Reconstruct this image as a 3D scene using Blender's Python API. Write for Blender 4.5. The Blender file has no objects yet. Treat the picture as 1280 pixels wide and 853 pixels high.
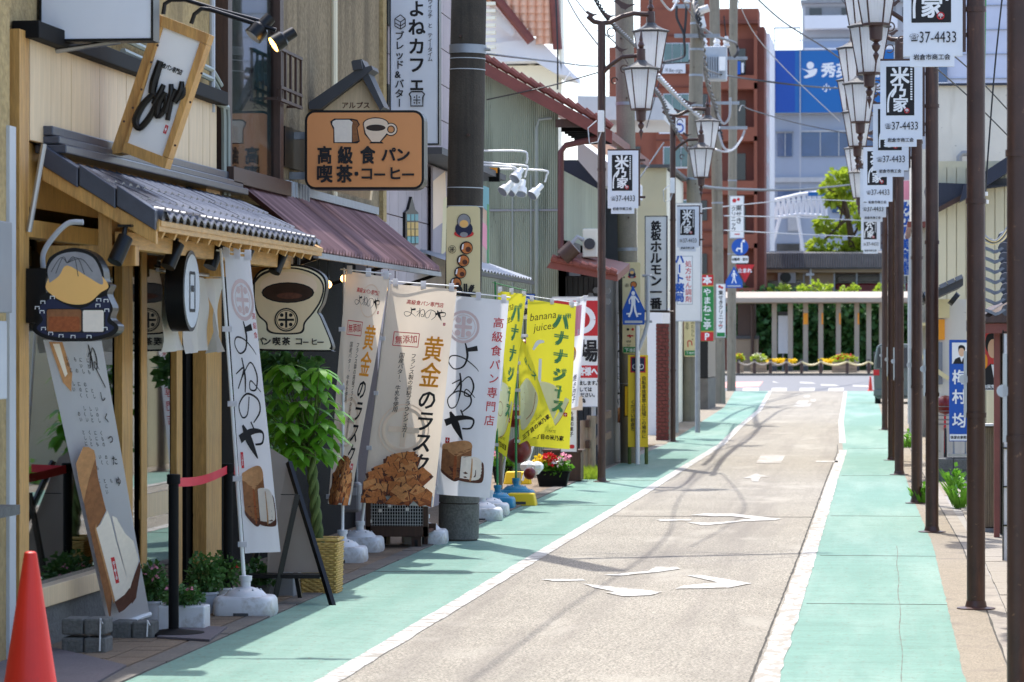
import bpy, math, random
from mathutils import Vector, Matrix
from mathutils.geometry import tessellate_polygon
random.seed(7)
SC = bpy.context.scene
COL = SC.collection
# ------------------------------------------------------------------ camera
F = 4200.0; HOR = 430.0; H = 1.8
YAW = math.atan(470 / F)
ca, sa = math.cos(YAW), math.sin(YAW)
cam_d = bpy.data.cameras.new("camera"); cam = bpy.data.objects.new("camera", cam_d); COL.objects.link(cam)
cam.location = (0, 0, H); cam.rotation_euler = (math.radians(90), 0, YAW)
cam_d.sensor_width = 36; cam_d.lens = F / 1280 * 36; cam_d.shift_y = 3.5 / 1280
cam_d.clip_start = .5; cam_d.clip_end = 3000
cam_d.dof.use_dof = True; cam_d.dof.focus_distance = 28; cam_d.dof.aperture_fstop = 7.0
SC.camera = cam
# ------------------------------------------------------------------ sky and sun
w = bpy.data.worlds.new("World"); SC.world = w; w.use_nodes = True
nt = w.node_tree; sky = nt.nodes.new("ShaderNodeTexSky"); sky.sky_type = 'NISHITA'; sky.sun_disc = False
SUN_EL, SUN_AZ = math.radians(66), math.radians(-21)      # azimuth from +Y, negative = to the left
sky.sun_elevation = SUN_EL; sky.sun_rotation = SUN_AZ
sky.air_density = .85; sky.dust_density = 2.2; sky.ozone_density = 1.0; sky.altitude = 20
nt.links.new(sky.outputs[0], nt.nodes["Background"].inputs[0]); nt.nodes["Background"].inputs[1].default_value = .15
sun_d = bpy.data.lights.new("sun", 'SUN'); sun = bpy.data.objects.new("sun", sun_d); COL.objects.link(sun)
sun_d.energy = 2.05; sun_d.angle = math.radians(.5); sun_d.color = (1, .965, .91)
sdir = Vector((math.sin(SUN_AZ) * math.cos(SUN_EL), math.cos(SUN_AZ) * math.cos(SUN_EL), math.sin(SUN_EL)))
sun.rotation_euler = (-sdir).to_track_quat('-Z', 'Y').to_euler(); sun.location = (0, 0, 40)
SC.view_settings.view_transform = 'Standard'; SC.view_settings.look = 'None'
SC.view_settings.exposure = 1.45; SC.view_settings.gamma = 1
SC.cycles.max_bounces = 7; SC.cycles.transparent_max_bounces = 12; SC.cycles.caustics_reflective = False; SC.cycles.caustics_refractive = False
# ------------------------------------------------------------------ measuring helpers (photo reading -> street coordinates)
def ray(px, py):
    cx = (px - 640) / F; return cx * ca - sa, cx * sa + ca, (HOR - py) / F
def PY(px, py, y):
    d = ray(px, py); t = y / d[1]; return Vector((d[0] * t, y, H + d[2] * t))
def PU(px, py, u):
    d = ray(px, py); t = u / d[0]; return Vector((u, d[1] * t, H + d[2] * t))
def G(px, py, z=0.0):
    d = ray(px, py); t = (z - H) / d[2]; return Vector((d[0] * t, d[1] * t, z))
# ------------------------------------------------------------------ materials
def srgb(r, g, b):
    def c(x):
        x /= 255.0
        return x / 12.92 if x <= .04045 else ((x + .055) / 1.055) ** 2.4
    return (c(r), c(g), c(b))
_M = {}
def mat(name, col, rough=.6, metal=0.0, var=.12, sc=3.0, bump=0.0, bs=60.0, stretch=(1, 1, 1), emit=0, trans=0.0, spec=.5, col2=None, fine=0.0, coat=0.0, wear=()):
    if name in _M: return _M[name]
    m = bpy.data.materials.new(name); m.use_nodes = True; n = m.node_tree.nodes; l = m.node_tree.links
    b = n["Principled BSDF"]; b.inputs["Roughness"].default_value = rough; b.inputs["Metallic"].default_value = metal
    b.inputs["Specular IOR Level"].default_value = spec
    if coat: b.inputs["Coat Weight"].default_value = coat; b.inputs["Coat Roughness"].default_value = .15
    tc = n.new("ShaderNodeTexCoord"); mp = n.new("ShaderNodeMapping"); mp.inputs["Scale"].default_value = stretch
    l.new(tc.outputs["Object"], mp.inputs[0])
    nz = n.new("ShaderNodeTexNoise"); nz.inputs["Scale"].default_value = sc; nz.inputs["Detail"].default_value = 5; nz.inputs["Roughness"].default_value = .6
    l.new(mp.outputs[0], nz.inputs[0])
    r = n.new("ShaderNodeValToRGB"); r.color_ramp.elements[0].position = .3; r.color_ramp.elements[1].position = .7
    c2 = col2 if col2 else tuple(c * (1 - var) for c in col)
    r.color_ramp.elements[0].color = (*c2, 1); r.color_ramp.elements[1].color = (*[min(1, c * (1 + var * .5)) for c in col], 1)
    l.new(nz.outputs[0], r.inputs[0]); out = r.outputs[0]
    if fine:
        nf = n.new("ShaderNodeTexNoise"); nf.inputs["Scale"].default_value = bs; nf.inputs["Detail"].default_value = 2
        l.new(mp.outputs[0], nf.inputs[0])
        mr = n.new("ShaderNodeMapRange"); mr.inputs[1].default_value = .35; mr.inputs[2].default_value = .65
        mr.inputs[3].default_value = 1 - fine; mr.inputs[4].default_value = 1 + fine
        l.new(nf.outputs[0], mr.inputs[0])
        mx = n.new("ShaderNodeVectorMath"); mx.operation = 'SCALE'; l.new(out, mx.inputs[0]); l.new(mr.outputs[0], mx.inputs["Scale"]); out = mx.outputs[0]
    for wst, wsc, lo, hi, wc in wear:      # (stretch, scale, threshold low, high, colour): stains and worn patches with their own shape
        mw = n.new("ShaderNodeMapping"); mw.inputs["Scale"].default_value = wst; l.new(tc.outputs["Object"], mw.inputs[0])
        nw = n.new("ShaderNodeTexNoise"); nw.inputs["Scale"].default_value = wsc; nw.inputs["Detail"].default_value = 6; nw.inputs["Roughness"].default_value = .65; l.new(mw.outputs[0], nw.inputs[0])
        mr = n.new("ShaderNodeMapRange"); mr.inputs[1].default_value = lo; mr.inputs[2].default_value = hi; l.new(nw.outputs[0], mr.inputs[0])
        mm = n.new("ShaderNodeMixRGB"); mm.inputs[2].default_value = (*wc, 1); l.new(mr.outputs[0], mm.inputs[0]); l.new(out, mm.inputs[1]); out = mm.outputs[0]
    l.new(out, b.inputs["Base Color"])
    if bump:
        n2 = n.new("ShaderNodeTexNoise"); n2.inputs["Scale"].default_value = bs; n2.inputs["Detail"].default_value = 4
        l.new(mp.outputs[0], n2.inputs[0]); bp = n.new("ShaderNodeBump"); bp.inputs["Strength"].default_value = min(1, bump); bp.inputs["Distance"].default_value = .012
        l.new(n2.outputs[0], bp.inputs["Height"]); l.new(bp.outputs[0], b.inputs["Normal"])
    if emit: l.new(out, b.inputs["Emission Color"]); b.inputs["Emission Strength"].default_value = emit
    if trans:
        t = n.new("ShaderNodeBsdfTranslucent"); l.new(out, t.inputs[0]); mx = n.new("ShaderNodeMixShader"); mx.inputs[0].default_value = trans
        l.new(b.outputs[0], mx.inputs[1]); l.new(t.outputs[0], mx.inputs[2]); l.new(mx.outputs[0], n["Material Output"].inputs[0])
    _M[name] = m; return m
def glassmat(name, tint=(.75, .8, .8), refl=.12, rough=.02):
    if name in _M: return _M[name]
    m = bpy.data.materials.new(name); m.use_nodes = True; n = m.node_tree.nodes; l = m.node_tree.links
    n.remove(n["Principled BSDF"])
    t = n.new("ShaderNodeBsdfTransparent"); t.inputs[0].default_value = (*tint, 1)
    g = n.new("ShaderNodeBsdfGlossy"); g.inputs["Roughness"].default_value = rough
    fr = n.new("ShaderNodeLayerWeight"); fr.inputs[0].default_value = refl + .3
    mr = n.new("ShaderNodeMapRange"); mr.inputs[3].default_value = refl; mr.inputs[4].default_value = .85; l.new(fr.outputs["Fresnel"], mr.inputs[0])
    mx = n.new("ShaderNodeMixShader"); l.new(mr.outputs[0], mx.inputs[0]); l.new(t.outputs[0], mx.inputs[1]); l.new(g.outputs[0], mx.inputs[2])
    l.new(mx.outputs[0], n["Material Output"].inputs[0]); _M[name] = m; return m
M = {}
def K(key, *a, **k): M[key] = mat(key, *a, **k)
K('road', srgb(150, 144, 132), .9, var=.10, sc=.8, bump=.8, bs=72, fine=.52, spec=.2, wear=(((1.6, .05, 1), 1.0, .48, .72, srgb(126, 120, 112)), ((1, .35, 1), .9, .56, .70, srgb(166, 160, 148)), ((3, 40, 1), 2, .66, .74, srgb(90, 86, 80))))
K('green', srgb(112, 146, 133), .75, var=.12, sc=1.2, bump=.35, bs=45, stretch=(1, 3, 1), fine=.08, spec=.2, wear=(((1, .12, 1), .9, .44, .62, srgb(132, 158, 146)), ((2.5, 45, 1), 1.3, .54, .64, srgb(92, 124, 110)), ((1, 1, 1), 26, .58, .66, srgb(112, 110, 98))))
K('whiteline', srgb(186, 184, 178), .75, var=.08, sc=9, bump=.3, bs=70, fine=.1, wear=(((1, 1, 1), 7, .49, .56, srgb(140, 134, 124)),))
K('wornwhite', srgb(186, 184, 178), .75, var=.06, sc=9, fine=.08, wear=(((1, 2.2, 1), 1.6, .45, .53, srgb(150, 143, 131)), ((1, 1, 1), 12, .48, .56, srgb(150, 143, 131))))
K('diamondpaint', srgb(190, 188, 182), .75, var=.06, sc=9, fine=.08, wear=(((1, 1, 1), 7, .50, .57, srgb(148, 141, 128)),))
K('wornline', srgb(186, 184, 178), .75, var=.06, sc=9, fine=.08, wear=(((1.5, .6, 1), 6, .47, .55, srgb(146, 140, 128)), ((3, 3, 1), 8, .56, .62, srgb(126, 118, 106))))
K('pave', srgb(132, 116, 98), .9, var=.2, sc=3, bump=.5, bs=120, fine=.25, spec=.2, wear=(((1, 1, 1), 1.5, .5, .7, srgb(104, 92, 80)),))
K('concpave', srgb(146, 136, 120), .9, var=.15, sc=2, bump=.5, bs=110, fine=.34, spec=.2, wear=(((1, 1, 1), 2, .52, .7, srgb(118, 110, 100)),))
K('kerb', srgb(108, 102, 94), .9, var=.25, sc=4, bump=.4, bs=60, fine=.14)
K('slab', srgb(148, 140, 128), .9, var=.15, sc=3, bump=.3, bs=70, fine=.12, wear=(((1, 1, 1), 2.5, .5, .68, srgb(122, 114, 106)),))
K('ground', srgb(150, 146, 140), .95, var=.15, sc=.3, bump=.2)
K('asphalt', srgb(116, 116, 118), .9, var=.1, sc=1, bump=.3, bs=60, fine=.1)
K('redpaint', srgb(226, 150, 140), .8)
K('stucco', srgb(176, 154, 112), .95, var=.14, sc=2, bump=1.0, bs=28, fine=.14, spec=.1, wear=(((2, 2, .25), 1.2, .5, .75, srgb(132, 116, 88)),))
K('stucco2', srgb(150, 134, 108), .95, var=.16, sc=1.5, bump=1.0, bs=24, fine=.15, spec=.1, wear=(((2, 2, .2), 1.2, .48, .75, srgb(96, 86, 72)),))
K('wood', srgb(200, 152, 84), .5, var=.28, sc=6, stretch=(8, 8, .8), bump=.15, bs=20, fine=.08, wear=(((6, 6, .5), 1.5, .55, .75, srgb(160, 110, 56)), ((2, 2, 1.2), 7, .70, .74, srgb(90, 56, 28))))
K('woodh', srgb(198, 152, 86), .5, var=.28, sc=6, stretch=(8, .8, 8), bump=.15, bs=20, fine=.08)
K('woodpale', srgb(226, 198, 158), .5, var=.14, sc=5, stretch=(8, 8, .6), bump=.1, bs=20)
K('darkwood', srgb(70, 46, 34), .5, var=.3, sc=6, stretch=(8, 8, .8), bump=.2, bs=30)
K('blackwood', srgb(17, 16, 16), .8, var=.4, sc=6, stretch=(1, 1, 6), bump=.2, bs=30, spec=.15)
K('oldwood', srgb(150, 132, 110), .8, var=.3, sc=6, stretch=(6, 6, .8), bump=.4, bs=30)
K('tile', srgb(74, 78, 90), .32, metal=.25, var=.15, sc=8, bump=.1, bs=40)
K('rooftile', srgb(112, 116, 126), .3, metal=.2, var=.2, sc=8, bump=.2, bs=40)
K('orangetile', srgb(236, 186, 154), .7, var=.22, sc=5, bump=.2, bs=40)
K('redroof', srgb(122, 62, 52), .5, var=.2, sc=4, bump=.2, bs=30)
K('awning', srgb(156, 122, 120), .42, metal=.3, var=.1, sc=2.2, col2=srgb(74, 46, 48), stretch=(.25, 5, .25))  # dark streaks in the colour strengthen the shading of the ribs
K('black', srgb(11, 11, 12), .35, var=.2, spec=.35)
K('blackmatte', srgb(13, 13, 14), .7, var=.2, spec=.2)
K('blackmetal', srgb(20, 20, 22), .4, metal=.2, var=.2, spec=.3)
K('darkgrey', srgb(70, 70, 72), .6, var=.15)
K('grey', srgb(140, 142, 145), .5, var=.1)
K('lightgrey', srgb(186, 190, 194), .5, var=.08)
K('steel', srgb(170, 174, 178), .3, metal=.8, var=.1)
K('zinc', srgb(150, 155, 162), .45, metal=.5, var=.15, sc=10)
K('white', srgb(238, 238, 236), .45, var=.05)
K('whitebd', srgb(226, 230, 238), .35, var=.04, coat=.3)
K('plastic', srgb(216, 217, 218), .42, var=.1, sc=3, bump=.04, bs=30, wear=(((1, 1, 1), 7, .54, .72, srgb(170, 162, 150)),))
K('cream', srgb(236, 226, 196), .5, var=.05)
K('tan', srgb(226, 210, 160), .45, var=.05)
K('brownpost', srgb(66, 42, 34), .42, metal=.1, var=.3, sc=5, bump=.12, bs=60, wear=(((3, 3, .4), 3, .55, .7, srgb(92, 58, 42)), ((1, 1, 1), 22, .64, .7, srgb(116, 84, 62))))
K('lampbrown', srgb(74, 48, 42), .4, var=.2)
K('lampglass', srgb(252, 252, 252), .4, var=.02, sc=20, trans=.8)
K('concpole', srgb(138, 131, 116), .9, var=.14, sc=3, bump=.3, bs=60, fine=.08, wear=(((5, 5, .25), 1.2, .5, .72, srgb(102, 96, 84)),))
K('darkpole', srgb(72, 65, 56), .9, var=.3, sc=3, bump=.4, bs=60, fine=.1, wear=(((5, 5, .2), 1.2, .48, .7, srgb(42, 38, 33)),))
K('wire', srgb(36, 36, 40), .5)
K('wiregrey', srgb(160, 162, 165), .5)
K('cloth', srgb(232, 231, 234), .85, var=.04, trans=.5, bump=1, bs=3.2, stretch=(1.6, 1, .5))
K('clothcream', srgb(238, 222, 202), .85, var=.04, trans=.52, bump=1, bs=3.2, stretch=(1.6, 1, .5))
K('clothyellow', srgb(240, 228, 62), .8, var=.05, trans=.34, bump=1, bs=3.5, stretch=(1.6, 1, .5))
K('noren', srgb(226, 220, 208), .9, var=.05, trans=.35)
K('ink', srgb(24, 22, 24), .7, var=.1)
K('inkred', srgb(200, 42, 48), .7, var=.08)
K('inkblue', srgb(20, 84, 176), .6, var=.06)
K('inknavy', srgb(28, 34, 66), .6, var=.06)
K('inkorange', srgb(244, 158, 40), .7, var=.08)
K('inkgreen', srgb(84, 148, 96), .7, var=.08)
K('inkwhite', srgb(240, 240, 240), .6, var=.03)
K('inkpale', srgb(214, 190, 188), .8, var=.05)
K('inkpeach', srgb(240, 212, 184), .8, var=.05)
K('crust', srgb(150, 98, 60), .8, var=.3, sc=30)
K('crust2', srgb(196, 142, 94), .8, var=.2, sc=30)
K('crustdark', srgb(96, 56, 40), .8, var=.3, sc=30)
K('crumb', srgb(240, 226, 210), .8, var=.06, sc=30)
K('rusk1', srgb(206, 124, 66), .8, var=.3, sc=60)
K('rusk2', srgb(164, 88, 46), .8, var=.3, sc=60)
K('rusk3', srgb(226, 152, 90), .8, var=.25, sc=60)
K('signorange', srgb(226, 150, 90), .35, var=.03, coat=.3)
K('cone', srgb(222, 44, 24), .45, var=.1, sc=4, wear=(((1, 1, .5), 6, .60, .72, srgb(150, 50, 38)),))
K('redbelt', srgb(206, 34, 56), .6)
K('block', srgb(104, 104, 100), .95, var=.2, sc=8, bump=.6, bs=50, fine=.15)
K('mat', srgb(98, 92, 96), .85, var=.15, sc=3, bump=.4, bs=40, fine=.1)
K('leaf', srgb(112, 170, 50), .42, var=.45, sc=7, trans=.42)
K('leaf2', srgb(70, 112, 50), .55, var=.6, sc=9, trans=.25, wear=(((1, 1, 1), 14, .5, .6, srgb(96, 134, 62)),))
K('leafy', srgb(176, 196, 60), .5, var=.3, sc=2, trans=.45)
K('leafdark', srgb(62, 104, 46), .55, var=.45, sc=2.5, trans=.2)
K('flowerred', srgb(220, 30, 40), .6); K('flowerpink', srgb(235, 150, 170), .6); K('floweryellow', srgb(245, 215, 40), .6, trans=.3); K('bananapale', srgb(246, 240, 190), .8, var=.04)
K('bark', srgb(92, 76, 60), .9, var=.3, sc=12, bump=.6)
K('greenstem', srgb(88, 104, 50), .8, var=.3, sc=12, bump=.4)
K('wicker', srgb(200, 164, 92), .7, var=.3, sc=25, bump=.3, bs=60)
K('shedgreen', srgb(170, 178, 158), .6, var=.12, sc=1.2, stretch=(2, 2, .6), wear=(((5, 5, .3), 1.4, .52, .72, srgb(128, 136, 118)), ((9, 9, 1.1), 2.0, .66, .70, srgb(84, 88, 78))))
K('cream2', srgb(246, 240, 218), .7, var=.08, sc=1)
K('panelgrey', srgb(176, 164, 166), .8, var=.1, sc=2, bump=.2, bs=60)
K('navy', srgb(34, 40, 58), .5, var=.15)
K('corrgrey', srgb(126, 130, 138), .5, var=.15, sc=2)
K('brickred', srgb(132, 70, 62), .85, var=.25, sc=12, bump=.3)
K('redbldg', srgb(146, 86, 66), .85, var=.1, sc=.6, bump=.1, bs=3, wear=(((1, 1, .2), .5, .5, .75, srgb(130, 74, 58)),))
K('redbldgd', srgb(116, 66, 54), .85, var=.1, sc=.6)  # darker red for trim, also paints in shade of side wall and recesses
K('bluesign', srgb(12, 104, 176), .5, var=.04, sc=.3); K('bluesign2', srgb(12, 76, 168), .5, var=.04, sc=.3)
K('bluebldg', srgb(158, 170, 188), .7, var=.06, sc=.4)
K('winblue', srgb(50, 84, 130), .12, var=.35, sc=.25, spec=.8); K('windark', srgb(40, 44, 50), .15, var=.3, sc=.5, spec=.7)
K('wingreen', srgb(92, 122, 122), .15, var=.3, sc=.5, spec=.7)
K('whitewall', srgb(228, 228, 232), .7, var=.04, sc=.5)
K('greytower', srgb(178, 180, 186), .7, var=.06, sc=.5)
K('beige', srgb(214, 204, 170), .6, var=.07, sc=1.5); K('creamwall', srgb(216, 210, 198), .85, var=.07, sc=1.5, bump=.2, wear=(((2, 2, .3), 1, .5, .75, srgb(180, 172, 156)), ((1, 1, 1), 9, .66, .7, srgb(120, 114, 104))))
K('lavwall', srgb(196, 202, 222), .7, var=.05)
K('stationwall', srgb(158, 138, 116), .8, var=.12, sc=1); K('stationroof', srgb(92, 92, 94), .6, var=.2, sc=2)
K('pergola', srgb(166, 154, 140), .7, var=.08, sc=1); K('train', srgb(160, 26, 56), .3)
K('planterwood', srgb(160, 136, 112), .8, var=.2, sc=3)
K('yellowplastic', srgb(244, 206, 30), .5, var=.06); K('blueplastic', srgb(30, 132, 170), .4, var=.06)
K('greenpole', srgb(20, 130, 60), .4); K('redball', srgb(120, 30, 28), .3, var=.4, sc=6)
K('transformer', srgb(170, 178, 186), .5, var=.08, sc=4); K('ceramic', srgb(225, 222, 218), .2)
K('coffee', srgb(52, 30, 20), .3, var=.4, sc=8); K('cupbeige', srgb(232, 208, 170), .5, var=.08, sc=8); K('peach', srgb(246, 190, 110), .5, var=.06)
K('skin', srgb(226, 184, 150), .6, var=.05); K('signgrey', srgb(150, 148, 150), .5, var=.15, sc=14)
K('teal', srgb(60, 150, 160), .4); K('gold', srgb(200, 160, 60), .4)
K('bulb', srgb(255, 190, 90), .4, emit=5.0, var=0); K('bulb2', srgb(255, 190, 110), .4, emit=3.0, var=0)
K('van', srgb(92, 102, 98), .25, metal=.3, var=.03, coat=.5); K('taillight', srgb(190, 20, 30), .2)
K('rubber', srgb(24, 24, 25), .8); K('posterred', srgb(206, 54, 50), .4, var=.06); K('posterpic', srgb(170, 190, 180), .35, var=.3, sc=2, col2=srgb(196, 130, 90))
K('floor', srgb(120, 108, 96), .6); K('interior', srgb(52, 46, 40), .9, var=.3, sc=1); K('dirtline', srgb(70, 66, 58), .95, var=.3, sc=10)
K('pipe', srgb(150, 158, 150), .5, var=.1); K('brownpipe', srgb(96, 48, 44), .5, var=.15)
K('menuboard', srgb(150, 136, 122), .6, var=.1); K('posterpale', srgb(200, 214, 206), .4, var=.2, sc=2)
GLASS = glassmat('glass', (.9, .92, .92), .03); GLASSW = glassmat('window_glass', (.55, .6, .62), .22)
# ------------------------------------------------------------------ geometry helpers
class MB:
    def __init__(s): s.v = []; s.f = []
    def add(s, vs, fs):
        o = len(s.v); s.v += [tuple(p) for p in vs]; s.f += [tuple(i + o for i in f) for f in fs]; return s
    def quad(s, a, b, c, d): return s.add([a, b, c, d], [(0, 1, 2, 3)])
    def box(s, x0, x1, y0, y1, z0, z1):
        x0, x1 = sorted((x0, x1)); y0, y1 = sorted((y0, y1)); z0, z1 = sorted((z0, z1))
        return s.add([(x0, y0, z0), (x1, y0, z0), (x1, y1, z0), (x0, y1, z0), (x0, y0, z1), (x1, y0, z1), (x1, y1, z1), (x0, y1, z1)],
                     [(3, 2, 1, 0), (4, 5, 6, 7), (0, 1, 5, 4), (1, 2, 6, 5), (2, 3, 7, 6), (3, 0, 4, 7)])
    def hexa(s, b, t):      # b, t: four points bottom and top, same order
        return s.add(list(b) + list(t), [(3, 2, 1, 0), (4, 5, 6, 7), (0, 1, 5, 4), (1, 2, 6, 5), (2, 3, 7, 6), (3, 0, 4, 7)])
    def beam(s, p, q, w, h=None, up=(0, 0, 1)):
        h = h or w; p = Vector(p); q = Vector(q); d = (q - p).normalized(); up = Vector(up)
        if abs(d.dot(up)) > .98: up = Vector((0, 1, 0))
        a = d.cross(up).normalized() * w / 2; b = a.cross(d).normalized() * h / 2
        return s.hexa([p - a - b, p + a - b, p + a + b, p - a + b], [q - a - b, q + a - b, q + a + b, q - a + b])
    def tube(s, pts, r, n=8, cap=True):
        pts = [Vector(p) for p in pts]; rs = r if isinstance(r, (list, tuple)) else [r] * len(pts)
        o = len(s.v); ref = Vector((.13, .31, .94)); prev = None
        for i, p in enumerate(pts):
            d = (pts[min(i + 1, len(pts) - 1)] - pts[max(i - 1, 0)]).normalized()
            if prev is None:
                a = d.cross(ref if abs(d.dot(ref)) < .9 else Vector((1, 0, 0))).normalized()
            else:
                a = (prev - d * prev.dot(d)).normalized()
            prev = a; b = d.cross(a)
            for k in range(n):
                t = 2 * math.pi * k / n; s.v.append(tuple(p + (a * math.cos(t) + b * math.sin(t)) * rs[i]))
        for i in range(len(pts) - 1):
            for k in range(n):
                k2 = (k + 1) % n; s.f.append((o + i * n + k, o + i * n + k2, o + (i + 1) * n + k2, o + (i + 1) * n + k))
        if cap:
            s.f.append(tuple(o + k for k in range(n))[::-1]); s.f.append(tuple(o + (len(pts) - 1) * n + k for k in range(n)))
        return s
    def lathe(s, c, prof, n=16, sx=1, sy=1, rot=0):
        o = len(s.v)
        for r, z in prof:
            for k in range(n):
                t = 2 * math.pi * k / n + rot; s.v.append((c[0] + r * sx * math.cos(t), c[1] + r * sy * math.sin(t), c[2] + z))
        for i in range(len(prof) - 1):
            for k in range(n):
                k2 = (k + 1) % n; s.f.append((o + i * n + k, o + i * n + k2, o + (i + 1) * n + k2, o + (i + 1) * n + k))
        s.f.append(tuple(o + k for k in range(n))[::-1]); s.f.append(tuple(o + (len(prof) - 1) * n + k for k in range(n)))
        return s
    def prism(s, pts, vec):
        n = len(pts); pts = [Vector(p) for p in pts]; vec = Vector(vec)
        tri = tessellate_polygon([pts])
        fs = [tuple(t) for t in tri] + [tuple(i + n for i in reversed(t)) for t in tri]
        fs += [(i, (i + 1) % n, (i + 1) % n + n, i + n) for i in range(n)]
        return s.add(pts + [p + vec for p in pts], fs)
    def ball(s, c, r, n=10, m=7, sz=1):
        return s.lathe(c, [(max(.001, r * math.sin(math.pi * i / m)), -r * sz * math.cos(math.pi * i / m)) for i in range(m + 1)], n)
    def build(s, name, m, parent=None, smooth=False, bevel=0, kind=None, label=None, recalc=True, local=False):
        me = bpy.data.meshes.new(name)
        off = Vector((0, 0, 0))
        if parent is not None and not local:
            r = parent
            while r.parent: off += r.location; r = r.parent
            off += r.location
        me.from_pydata([(x - off.x, y - off.y, z - off.z) for x, y, z in s.v], [], s.f)
        if recalc:
            import bmesh
            bm = bmesh.new(); bm.from_mesh(me); bmesh.ops.recalc_face_normals(bm, faces=bm.faces); bm.to_mesh(me); bm.free()
        if smooth:
            me.polygons.foreach_set("use_smooth", [True] * len(me.polygons)); me.set_sharp_from_angle(angle=math.radians(40))
        me.materials.append(M[m] if isinstance(m, str) else m); me.update()
        o = bpy.data.objects.new(name, me); COL.objects.link(o)
        if parent is not None: o.parent = parent
        if bevel:
            b = o.modifiers.new("bevel", 'BEVEL'); b.width = bevel; b.segments = 2; b.limit_method = 'ANGLE'
        if kind: o['kind'] = kind
        if label: o['label'] = label
        return o
def thing(name, label, cat, loc=(0, 0, 0), group=None):
    o = bpy.data.objects.new(name, None); COL.objects.link(o); o.location = loc; o.empty_display_size = .1
    o['label'] = label; o['category'] = cat
    if group: o['group'] = group
    return o
def tag(o, label, cat, group=None):
    o['label'] = label; o['category'] = cat
    if group: o['group'] = group
    return o
def piece(name, src, parent, loc):          # a further piece that shares src's mesh
    o = bpy.data.objects.new(name, src.data); COL.objects.link(o); o.parent = parent; o.location = loc; return o
def rootloc(o):
    v = Vector((0, 0, 0))
    while o: v += o.location; o = o.parent
    return v
def pieces(name, mb, m, parent, locs, **k):      # many alike pieces sharing one mesh; mb drawn round its own origin, locs in the street
    off = rootloc(parent); o = None
    for p in locs:
        if o is None: o = mb.build(name, m, parent, local=True, **k); o.location = Vector(p) - off
        else:
            q = piece(name, o, parent, Vector(p) - off)
            for md in o.modifiers:
                if md.type == 'BEVEL': b = q.modifiers.new("bevel", 'BEVEL'); b.width = md.width; b.segments = md.segments; b.limit_method = 'ANGLE'
    return o
def copy_tree(o, parent=None):
    c = o.copy(); COL.objects.link(c)
    if parent is not None: c.parent = parent
    for ch in list(o.children): copy_tree(ch, c)
    return c
def B(name, m, parent, x0, x1, y0, y1, z0, z1, bevel=0, **k): return MB().box(x0, x1, y0, y1, z0, z1).build(name, m, parent, bevel=bevel, **k)
# ------------------------------------------------------------------ lettering and flat print
_G = {}
def glyph(ch, bold):
    bold = min(bold, 0.0); k = (ch, bold)
    if k in _G: return _G[k]
    c = bpy.data.curves.new("t", 'FONT'); c.body = ch; c.size = 1; c.offset = bold; c.resolution_u = 2
    o = bpy.data.objects.new("t", c); COL.objects.link(o); bpy.context.view_layer.update()
    me = o.evaluated_get(bpy.context.evaluated_depsgraph_get()).to_mesh()
    vs = [(v.co.x, v.co.y) for v in me.vertices]; me.calc_loop_triangles(); fs = [tuple(t.vertices) for t in me.loop_triangles]
    bpy.data.objects.remove(o); bpy.data.curves.remove(c)
    _G[k] = (vs, fs); return _G[k]
def curve(pts, n=6):
    out = []; P = [pts[0]] + list(pts) + [pts[-1]]
    for i in range(1, len(P) - 2):
        a, b, c, d = P[i - 1:i + 3]
        for k in range(n):
            t = k / n
            out.append(tuple(.5 * (2 * b[j] + (c[j] - a[j]) * t + (2 * a[j] - 5 * b[j] + 4 * c[j] - d[j]) * t * t + (3 * b[j] - a[j] - 3 * c[j] + d[j]) * t ** 3) for j in range(len(b))))
    out.append(tuple(pts[-1])); return out
def rr(x0, y0, x1, y1, r, n=5):
    out = []
    for cx, cy, a in ((x1 - r, y0 + r, -90), (x1 - r, y1 - r, 0), (x0 + r, y1 - r, 90), (x0 + r, y0 + r, 180)):
        for k in range(n + 1):
            t = math.radians(a + 90 * k / n); out.append((cx + r * math.cos(t), cy + r * math.sin(t)))
    return out
def ell(cx, cy, rx, ry=None, n=20):
    ry = ry or rx; return [(cx + rx * math.cos(2 * math.pi * k / n), cy + ry * math.sin(2 * math.pi * k / n)) for k in range(n)]
CALLI = {'yo': [([(.52, 0, .5), (.6, .25, 1), (.62, .5, .9), (.5, .78, .7), (.2, .88, .5), (0, .65, .5), (.12, .45, .5), (.5, .5, .5), (.9, .75, .4), (1.05, .9, .2)], 1), ([(.62, .22, 1.6), (.95, .14, 2.2)], 1)],
         'ne': [([(.3, 0, .6), (.38, .5, .9), (.33, .95, .5)], 1), ([(0, .45, .4), (.36, .28, .6), (.05, .85, .5)], 1), ([(.2, .6, .4), (.65, .12, .5), (.9, .45, .8), (.8, .85, .6), (.55, .85, .5), (.62, .62, .5), (1, .92, .3)], 1)],
         'no': [([(.5, .12, .5), (.35, .7, .5), (.1, .8, .5), (0, .4, .5), (.4, .03, .6), (.9, .2, .7), (.95, .6, .7), (.6, .98, .4)], 1)],
         'ya': [([(0, .5, 2.2), (.5, .28, 1.6), (.95, .3, .7), (.9, .6, .6), (.6, .65, .5)], 1), ([(.15, .1, .7), (.35, .5, 2.6), (.65, 1.05, .4)], 1), ([(.5, .0, .5), (.6, .2, .5)], 1)]}
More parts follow.
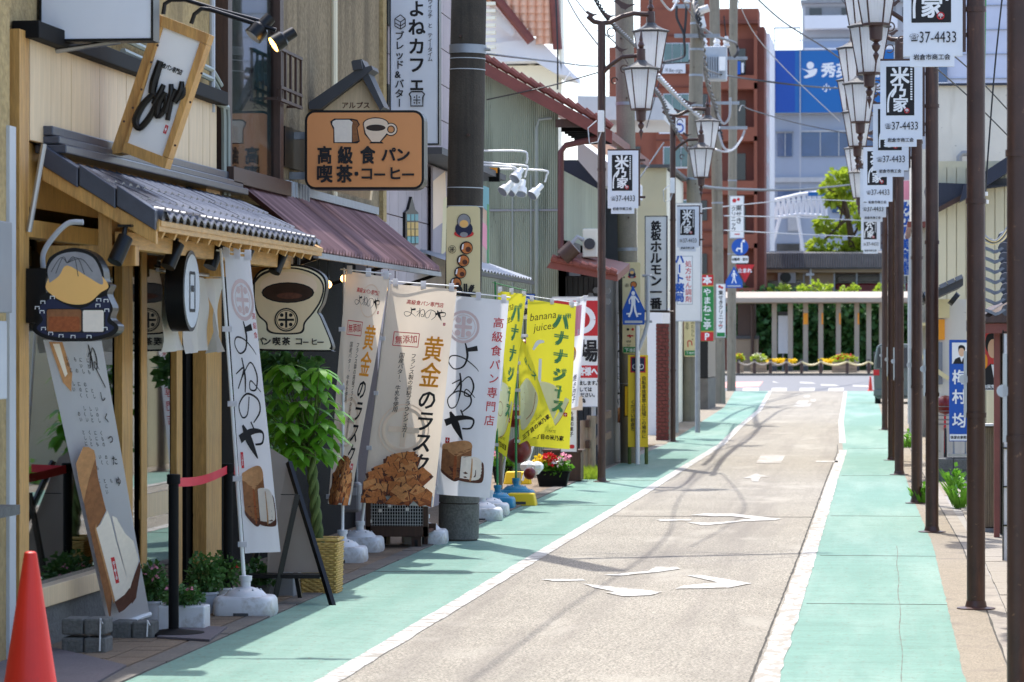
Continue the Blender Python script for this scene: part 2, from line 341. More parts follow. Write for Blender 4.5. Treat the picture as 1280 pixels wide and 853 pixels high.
class Sheet:
    """A flat or rippled sheet; x right, y down, in its own units (pw x ph)."""
    def __init__(s, tl, tr, br, bl, pw, ph, ox=0, oy=0, amp=0, waves=3, skew=0, ph0=0):
        s.c = [Vector(p) for p in (tl, tr, br, bl)]; s.pw, s.ph, s.ox, s.oy = pw, ph, ox, oy
        s.n = (s.c[3] - s.c[0]).cross(s.c[1] - s.c[0]).normalized()
        if s.n.y > 0 and abs(s.n.y) > .3: s.n = -s.n
        s.amp, s.waves, s.ph0 = amp, waves, ph0; s.layer = 0; s.bufs = {}
        s.lim = 14 if amp else 1e9
    def at(s, x, y, off=0):
        a, b = (x - s.ox) / s.pw, (y - s.oy) / s.ph
        p = (s.c[0] * (1 - a) + s.c[1] * a) * (1 - b) + (s.c[3] * (1 - a) + s.c[2] * a) * b
        r = 0
        if s.amp:
            r = s.amp * (math.sin(a * s.waves * 2 * math.pi + b * 3.1 + s.ph0) * (.35 + .65 * b) + .5 * math.sin(b * 9 + a * 4 + s.ph0 * 2) + .6 * math.sin(a * 3 + b * 2 + s.ph0))
        return p + s.n * (r + off)
    def cloth(s, name, m, parent, nx=20, ny=44):
        mb = MB(); vs = [s.at(s.ox + s.pw * i / nx, s.oy + s.ph * j / ny) for j in range(ny + 1) for i in range(nx + 1)]
        mb.add(vs, [(j * (nx + 1) + i, j * (nx + 1) + i + 1, (j + 1) * (nx + 1) + i + 1, (j + 1) * (nx + 1) + i) for j in range(ny) for i in range(nx)])
        return mb.build(name, m, parent, smooth=True)
    def tris(s, m, vs, fs, name='print'):
        if s.amp: vs = [(min(max(x, s.ox + .4), s.ox + s.pw - .4), min(max(y, s.oy + .4), s.oy + s.ph - .4)) for x, y in vs]
        mb = s.bufs.setdefault((name, m), MB()); off = (.004 if s.amp else .0025) + .0004 * s.layer; s.layer += 1
        out = []
        st = [tuple(vs[i] for i in f) for f in fs]
        while st:
            t = st.pop()
            d = [(t[i][0] - t[(i + 1) % 3][0]) ** 2 + (t[i][1] - t[(i + 1) % 3][1]) ** 2 for i in range(3)]
            k = d.index(max(d))
            if d[k] > s.lim ** 2:
                a, b, c = t[k], t[(k + 1) % 3], t[(k + 2) % 3]; mm = ((a[0] + b[0]) / 2, (a[1] + b[1]) / 2); st += [(a, mm, c), (mm, b, c)]
            else: out.append(t)
        for t in out: mb.add([s.at(x, y, off) for x, y in t], [(0, 1, 2)])
    def poly(s, m, pts, name='print'):
        s.tris(m, pts, tessellate_polygon([[Vector((x, y, 0)) for x, y in pts]]), name)
    def rect(s, m, x0, y0, x1, y1, name='print'): s.poly(m, [(x0, y0), (x1, y0), (x1, y1), (x0, y1)], name)
    def stroke(s, m, pts, w, name='print', sm=True):
        if len(pts) > 2 and sm: pts = curve(pts)
        vs = []; n = len(pts)
        for i, p in enumerate(pts):
            a, b = pts[max(i - 1, 0)], pts[min(i + 1, n - 1)]; dx, dy = b[0] - a[0], b[1] - a[1]; l = math.hypot(dx, dy) or 1
            h = w / 2 * (p[2] if len(p) > 2 else 1); vs += [(p[0] - dy / l * h, p[1] + dx / l * h), (p[0] + dy / l * h, p[1] - dx / l * h)]
        fs = []
        for i in range(n - 1): fs += [(2 * i, 2 * i + 1, 2 * i + 3), (2 * i, 2 * i + 3, 2 * i + 2)]
        s.tris(m, vs, fs, name)
    def ring(s, m, cx, cy, r, w, name='print'):
        s.stroke(m, [(cx + r * math.cos(t * math.pi / 12), cy + r * math.sin(t * math.pi / 12)) for t in range(25)], w, name, sm=False)
    def frame(s, m, x0, y0, x1, y1, w, name='print'):
        for q in (((x0, y0), (x1, y0)), ((x1, y0), (x1, y1)), ((x1, y1), (x0, y1)), ((x0, y1), (x0, y0))): s.stroke(m, list(q), w, name)
    def mon(s, m, cx, cy, r, name='print'):
        s.ring(m, cx, cy, r, r * .13, name); L = s.layer
        s.stroke(m, [(cx - r * .7, cy), (cx + r * .7, cy)], r * .2, name); s.stroke(m, [(cx, cy - r * .7), (cx, cy + r * .7)], r * .2, name)
        for a in (-1, 1):
            for b in (-1, 1): s.poly(m, ell(cx + a * r * .4, cy + b * r * .42, r * .17, n=10), name); s.layer = L
    def text(s, m, txt, x, y, size, v=False, bold=.012, sx=1.0, slant=0.0, pitch=None, name='lettering', center=True, rot=0.0):
        """v: downwards from (x centre, y top); otherwise along the line, (x, y) = centre or left of the text."""
        L = s.layer; cr, sr = math.cos(rot), math.sin(rot)
        if v:
            pitch = pitch or size
            for i, ch in enumerate(txt):
                if ch == ' ': continue
                s.layer = L; vs, fs = glyph('|' if False else ch, bold)
                if not vs: continue
                cy = y + size * .5 + i * pitch
                if ch in 'ー-〜':
                    q = [(x - (b - .38) * size * sx, cy + (a - .5) * size) for a, b in vs]
                else:
                    q = [(x + (a - .5) * size * sx + slant * (.38 - b) * -size, cy - (b - .38) * size) for a, b in vs]
                    if ch in '、。': q = [(a + size * .55, b - size * .55) for a, b in q]
                s.fat(m, q, fs, name, bold * size)
            return
        vs, fs = glyph(txt, bold)
        if not vs: return
        x0 = min(a for a, b in vs); x1 = max(a for a, b in vs); wd = x1 - x0
        q = []
        for a, b in vs:
            dx = ((a - x0) - (wd / 2 if center else 0)) * size * sx + slant * b * size; dy = -(b - .36) * size
            q.append((x + dx * cr - dy * sr, y + dx * sr + dy * cr))
        s.fat(m, q, fs, name, bold * size)
    def fat(s, m, q, fs, name, b):
        if b <= .06: return s.tris(m, q, fs, name)
        L = s.layer
        for k, (i, j) in enumerate(((-1, -1), (1, -1), (-1, 1), (1, 1))):
            s.layer = L + k * .5; s.tris(m, [(x + i * b * .8, y + j * b * .8) for x, y in q], fs, name)
        s.layer = L + 2
    def calli(s, m, key, x, y, wd, ht, wt, name='lettering'):
        for pts, _ in CALLI[key]: s.stroke(m, [(x + a * wd, y + b * ht, c) for a, b, c in pts], wt, name)
    def loaf(s, x, y, wd, k=1.0):
        """printed loaf of bread with two cut slices"""
        h = wd * .62 * k
        def P(pts, sm=True): return [(x + a * wd, y + b * h) for a, b in (curve(pts + [pts[0]], 4)[:-1] if sm else pts)]
        s.poly('crustdark', P([(.02, .72), (.1, .68), (.45, .7), (.6, .85), (.45, 1.04), (.3, 1.06), (.03, .86)]), 'picture')
        s.poly('crust', P([(.01, .2), (.06, .14), (.3, .26), (.38, .3), (.66, .16), (.7, .22), (.69, .74), (.62, .84), (.4, .97), (.3, .98), (.05, .8), (.01, .7)]), 'picture')
        s.poly('crust2', P([(.0, .22), (.02, .1), (.12, .06), (.3, 0), (.5, -.04), (.64, -.02), (.7, .08), (.68, .2), (.52, .3), (.37, .4), (.3, .38), (.12, .26)]), 'picture')
        s.poly('rusk2', P([(.31, .4), (.37, .42), (.37, .96), (.31, .97)]), 'picture')
        s.poly('crustdark', P([(.46, .42), (.6, .38), (.78, .42), (.95, .5), (1.0, .62), (1.01, .98), (.9, 1.08), (.5, 1.05), (.46, .95)]), 'picture')
        s.poly('crumb', P([(.68, .42), (.76, .38), (.88, .42), (.96, .56), (.975, .9), (.9, .98), (.7, .98)]), 'picture')
        s.poly('crust2', P([(.69, .46), (.735, .46), (.745, .98), (.69, .99)]), 'picture')
        s.poly('crumb', P([(.475, .42), (.5, .38), (.66, .37), (.71, .42), (.7, .95), (.66, .985), (.5, .97), (.475, .93)]), 'picture')
    def seal(s, x, y, wd, hh=None):
        hh = hh or wd; s.rect('inkred', x, y, x + wd, y + hh, 'seal')
        s.stroke('inkwhite', [(x + wd * .2, y + hh * .5), (x + wd * .8, y + hh * .5)], wd * .12, 'seal_mark'); s.stroke('inkwhite', [(x + wd * .5, y + hh * .15), (x + wd * .5, y + hh * .85)], wd * .12, 'seal_mark')
    def finish(s, parent):
        for (nm, m), mb in s.bufs.items(): mb.build(nm, m, parent, recalc=False, kind='stuff')
        s.bufs = {}
def face(x0, y0, x1, y1, Y):       # camera-side upright sheet at street distance Y, in photo units
    return Sheet(PY(x0, y0, Y), PY(x1, y0, Y), PY(x1, y1, Y), PY(x0, y1, Y), x1 - x0, y1 - y0, x0, y0)
def board(name, label, cat, x0, y0, x1, y1, Y, th, fm='black', pm='white', rim=0, group=None, radius=0, frame_name='frame'):
    """an upright sign box across the street at distance Y; returns thing and face sheet"""
    a = PY(x0, y0, Y); b = PY(x1, y1, Y)
    t = thing(name, label, cat, (a.x / 2 + b.x / 2, Y, b.z), group)
    px = (b.x - a.x) / (x1 - x0)
    if radius:
        MB().prism([PY(x, y, Y + .004) for x, y in rr(x0, y0, x1, y1, radius)], (0, th, 0)).build(frame_name if rim else 'panel', fm if rim else pm, t)
        if rim: MB().prism([PY(x, y, Y) for x, y in rr(x0 + rim, y0 + rim, x1 - rim, y1 - rim, max(1, radius - rim))], (0, .02, 0)).build('panel', pm, t)
    else:
        r = rim * px
        if rim:
            m = MB().box(a.x, b.x, Y - .008, Y + th, a.z, a.z - r).box(a.x, b.x, Y - .008, Y + th, b.z, b.z + r)
            m.box(a.x, a.x + r, Y - .008, Y + th, b.z + r, a.z - r).box(b.x - r, b.x, Y - .008, Y + th, b.z + r, a.z - r); m.build(frame_name, fm, t)
        MB().box(a.x + r, b.x - r, Y, Y + th - .004, b.z + r, a.z - r).build('panel', pm, t)
    return t, face(x0, y0, x1, y1, Y)
def leaf_blobs(mb, c, rad, n, size, seed=0, up=.3, shell=0.35):
    R = random.Random(seed)
    for _ in range(n):
        d = Vector((R.gauss(0, 1), R.gauss(0, 1), R.gauss(0, 1))).normalized(); k = R.uniform(shell, 1)
        p = Vector((c[0] + d.x * rad[0] * k, c[1] + d.y * rad[1] * k, c[2] + d.z * rad[2] * k))
        a = (d + Vector((R.uniform(-1, 1), R.uniform(-1, 1), R.uniform(-.6, 1) * up))).normalized(); b = a.cross(Vector((R.uniform(-1, 1), R.uniform(-1, 1), R.uniform(-1, 1)))).normalized()
        s = size * R.uniform(.6, 1.3); w_ = s * .42
        mb.add([p, p + a * s * .45 + b * w_, p + a * s - Vector((0, 0, s * .15)), p + a * s * .45 - b * w_], [(0, 1, 2, 3)])
# ================================================================== THE GROUND
def interp(T, y):
    if y <= T[0][0]: return T[0][1]
    for (a, b), (c, d) in zip(T, T[1:]):
        if y <= c: return b + (d - b) * (y - a) / (c - a)
    return T[-1][1]
LL = [(0, -2.98), (40, -2.93), (60, -2.95), (72, -3.18), (91, -3.45), (128, -4.45)]
RL = [(0, -.60), (28, -.66), (45, -.72), (56, -.74), (78, -1.08), (105, -1.36), (128, -1.6)]
GR = [(0, .42), (30, .40), (40, .28), (50, .2), (81, -.12), (128, -.5)]
GL = [(0, -4.03), (42, -4.03), (60, -3.95), (95, -4.6), (128, -5.8)]
def strip(name, m, fa, fb, y0, y1, z, step=1.5, wob=0, **k):
    mb = MB(); n = int((y1 - y0) / step) + 1; R = random.Random(3)
    ys = [y0 + (y1 - y0) * i / n for i in range(n + 1)]
    vs = []
    for y in ys: vs += [(fa(y) + R.uniform(-wob, wob), y, z), (fb(y) + R.uniform(-wob, wob), y, z)]
    mb.add(vs, [(2 * i, 2 * i + 1, 2 * i + 3, 2 * i + 2) for i in range(n)])
    o = mb.build(name, m, recalc=False, **k); return o
S_ = dict(kind='structure')
g = MB().quad((-700, -40, 0), (700, -40, 0), (700, 1500, 0), (-700, 1500, 0)).build('ground', 'ground', recalc=False, kind='structure')
L = lambda T, d=0: (lambda y: interp(T, y) + d)
strip('road', 'road', L(LL), L(RL), 8, 128, .004, **S_)
strip('green_side_strip', 'green', L(GL), L(LL), 8, 128, .0045, **S_)
strip('green_side_strip', 'green', L(RL), L(GR), 8, 128, .0045, step=.25, wob=.006, **S_)
strip('white_edge_line', 'whiteline', L(LL, -.065), L(LL, .065), 8, 128, .009, step=.3, wob=.006, **S_)
strip('white_edge_line', 'wornline', L(RL, -.07), L(RL, .06), 8, 57, .009, step=.3, wob=.008, **S_)
strip('white_edge_line', 'whiteline', L(RL, -.06), L(RL, .06), 61, 128, .009, **S_)
strip('road_joint', 'dirtline', L(RL, -.098), L(RL, -.085), 8, 60, .008, step=.2, wob=.004, **S_)
strip('road_crack', 'kerb', lambda y: .075 + .006 * math.sin(y * 2), lambda y: .079 + .006 * math.sin(y * 2), 8, 30, .0085, step=.15, wob=.0022, **S_)
# transverse saw joints and stains in the paint
mb = MB(); R = random.Random(5)
for y in (23.3, 28.6, 35.2, 46, 58):
    w0 = .007 if y < 34 else .014
    mb.box(interp(RL, y) + .09, interp(GR, y), y, y + w0, .003, .0075)
for y in (26.2, 31.4, 37.2, 44):
    mb.box(interp(GL, y), interp(LL, y) - .07, y, y + .008, .003, .0075)
mb.box(interp(LL, 34.9), interp(RL, 34.9), 34.9, 34.94, .003, .0075)
mb.build('paving_scar', 'kerb', kind='structure')
def gpoly(name, m, pts, z=.009):
    vs = [G(x, y, z) for x, y in pts]; MB().add(vs, [tuple(t) for t in tessellate_polygon([vs])]).build(name, m, kind='structure')
def diamond(l, t, r, b, wd, skip=None):
    P = [G(*p, .0095) for p in (l, t, r, b)]; c = sum(P, Vector()) / 4; mb = MB()
    for i in range(4):
        p, q = P[i], P[(i + 1) % 4]
        if skip and i == skip[0]: q = p + (q - p) * skip[1]
        if skip and i == skip[2]: p = q + (p - q) * skip[3]
        n = Vector((-(q - p).y, (q - p).x, 0)).normalized(); n = n if n.dot(c - p) > 0 else -n
        ex = (q - p).normalized() * .02
        mb.quad(*[v + Vector((0, 0, .0006 * i)) for v in (p, q, q + n * wd, p + n * wd)])
    mb.build('crosswalk_ahead_diamond', 'wornwhite', kind='structure', recalc=False)
for k, q_ in enumerate(([(410, 317), (560, 304), (585, 290), (655, 290), (668, 296), (600, 306), (470, 319)], [(738, 317), (905, 345), (830, 359), (650, 363), (680, 352), (795, 342), (735, 328), (690, 318)], [(345, 346), (400, 352), (510, 363), (608, 373), (570, 384), (480, 388), (418, 376), (450, 372), (385, 360)], [(200, 331), (340, 330), (352, 335), (250, 338)],
    [(585, 131), (705, 130), (700, 136), (600, 137)], [(700, 117), (750, 112), (850, 113), (1005, 130), (985, 134), (875, 138), (800, 147), (745, 152), (690, 141), (765, 143), (850, 136), (905, 129), (840, 121), (780, 121), (745, 119)])):
    gpoly('crosswalk_ahead_diamond', 'diamondpaint', [(600 + a * .375, 600 + b * .375) for a, b in q_], .0095)
gpoly('road_marking', 'wornwhite', [(945, 579), (976, 579), (982, 569), (951, 569)])
gpoly('road_marking', 'wornwhite', [(928, 598), (945, 592), (963, 596), (950, 597), (948, 602), (940, 602), (938, 598)])
gpoly('road_marking', 'wornwhite', [(1020, 578), (1048, 578), (1047, 576), (1020, 576)])
for q in ([(998, 501), (1012, 501), (1008, 505), (994, 505)], [(990, 507), (1015, 504), (1012, 508), (1000, 509)], [(1014, 499), (1020, 499), (1019, 502), (1013, 502)], [(1005, 495), (1012, 494), (1012, 497), (1004, 497)]):
    gpoly('road_marking', 'wornwhite', q)
strip('cross_street', 'asphalt', lambda y: -60, lambda y: 60, 128, 190, .0035, step=62, **S_)
for x0, x1 in ((928, 948), (964, 983), (999, 1018), (1035, 1054)):
    gpoly('crossing_bar', 'whiteline', [(x0, 489), (x1, 489), (x1 + 1, 485), (x0 + 1, 485)])
for x0, x1, y in ((966, 974, 477), (1000, 1020, 478), (1026, 1050, 481), (1066, 1090, 482)): gpoly('crossing_bar', 'whiteline', [(x0, y + 1.2), (x1, y + 2), (x1 - 6, y), (x0, y - .6)])
gpoly('red_road_patch', 'redpaint', [(900, 485), (949, 483), (954, 477), (900, 478)])
# pavements: kerb stones and gutter slabs are pieces of their own
strip('left_pavement', 'pave', lambda y: -5.6, L(GL, -.16), 8, 60, .004, **S_)
strip('left_pavement', 'concpave', lambda y: -7.6, L(GL, 0), 60, 128, .004, **S_)
strip('right_pavement', 'concpave', L(GR), lambda y: interp(GR, y) + .25, 8, 128, .004, **S_)
strip('right_pavement', 'slab', lambda y: interp(GR, y) + .26, lambda y: interp(GR, y) + .38, 8, 128, .004, **S_)
strip('right_pavement', 'concpave', lambda y: interp(GR, y) + .38, lambda y: 3.4, 40, 128, .004, **S_)
strip('gutter_joint', 'dirtline', lambda y: interp(GR, y) + .25, lambda y: interp(GR, y) + .262, 8, 60, .0045, step=.3, wob=.004, **S_)
kerb = B('kerb_line', 'kerb', None, -4.19, -4.03, 7.99, 8.0, 0, .01, kind='structure')
R = random.Random(9)
pieces('kerb_stone', MB().box(-.072, .072, 0, .588, 0, .012), 'kerb', kerb, [(-4.11 + R.uniform(-.004, .004), 15 + k * .6, R.uniform(-.002, .003)) for k in range(63)], bevel=.003)
gut = B('gutter_cover', 'slab', None, .79, 1.25, 7.99, 8.0, 0, .01, kind='structure')
pieces('gutter_slab', MB().box(-.13, .13, 0, .606, 0, .012), 'slab', gut, [(.92 + R.uniform(-.004, .004), 13 + k * .62, R.uniform(-.002, .004)) for k in range(50)], bevel=.003)
# brick-shaped pavers in the near left pavement
pv = B('paver_bed', 'pave', None, -5.6, -4.2, 7.99, 8.0, 0, .008, kind='structure')
pieces('paver', MB().box(-.098, .098, 0, .21, 0, .010), 'pave', pv, [(-4.30 - c * .205, 17.3 + r * .22 + (c % 2) * .11, R.uniform(-.0015, .002)) for r in range(42) for c in range(6)])
# ================================================================== LEFT: BREAD SHOP
FU = -4.95
def yat(px, u=FU): return PU(px, 430, u).y
def zat(py, px, u=FU): return PU(px, py, u).z
# neighbour wall nearest the camera
nb = thing('stucco_building', 'rough beige stucco wall corner at the left edge beside the bread shop', 'building', (-5.2, 16, 0))
B('wall', 'stucco', nb, -14, -4.93, 13.0, yat(12, -4.93), 0, 5.1)
B('corner_board', 'lightgrey', nb, -4.99, -4.91, yat(12, -4.91), yat(20, -4.91), 0, zat(160, 15))
mb = MB(); mb.box(-4.93, -4.84, 17.6, yat(11, -4.86), zat(392, 5), zat(280, 5)); mb.build('meter_box', 'grey', nb, bevel=.006)
B('meter_box', 'lightgrey', nb, -4.93, -4.86, 17.6, yat(9, -4.86), zat(498, 5), zat(402, 5), bevel=.006)
B('ledge', 'block', nb, -4.93, -4.8, 17.5, yat(12, -4.86), zat(640, 8), zat(628, 8))
shop = thing('bread_shop', 'timber fronted bread shop with tiled eave and pale board fascia', 'shop', (-5, 22, 0))
y0, y1 = yat(20), yat(276)
B('roof', 'darkgrey', shop, -14, -4.9, y0, y1 + .1, 5.1, 5.2)
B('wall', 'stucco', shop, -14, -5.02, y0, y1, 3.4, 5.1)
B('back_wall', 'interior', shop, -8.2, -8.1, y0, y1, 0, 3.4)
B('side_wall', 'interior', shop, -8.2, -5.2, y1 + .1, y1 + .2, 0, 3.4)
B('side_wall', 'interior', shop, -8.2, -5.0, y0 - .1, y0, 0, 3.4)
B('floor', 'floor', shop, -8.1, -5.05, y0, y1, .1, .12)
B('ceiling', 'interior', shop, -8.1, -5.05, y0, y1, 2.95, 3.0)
# facade
B('base_wall', 'block', shop, -5.08, FU, y0 + .02, yat(148), 0, .25)
B('sill', 'woodpale', shop, -5.1, FU + .03, y0 + .02, yat(148), .25, .37, bevel=.004)
B('post', 'wood', shop, -5.1, FU + .02, yat(20), yat(32), .0, 3.6)
def vp(nm, m, a, b, u0, u1): B(nm, m, shop, u0, u1, yat(a, u1), yat(b, u1), 0.0, 3.0, bevel=.003)
vp('post', 'wood', 153, 166, -5.04, -4.985); vp('door_stile', 'wood', 177, 184, -5.012, -4.992); vp('door_stile', 'wood', 221, 228, -5.03, -4.985)
vp('post', 'blackwood', 233, 239, -5.06, -4.995); vp('pillar', 'wood', 258, 275, -4.98, -4.88); vp('pillar_lining', 'wood', 270, 277, -5.08, -4.985)
B('shop_window', GLASSW, shop, -5.005, -5.0, yat(32), yat(150), .37, 2.6)
B('side_light', GLASSW, shop, -5.005, -5.0, yat(166), yat(177), .1, 2.6)
B('door_glass', GLASSW, shop, -5.005, -5.0, yat(184), yat(221), .75, 2.6)
B('door_rail', 'woodpale', shop, -5.02, -4.99, yat(184, -4.99), yat(225, -4.99), .62, .78)
B('door_glass', GLASSW, shop, -5.005, -5.0, yat(184), yat(221), .1, .62)
B('lintel', 'wood', shop, -5.08, FU + .01, yat(32), yat(240), 2.42, 2.52)
B('upper_wall', 'wood', shop, -5.08, -5.0, yat(32), yat(275), 2.52, 3.0)
# inside: counter, bread sticks, poster, plant
co = thing('shop_counter', 'black shop counter with white top behind the front window', 'counter', (-5.7, 20.1, .1))
B('cabinet', 'black', co, -6.0, -5.35, 19.5, 20.5, .12, .92); B('top', 'white', co, -6.02, -5.3, 19.45, 20.55, .92, .96)
mb = MB()
for k in range(16): mb.beam((-5.6 + random.uniform(-.04, .04), 19.75 + k * .035, .96), (-5.6 + random.uniform(-.06, .06), 19.76 + k * .035, 1.12), .022)
tag(mb.build('bread_sticks', 'rusk3', kind='stuff'), 'orange bundle of bread sticks standing on the shop counter', 'bread')
B('curtain', 'noren', shop, -6.6, -6.58, 19.3, 21.2, 1.0, 2.6)
ps = thing('interior_poster', 'red and navy poster hanging inside the shop door', 'poster', (-6.2, 24.6, 1.6))
q = face(183, 448, 228, 492, 26.2)
ps.location = PY(205, 490, 26.2); q = face(184, 452, 224, 490, 26.2)
MB().box(q.at(184, 452).x, q.at(224, 452).x, 26.2, 26.23, q.at(184, 490).z, q.at(184, 452).z).build('panel', 'inknavy', ps)
q.poly('posterred', [(184, 452), (212, 452), (210, 462), (200, 468), (184, 466)]); q.text('inkwhite', '元気', 190, 456, 10, v=True); q.finish(ps)
# fascia boards: each board a piece
yb0, yb1 = yat(33), yat(267)
n = 22; zt, zb = 3.56, 2.98
pieces('fascia_board', MB().box(0, .03, 0, (yb1 - yb0) / n - .004, 0, zt - zb), 'woodpale', shop, [(FU - .01 + random.uniform(0, .004), yb0 + (yb1 - yb0) * k / n, zb) for k in range(n)])
B('fascia_backing', 'blackwood', shop, FU - .05, FU - .012, yb0, yb1, zb, zt)
B('fascia_cap', 'blackmatte', shop, FU - .06, FU + .1, yb0 - .1, yb1 + .05, zt, zt + .1, bevel=.006)
mb = MB()
for dz, px0 in ((.12, 90), (.2, 120), (.27, 60)):
    mb.tube([(FU + .02, yat(150), zt + dz + .02), (FU + .02, yat(262), zt + dz - .02), (FU + .05, yat(268), zt + dz - .12)], .02, 6)
for a in (270, 275): mb.tube([(FU + .03, yat(266), zt + .02), (FU + .06, yat(a - 1), zt), (FU + .06, yat(a), zt - .1), (FU + .06, yat(a), 2.9)], .022, 6)
mb.build('conduit', 'pipe', shop, smooth=True)
# tiled eave canopy
can = shop
ye0, ye1 = 19.3, 25.0; ze, zr = 2.55, 2.92; ue, ur = -4.25, FU + .02
def slope(u): return ze + (zr - ze) * (ue - u) / (ue - ur)
B('ridge_cap', 'tile', can, ur - .05, ur + .14, ye0, ye1 - .05, zr + .0, zr + .05, bevel=.008)
B('ridge_cap', 'tile', can, ur - .05, ur + .10, ye0, ye1 - .05, zr + .054, zr + .10, bevel=.008)
B('ridge_cap', 'tile', can, ur - .05, ur + .06, ye0, ye1 - .05, zr + .104, zr + .16, bevel=.008)
MB().hexa([(ur, ye0 + .03, zr - .06), (ue + .02, ye0 + .03, ze - .06), (ue + .02, ye1, ze - .06), (ur, ye1, zr - .06)], [(ur, ye0 + .03, zr - .03), (ue + .02, ye0 + .03, ze - .03), (ue + .02, ye1, ze - .03), (ur, ye1, zr - .03)]).build('roof_deck', 'woodh', can)
# pantiles, three courses, one wave each
def pantile(wd, ln, rise, th=.014, n=8, amp=.03):
    mb = MB(); vs = []
    for j, (t, dz) in enumerate(((0, 0), (1, 0))):
        for k in range(n + 1):
            a = k / n; h = amp * (math.cos(a * 2 * math.pi) * .5 + .5) ** 1.2
            vs.append((ln * t, wd * a, h + rise * t))
    m_ = n + 1; fs = [(k, k + 1, m_ + k + 1, m_ + k) for k in range(n)]
    lo = [(x, y, z - th) for x, y, z in vs]; mb.add(vs + lo, fs + [tuple(i + 2 * m_ for i in f[::-1]) for f in fs] + [(m_ + k, m_ + k + 1, 3 * m_ + k + 1, 3 * m_ + k) for k in range(n)] + [(k, 2 * m_ + k, 2 * m_ + k + 1, k + 1) for k in range(n)])
    return mb
wt = .2; nt_ = int((ye1 - ye0 - .1) / wt)
sl = (ze - zr) / (ue - ur)
pieces('roof_tile', pantile(wt, .23, sl * .23 + .02), 'tile', can, [(ua, ye0 + .1 + k * wt, slope(ua) - .012 + random.uniform(-.002, .002) + .004 * c) for c, ua in enumerate((ur + .09, ur + .29, ur + .49)) for k in range(nt_)], smooth=True)
pieces('eave_tile_end', MB().tube([(-.05, 0, .01), (.012, 0, 0)], .05, 10), 'tile', can, [(ue + .01, ye0 + .1 + k * wt, ze + .005) for k in range(nt_)], smooth=True)
# verge tiles and bargeboard on the near gable
for a, b in ((0, .32), (.33, .65), (.66, 1)):
    ua, ub = ur + (ue - ur) * a, ur + (ue - ur) * b
    MB().hexa([(ua, ye0 - .04, slope(ua) - .07), (ub, ye0 - .04, slope(ub) - .09), (ub, ye0 + .1, slope(ub) - .07), (ua, ye0 + .1, slope(ua) - .07)], [(ua, ye0 - .04, slope(ua) + .055), (ub, ye0 - .04, slope(ub) + .03), (ub, ye0 + .1, slope(ub) + .03), (ua, ye0 + .1, slope(ua) + .055)]).build('verge_tile', 'tile', can, bevel=.006)
MB().hexa([(ur, ye0 - .02, slope(ur) - .16), (ue, ye0 - .02, slope(ue) - .17), (ue, ye0 + .03, slope(ue) - .17), (ur, ye0 + .03, slope(ur) - .16)], [(ur, ye0 - .02, slope(ur) - .075), (ue, ye0 - .02, slope(ue) - .08), (ue, ye0 + .03, slope(ue) - .08), (ur, ye0 + .03, slope(ur) - .075)]).build('bargeboard', 'wood', can, bevel=.004)
MB().box(ue - .02, ue + .012, ye0, ye1, ze - .09, ze - .035).build('eave_board', 'woodh', can)
pieces('rafter', MB().beam((ur - .05, 0, zr - .12), (ue, 0, ze - .1), .045, .06), 'wood', can, [(0, ye0 + .2 + k * .34, 0) for k in range(int((ye1 - ye0) / .34))])
B('eave_beam', 'woodh', can, -4.52, -4.44, ye0 + .08, ye1 - .1, 2.36, 2.46, bevel=.004)
B('cross_beam', 'wood', can, FU, -4.40, ye0 + .1, ye0 + .2, 2.26, 2.38, bevel=.006)
B('strut', 'wood', can, -4.62, -4.54, ye0 + .09, ye0 + .21, 2.3, 2.62)
B('cross_beam', 'wood', can, FU, -4.40, 22.6, 22.7, 2.26, 2.38, bevel=.004)
B('cross_beam', 'wood', can, FU, -4.40, 24.9, 25.0, 2.26, 2.38, bevel=.004)
MB().tube([PY(55, 180, 18.9), PY(36, 290, 18.9)], .017, 8).build('brace_rod', 'steel', can, smooth=True)
# ================================================================== SECOND LEFT BUILDING (stucco, poster window, ribbed awning)
cb = thing('stucco_shop_building', 'tan stucco building with tall poster window and faded red ribbed awning', 'building', (-5, 29, 0))
ya, yb = y1 + .0, yat(476)
B('wall', 'stucco2', cb, -14, FU, yat(346), yb, 2.95, 5.5)
B('wall', 'stucco2', cb, -14, FU - .15, ya, yat(346), 2.95, 5.5)
B('wall', 'blackwood', cb, -14, FU - .25, ya, yb, 0, 2.95)
MB().tube([(FU + .02, yat(415), 5.45), (FU + .02, yat(415), 3.05)], .03, 8).build('downpipe', 'cream', cb, smooth=True)
MB().tube([(FU + .02, yat(262), 5.05), (FU + .02, yat(262), 3.5)], .022, 8).build('downpipe', 'lightgrey', cb, smooth=True)
wa, wb = yat(276), yat(345)
for nm, m, (p, q_, z0, z1, d) in (('window_frame', 'darkwood', (wa - .02, wa + .14, 3.07, 5.4, .06)), ('window_frame', 'darkwood', (wb - .14, wb + .02, 3.07, 5.4, .06)), ('window_sill', 'darkwood', (wa - .1, wb + .05, 3.0, 3.12, .12))):
    B(nm, m, cb, FU - .1, FU + d, p, q_, z0, z1, bevel=.004)
pic = MB().box(FU - .04, FU - .02, wa + .14, wb - .14, 3.12, 5.4).build('window_poster', 'posterpale', cb)
sh = Sheet((FU - .018, wa + .14, 4.2), (FU - .018, wb - .14, 4.2), (FU - .018, wb - .14, 3.12), (FU - .018, wa + .14, 3.12), 200, 108)
sh.poly('inkwhite', [(60, 0), (110, 0), (140, 108), (95, 108)]); sh.poly('crust', [(0, 70), (62, 74), (66, 108), (0, 108)]); sh.poly('teal', [(120, 0), (200, 0), (200, 80), (150, 70)], 'picture'); sh.poly('crust2', [(150, 80), (200, 84), (200, 108), (140, 108)])
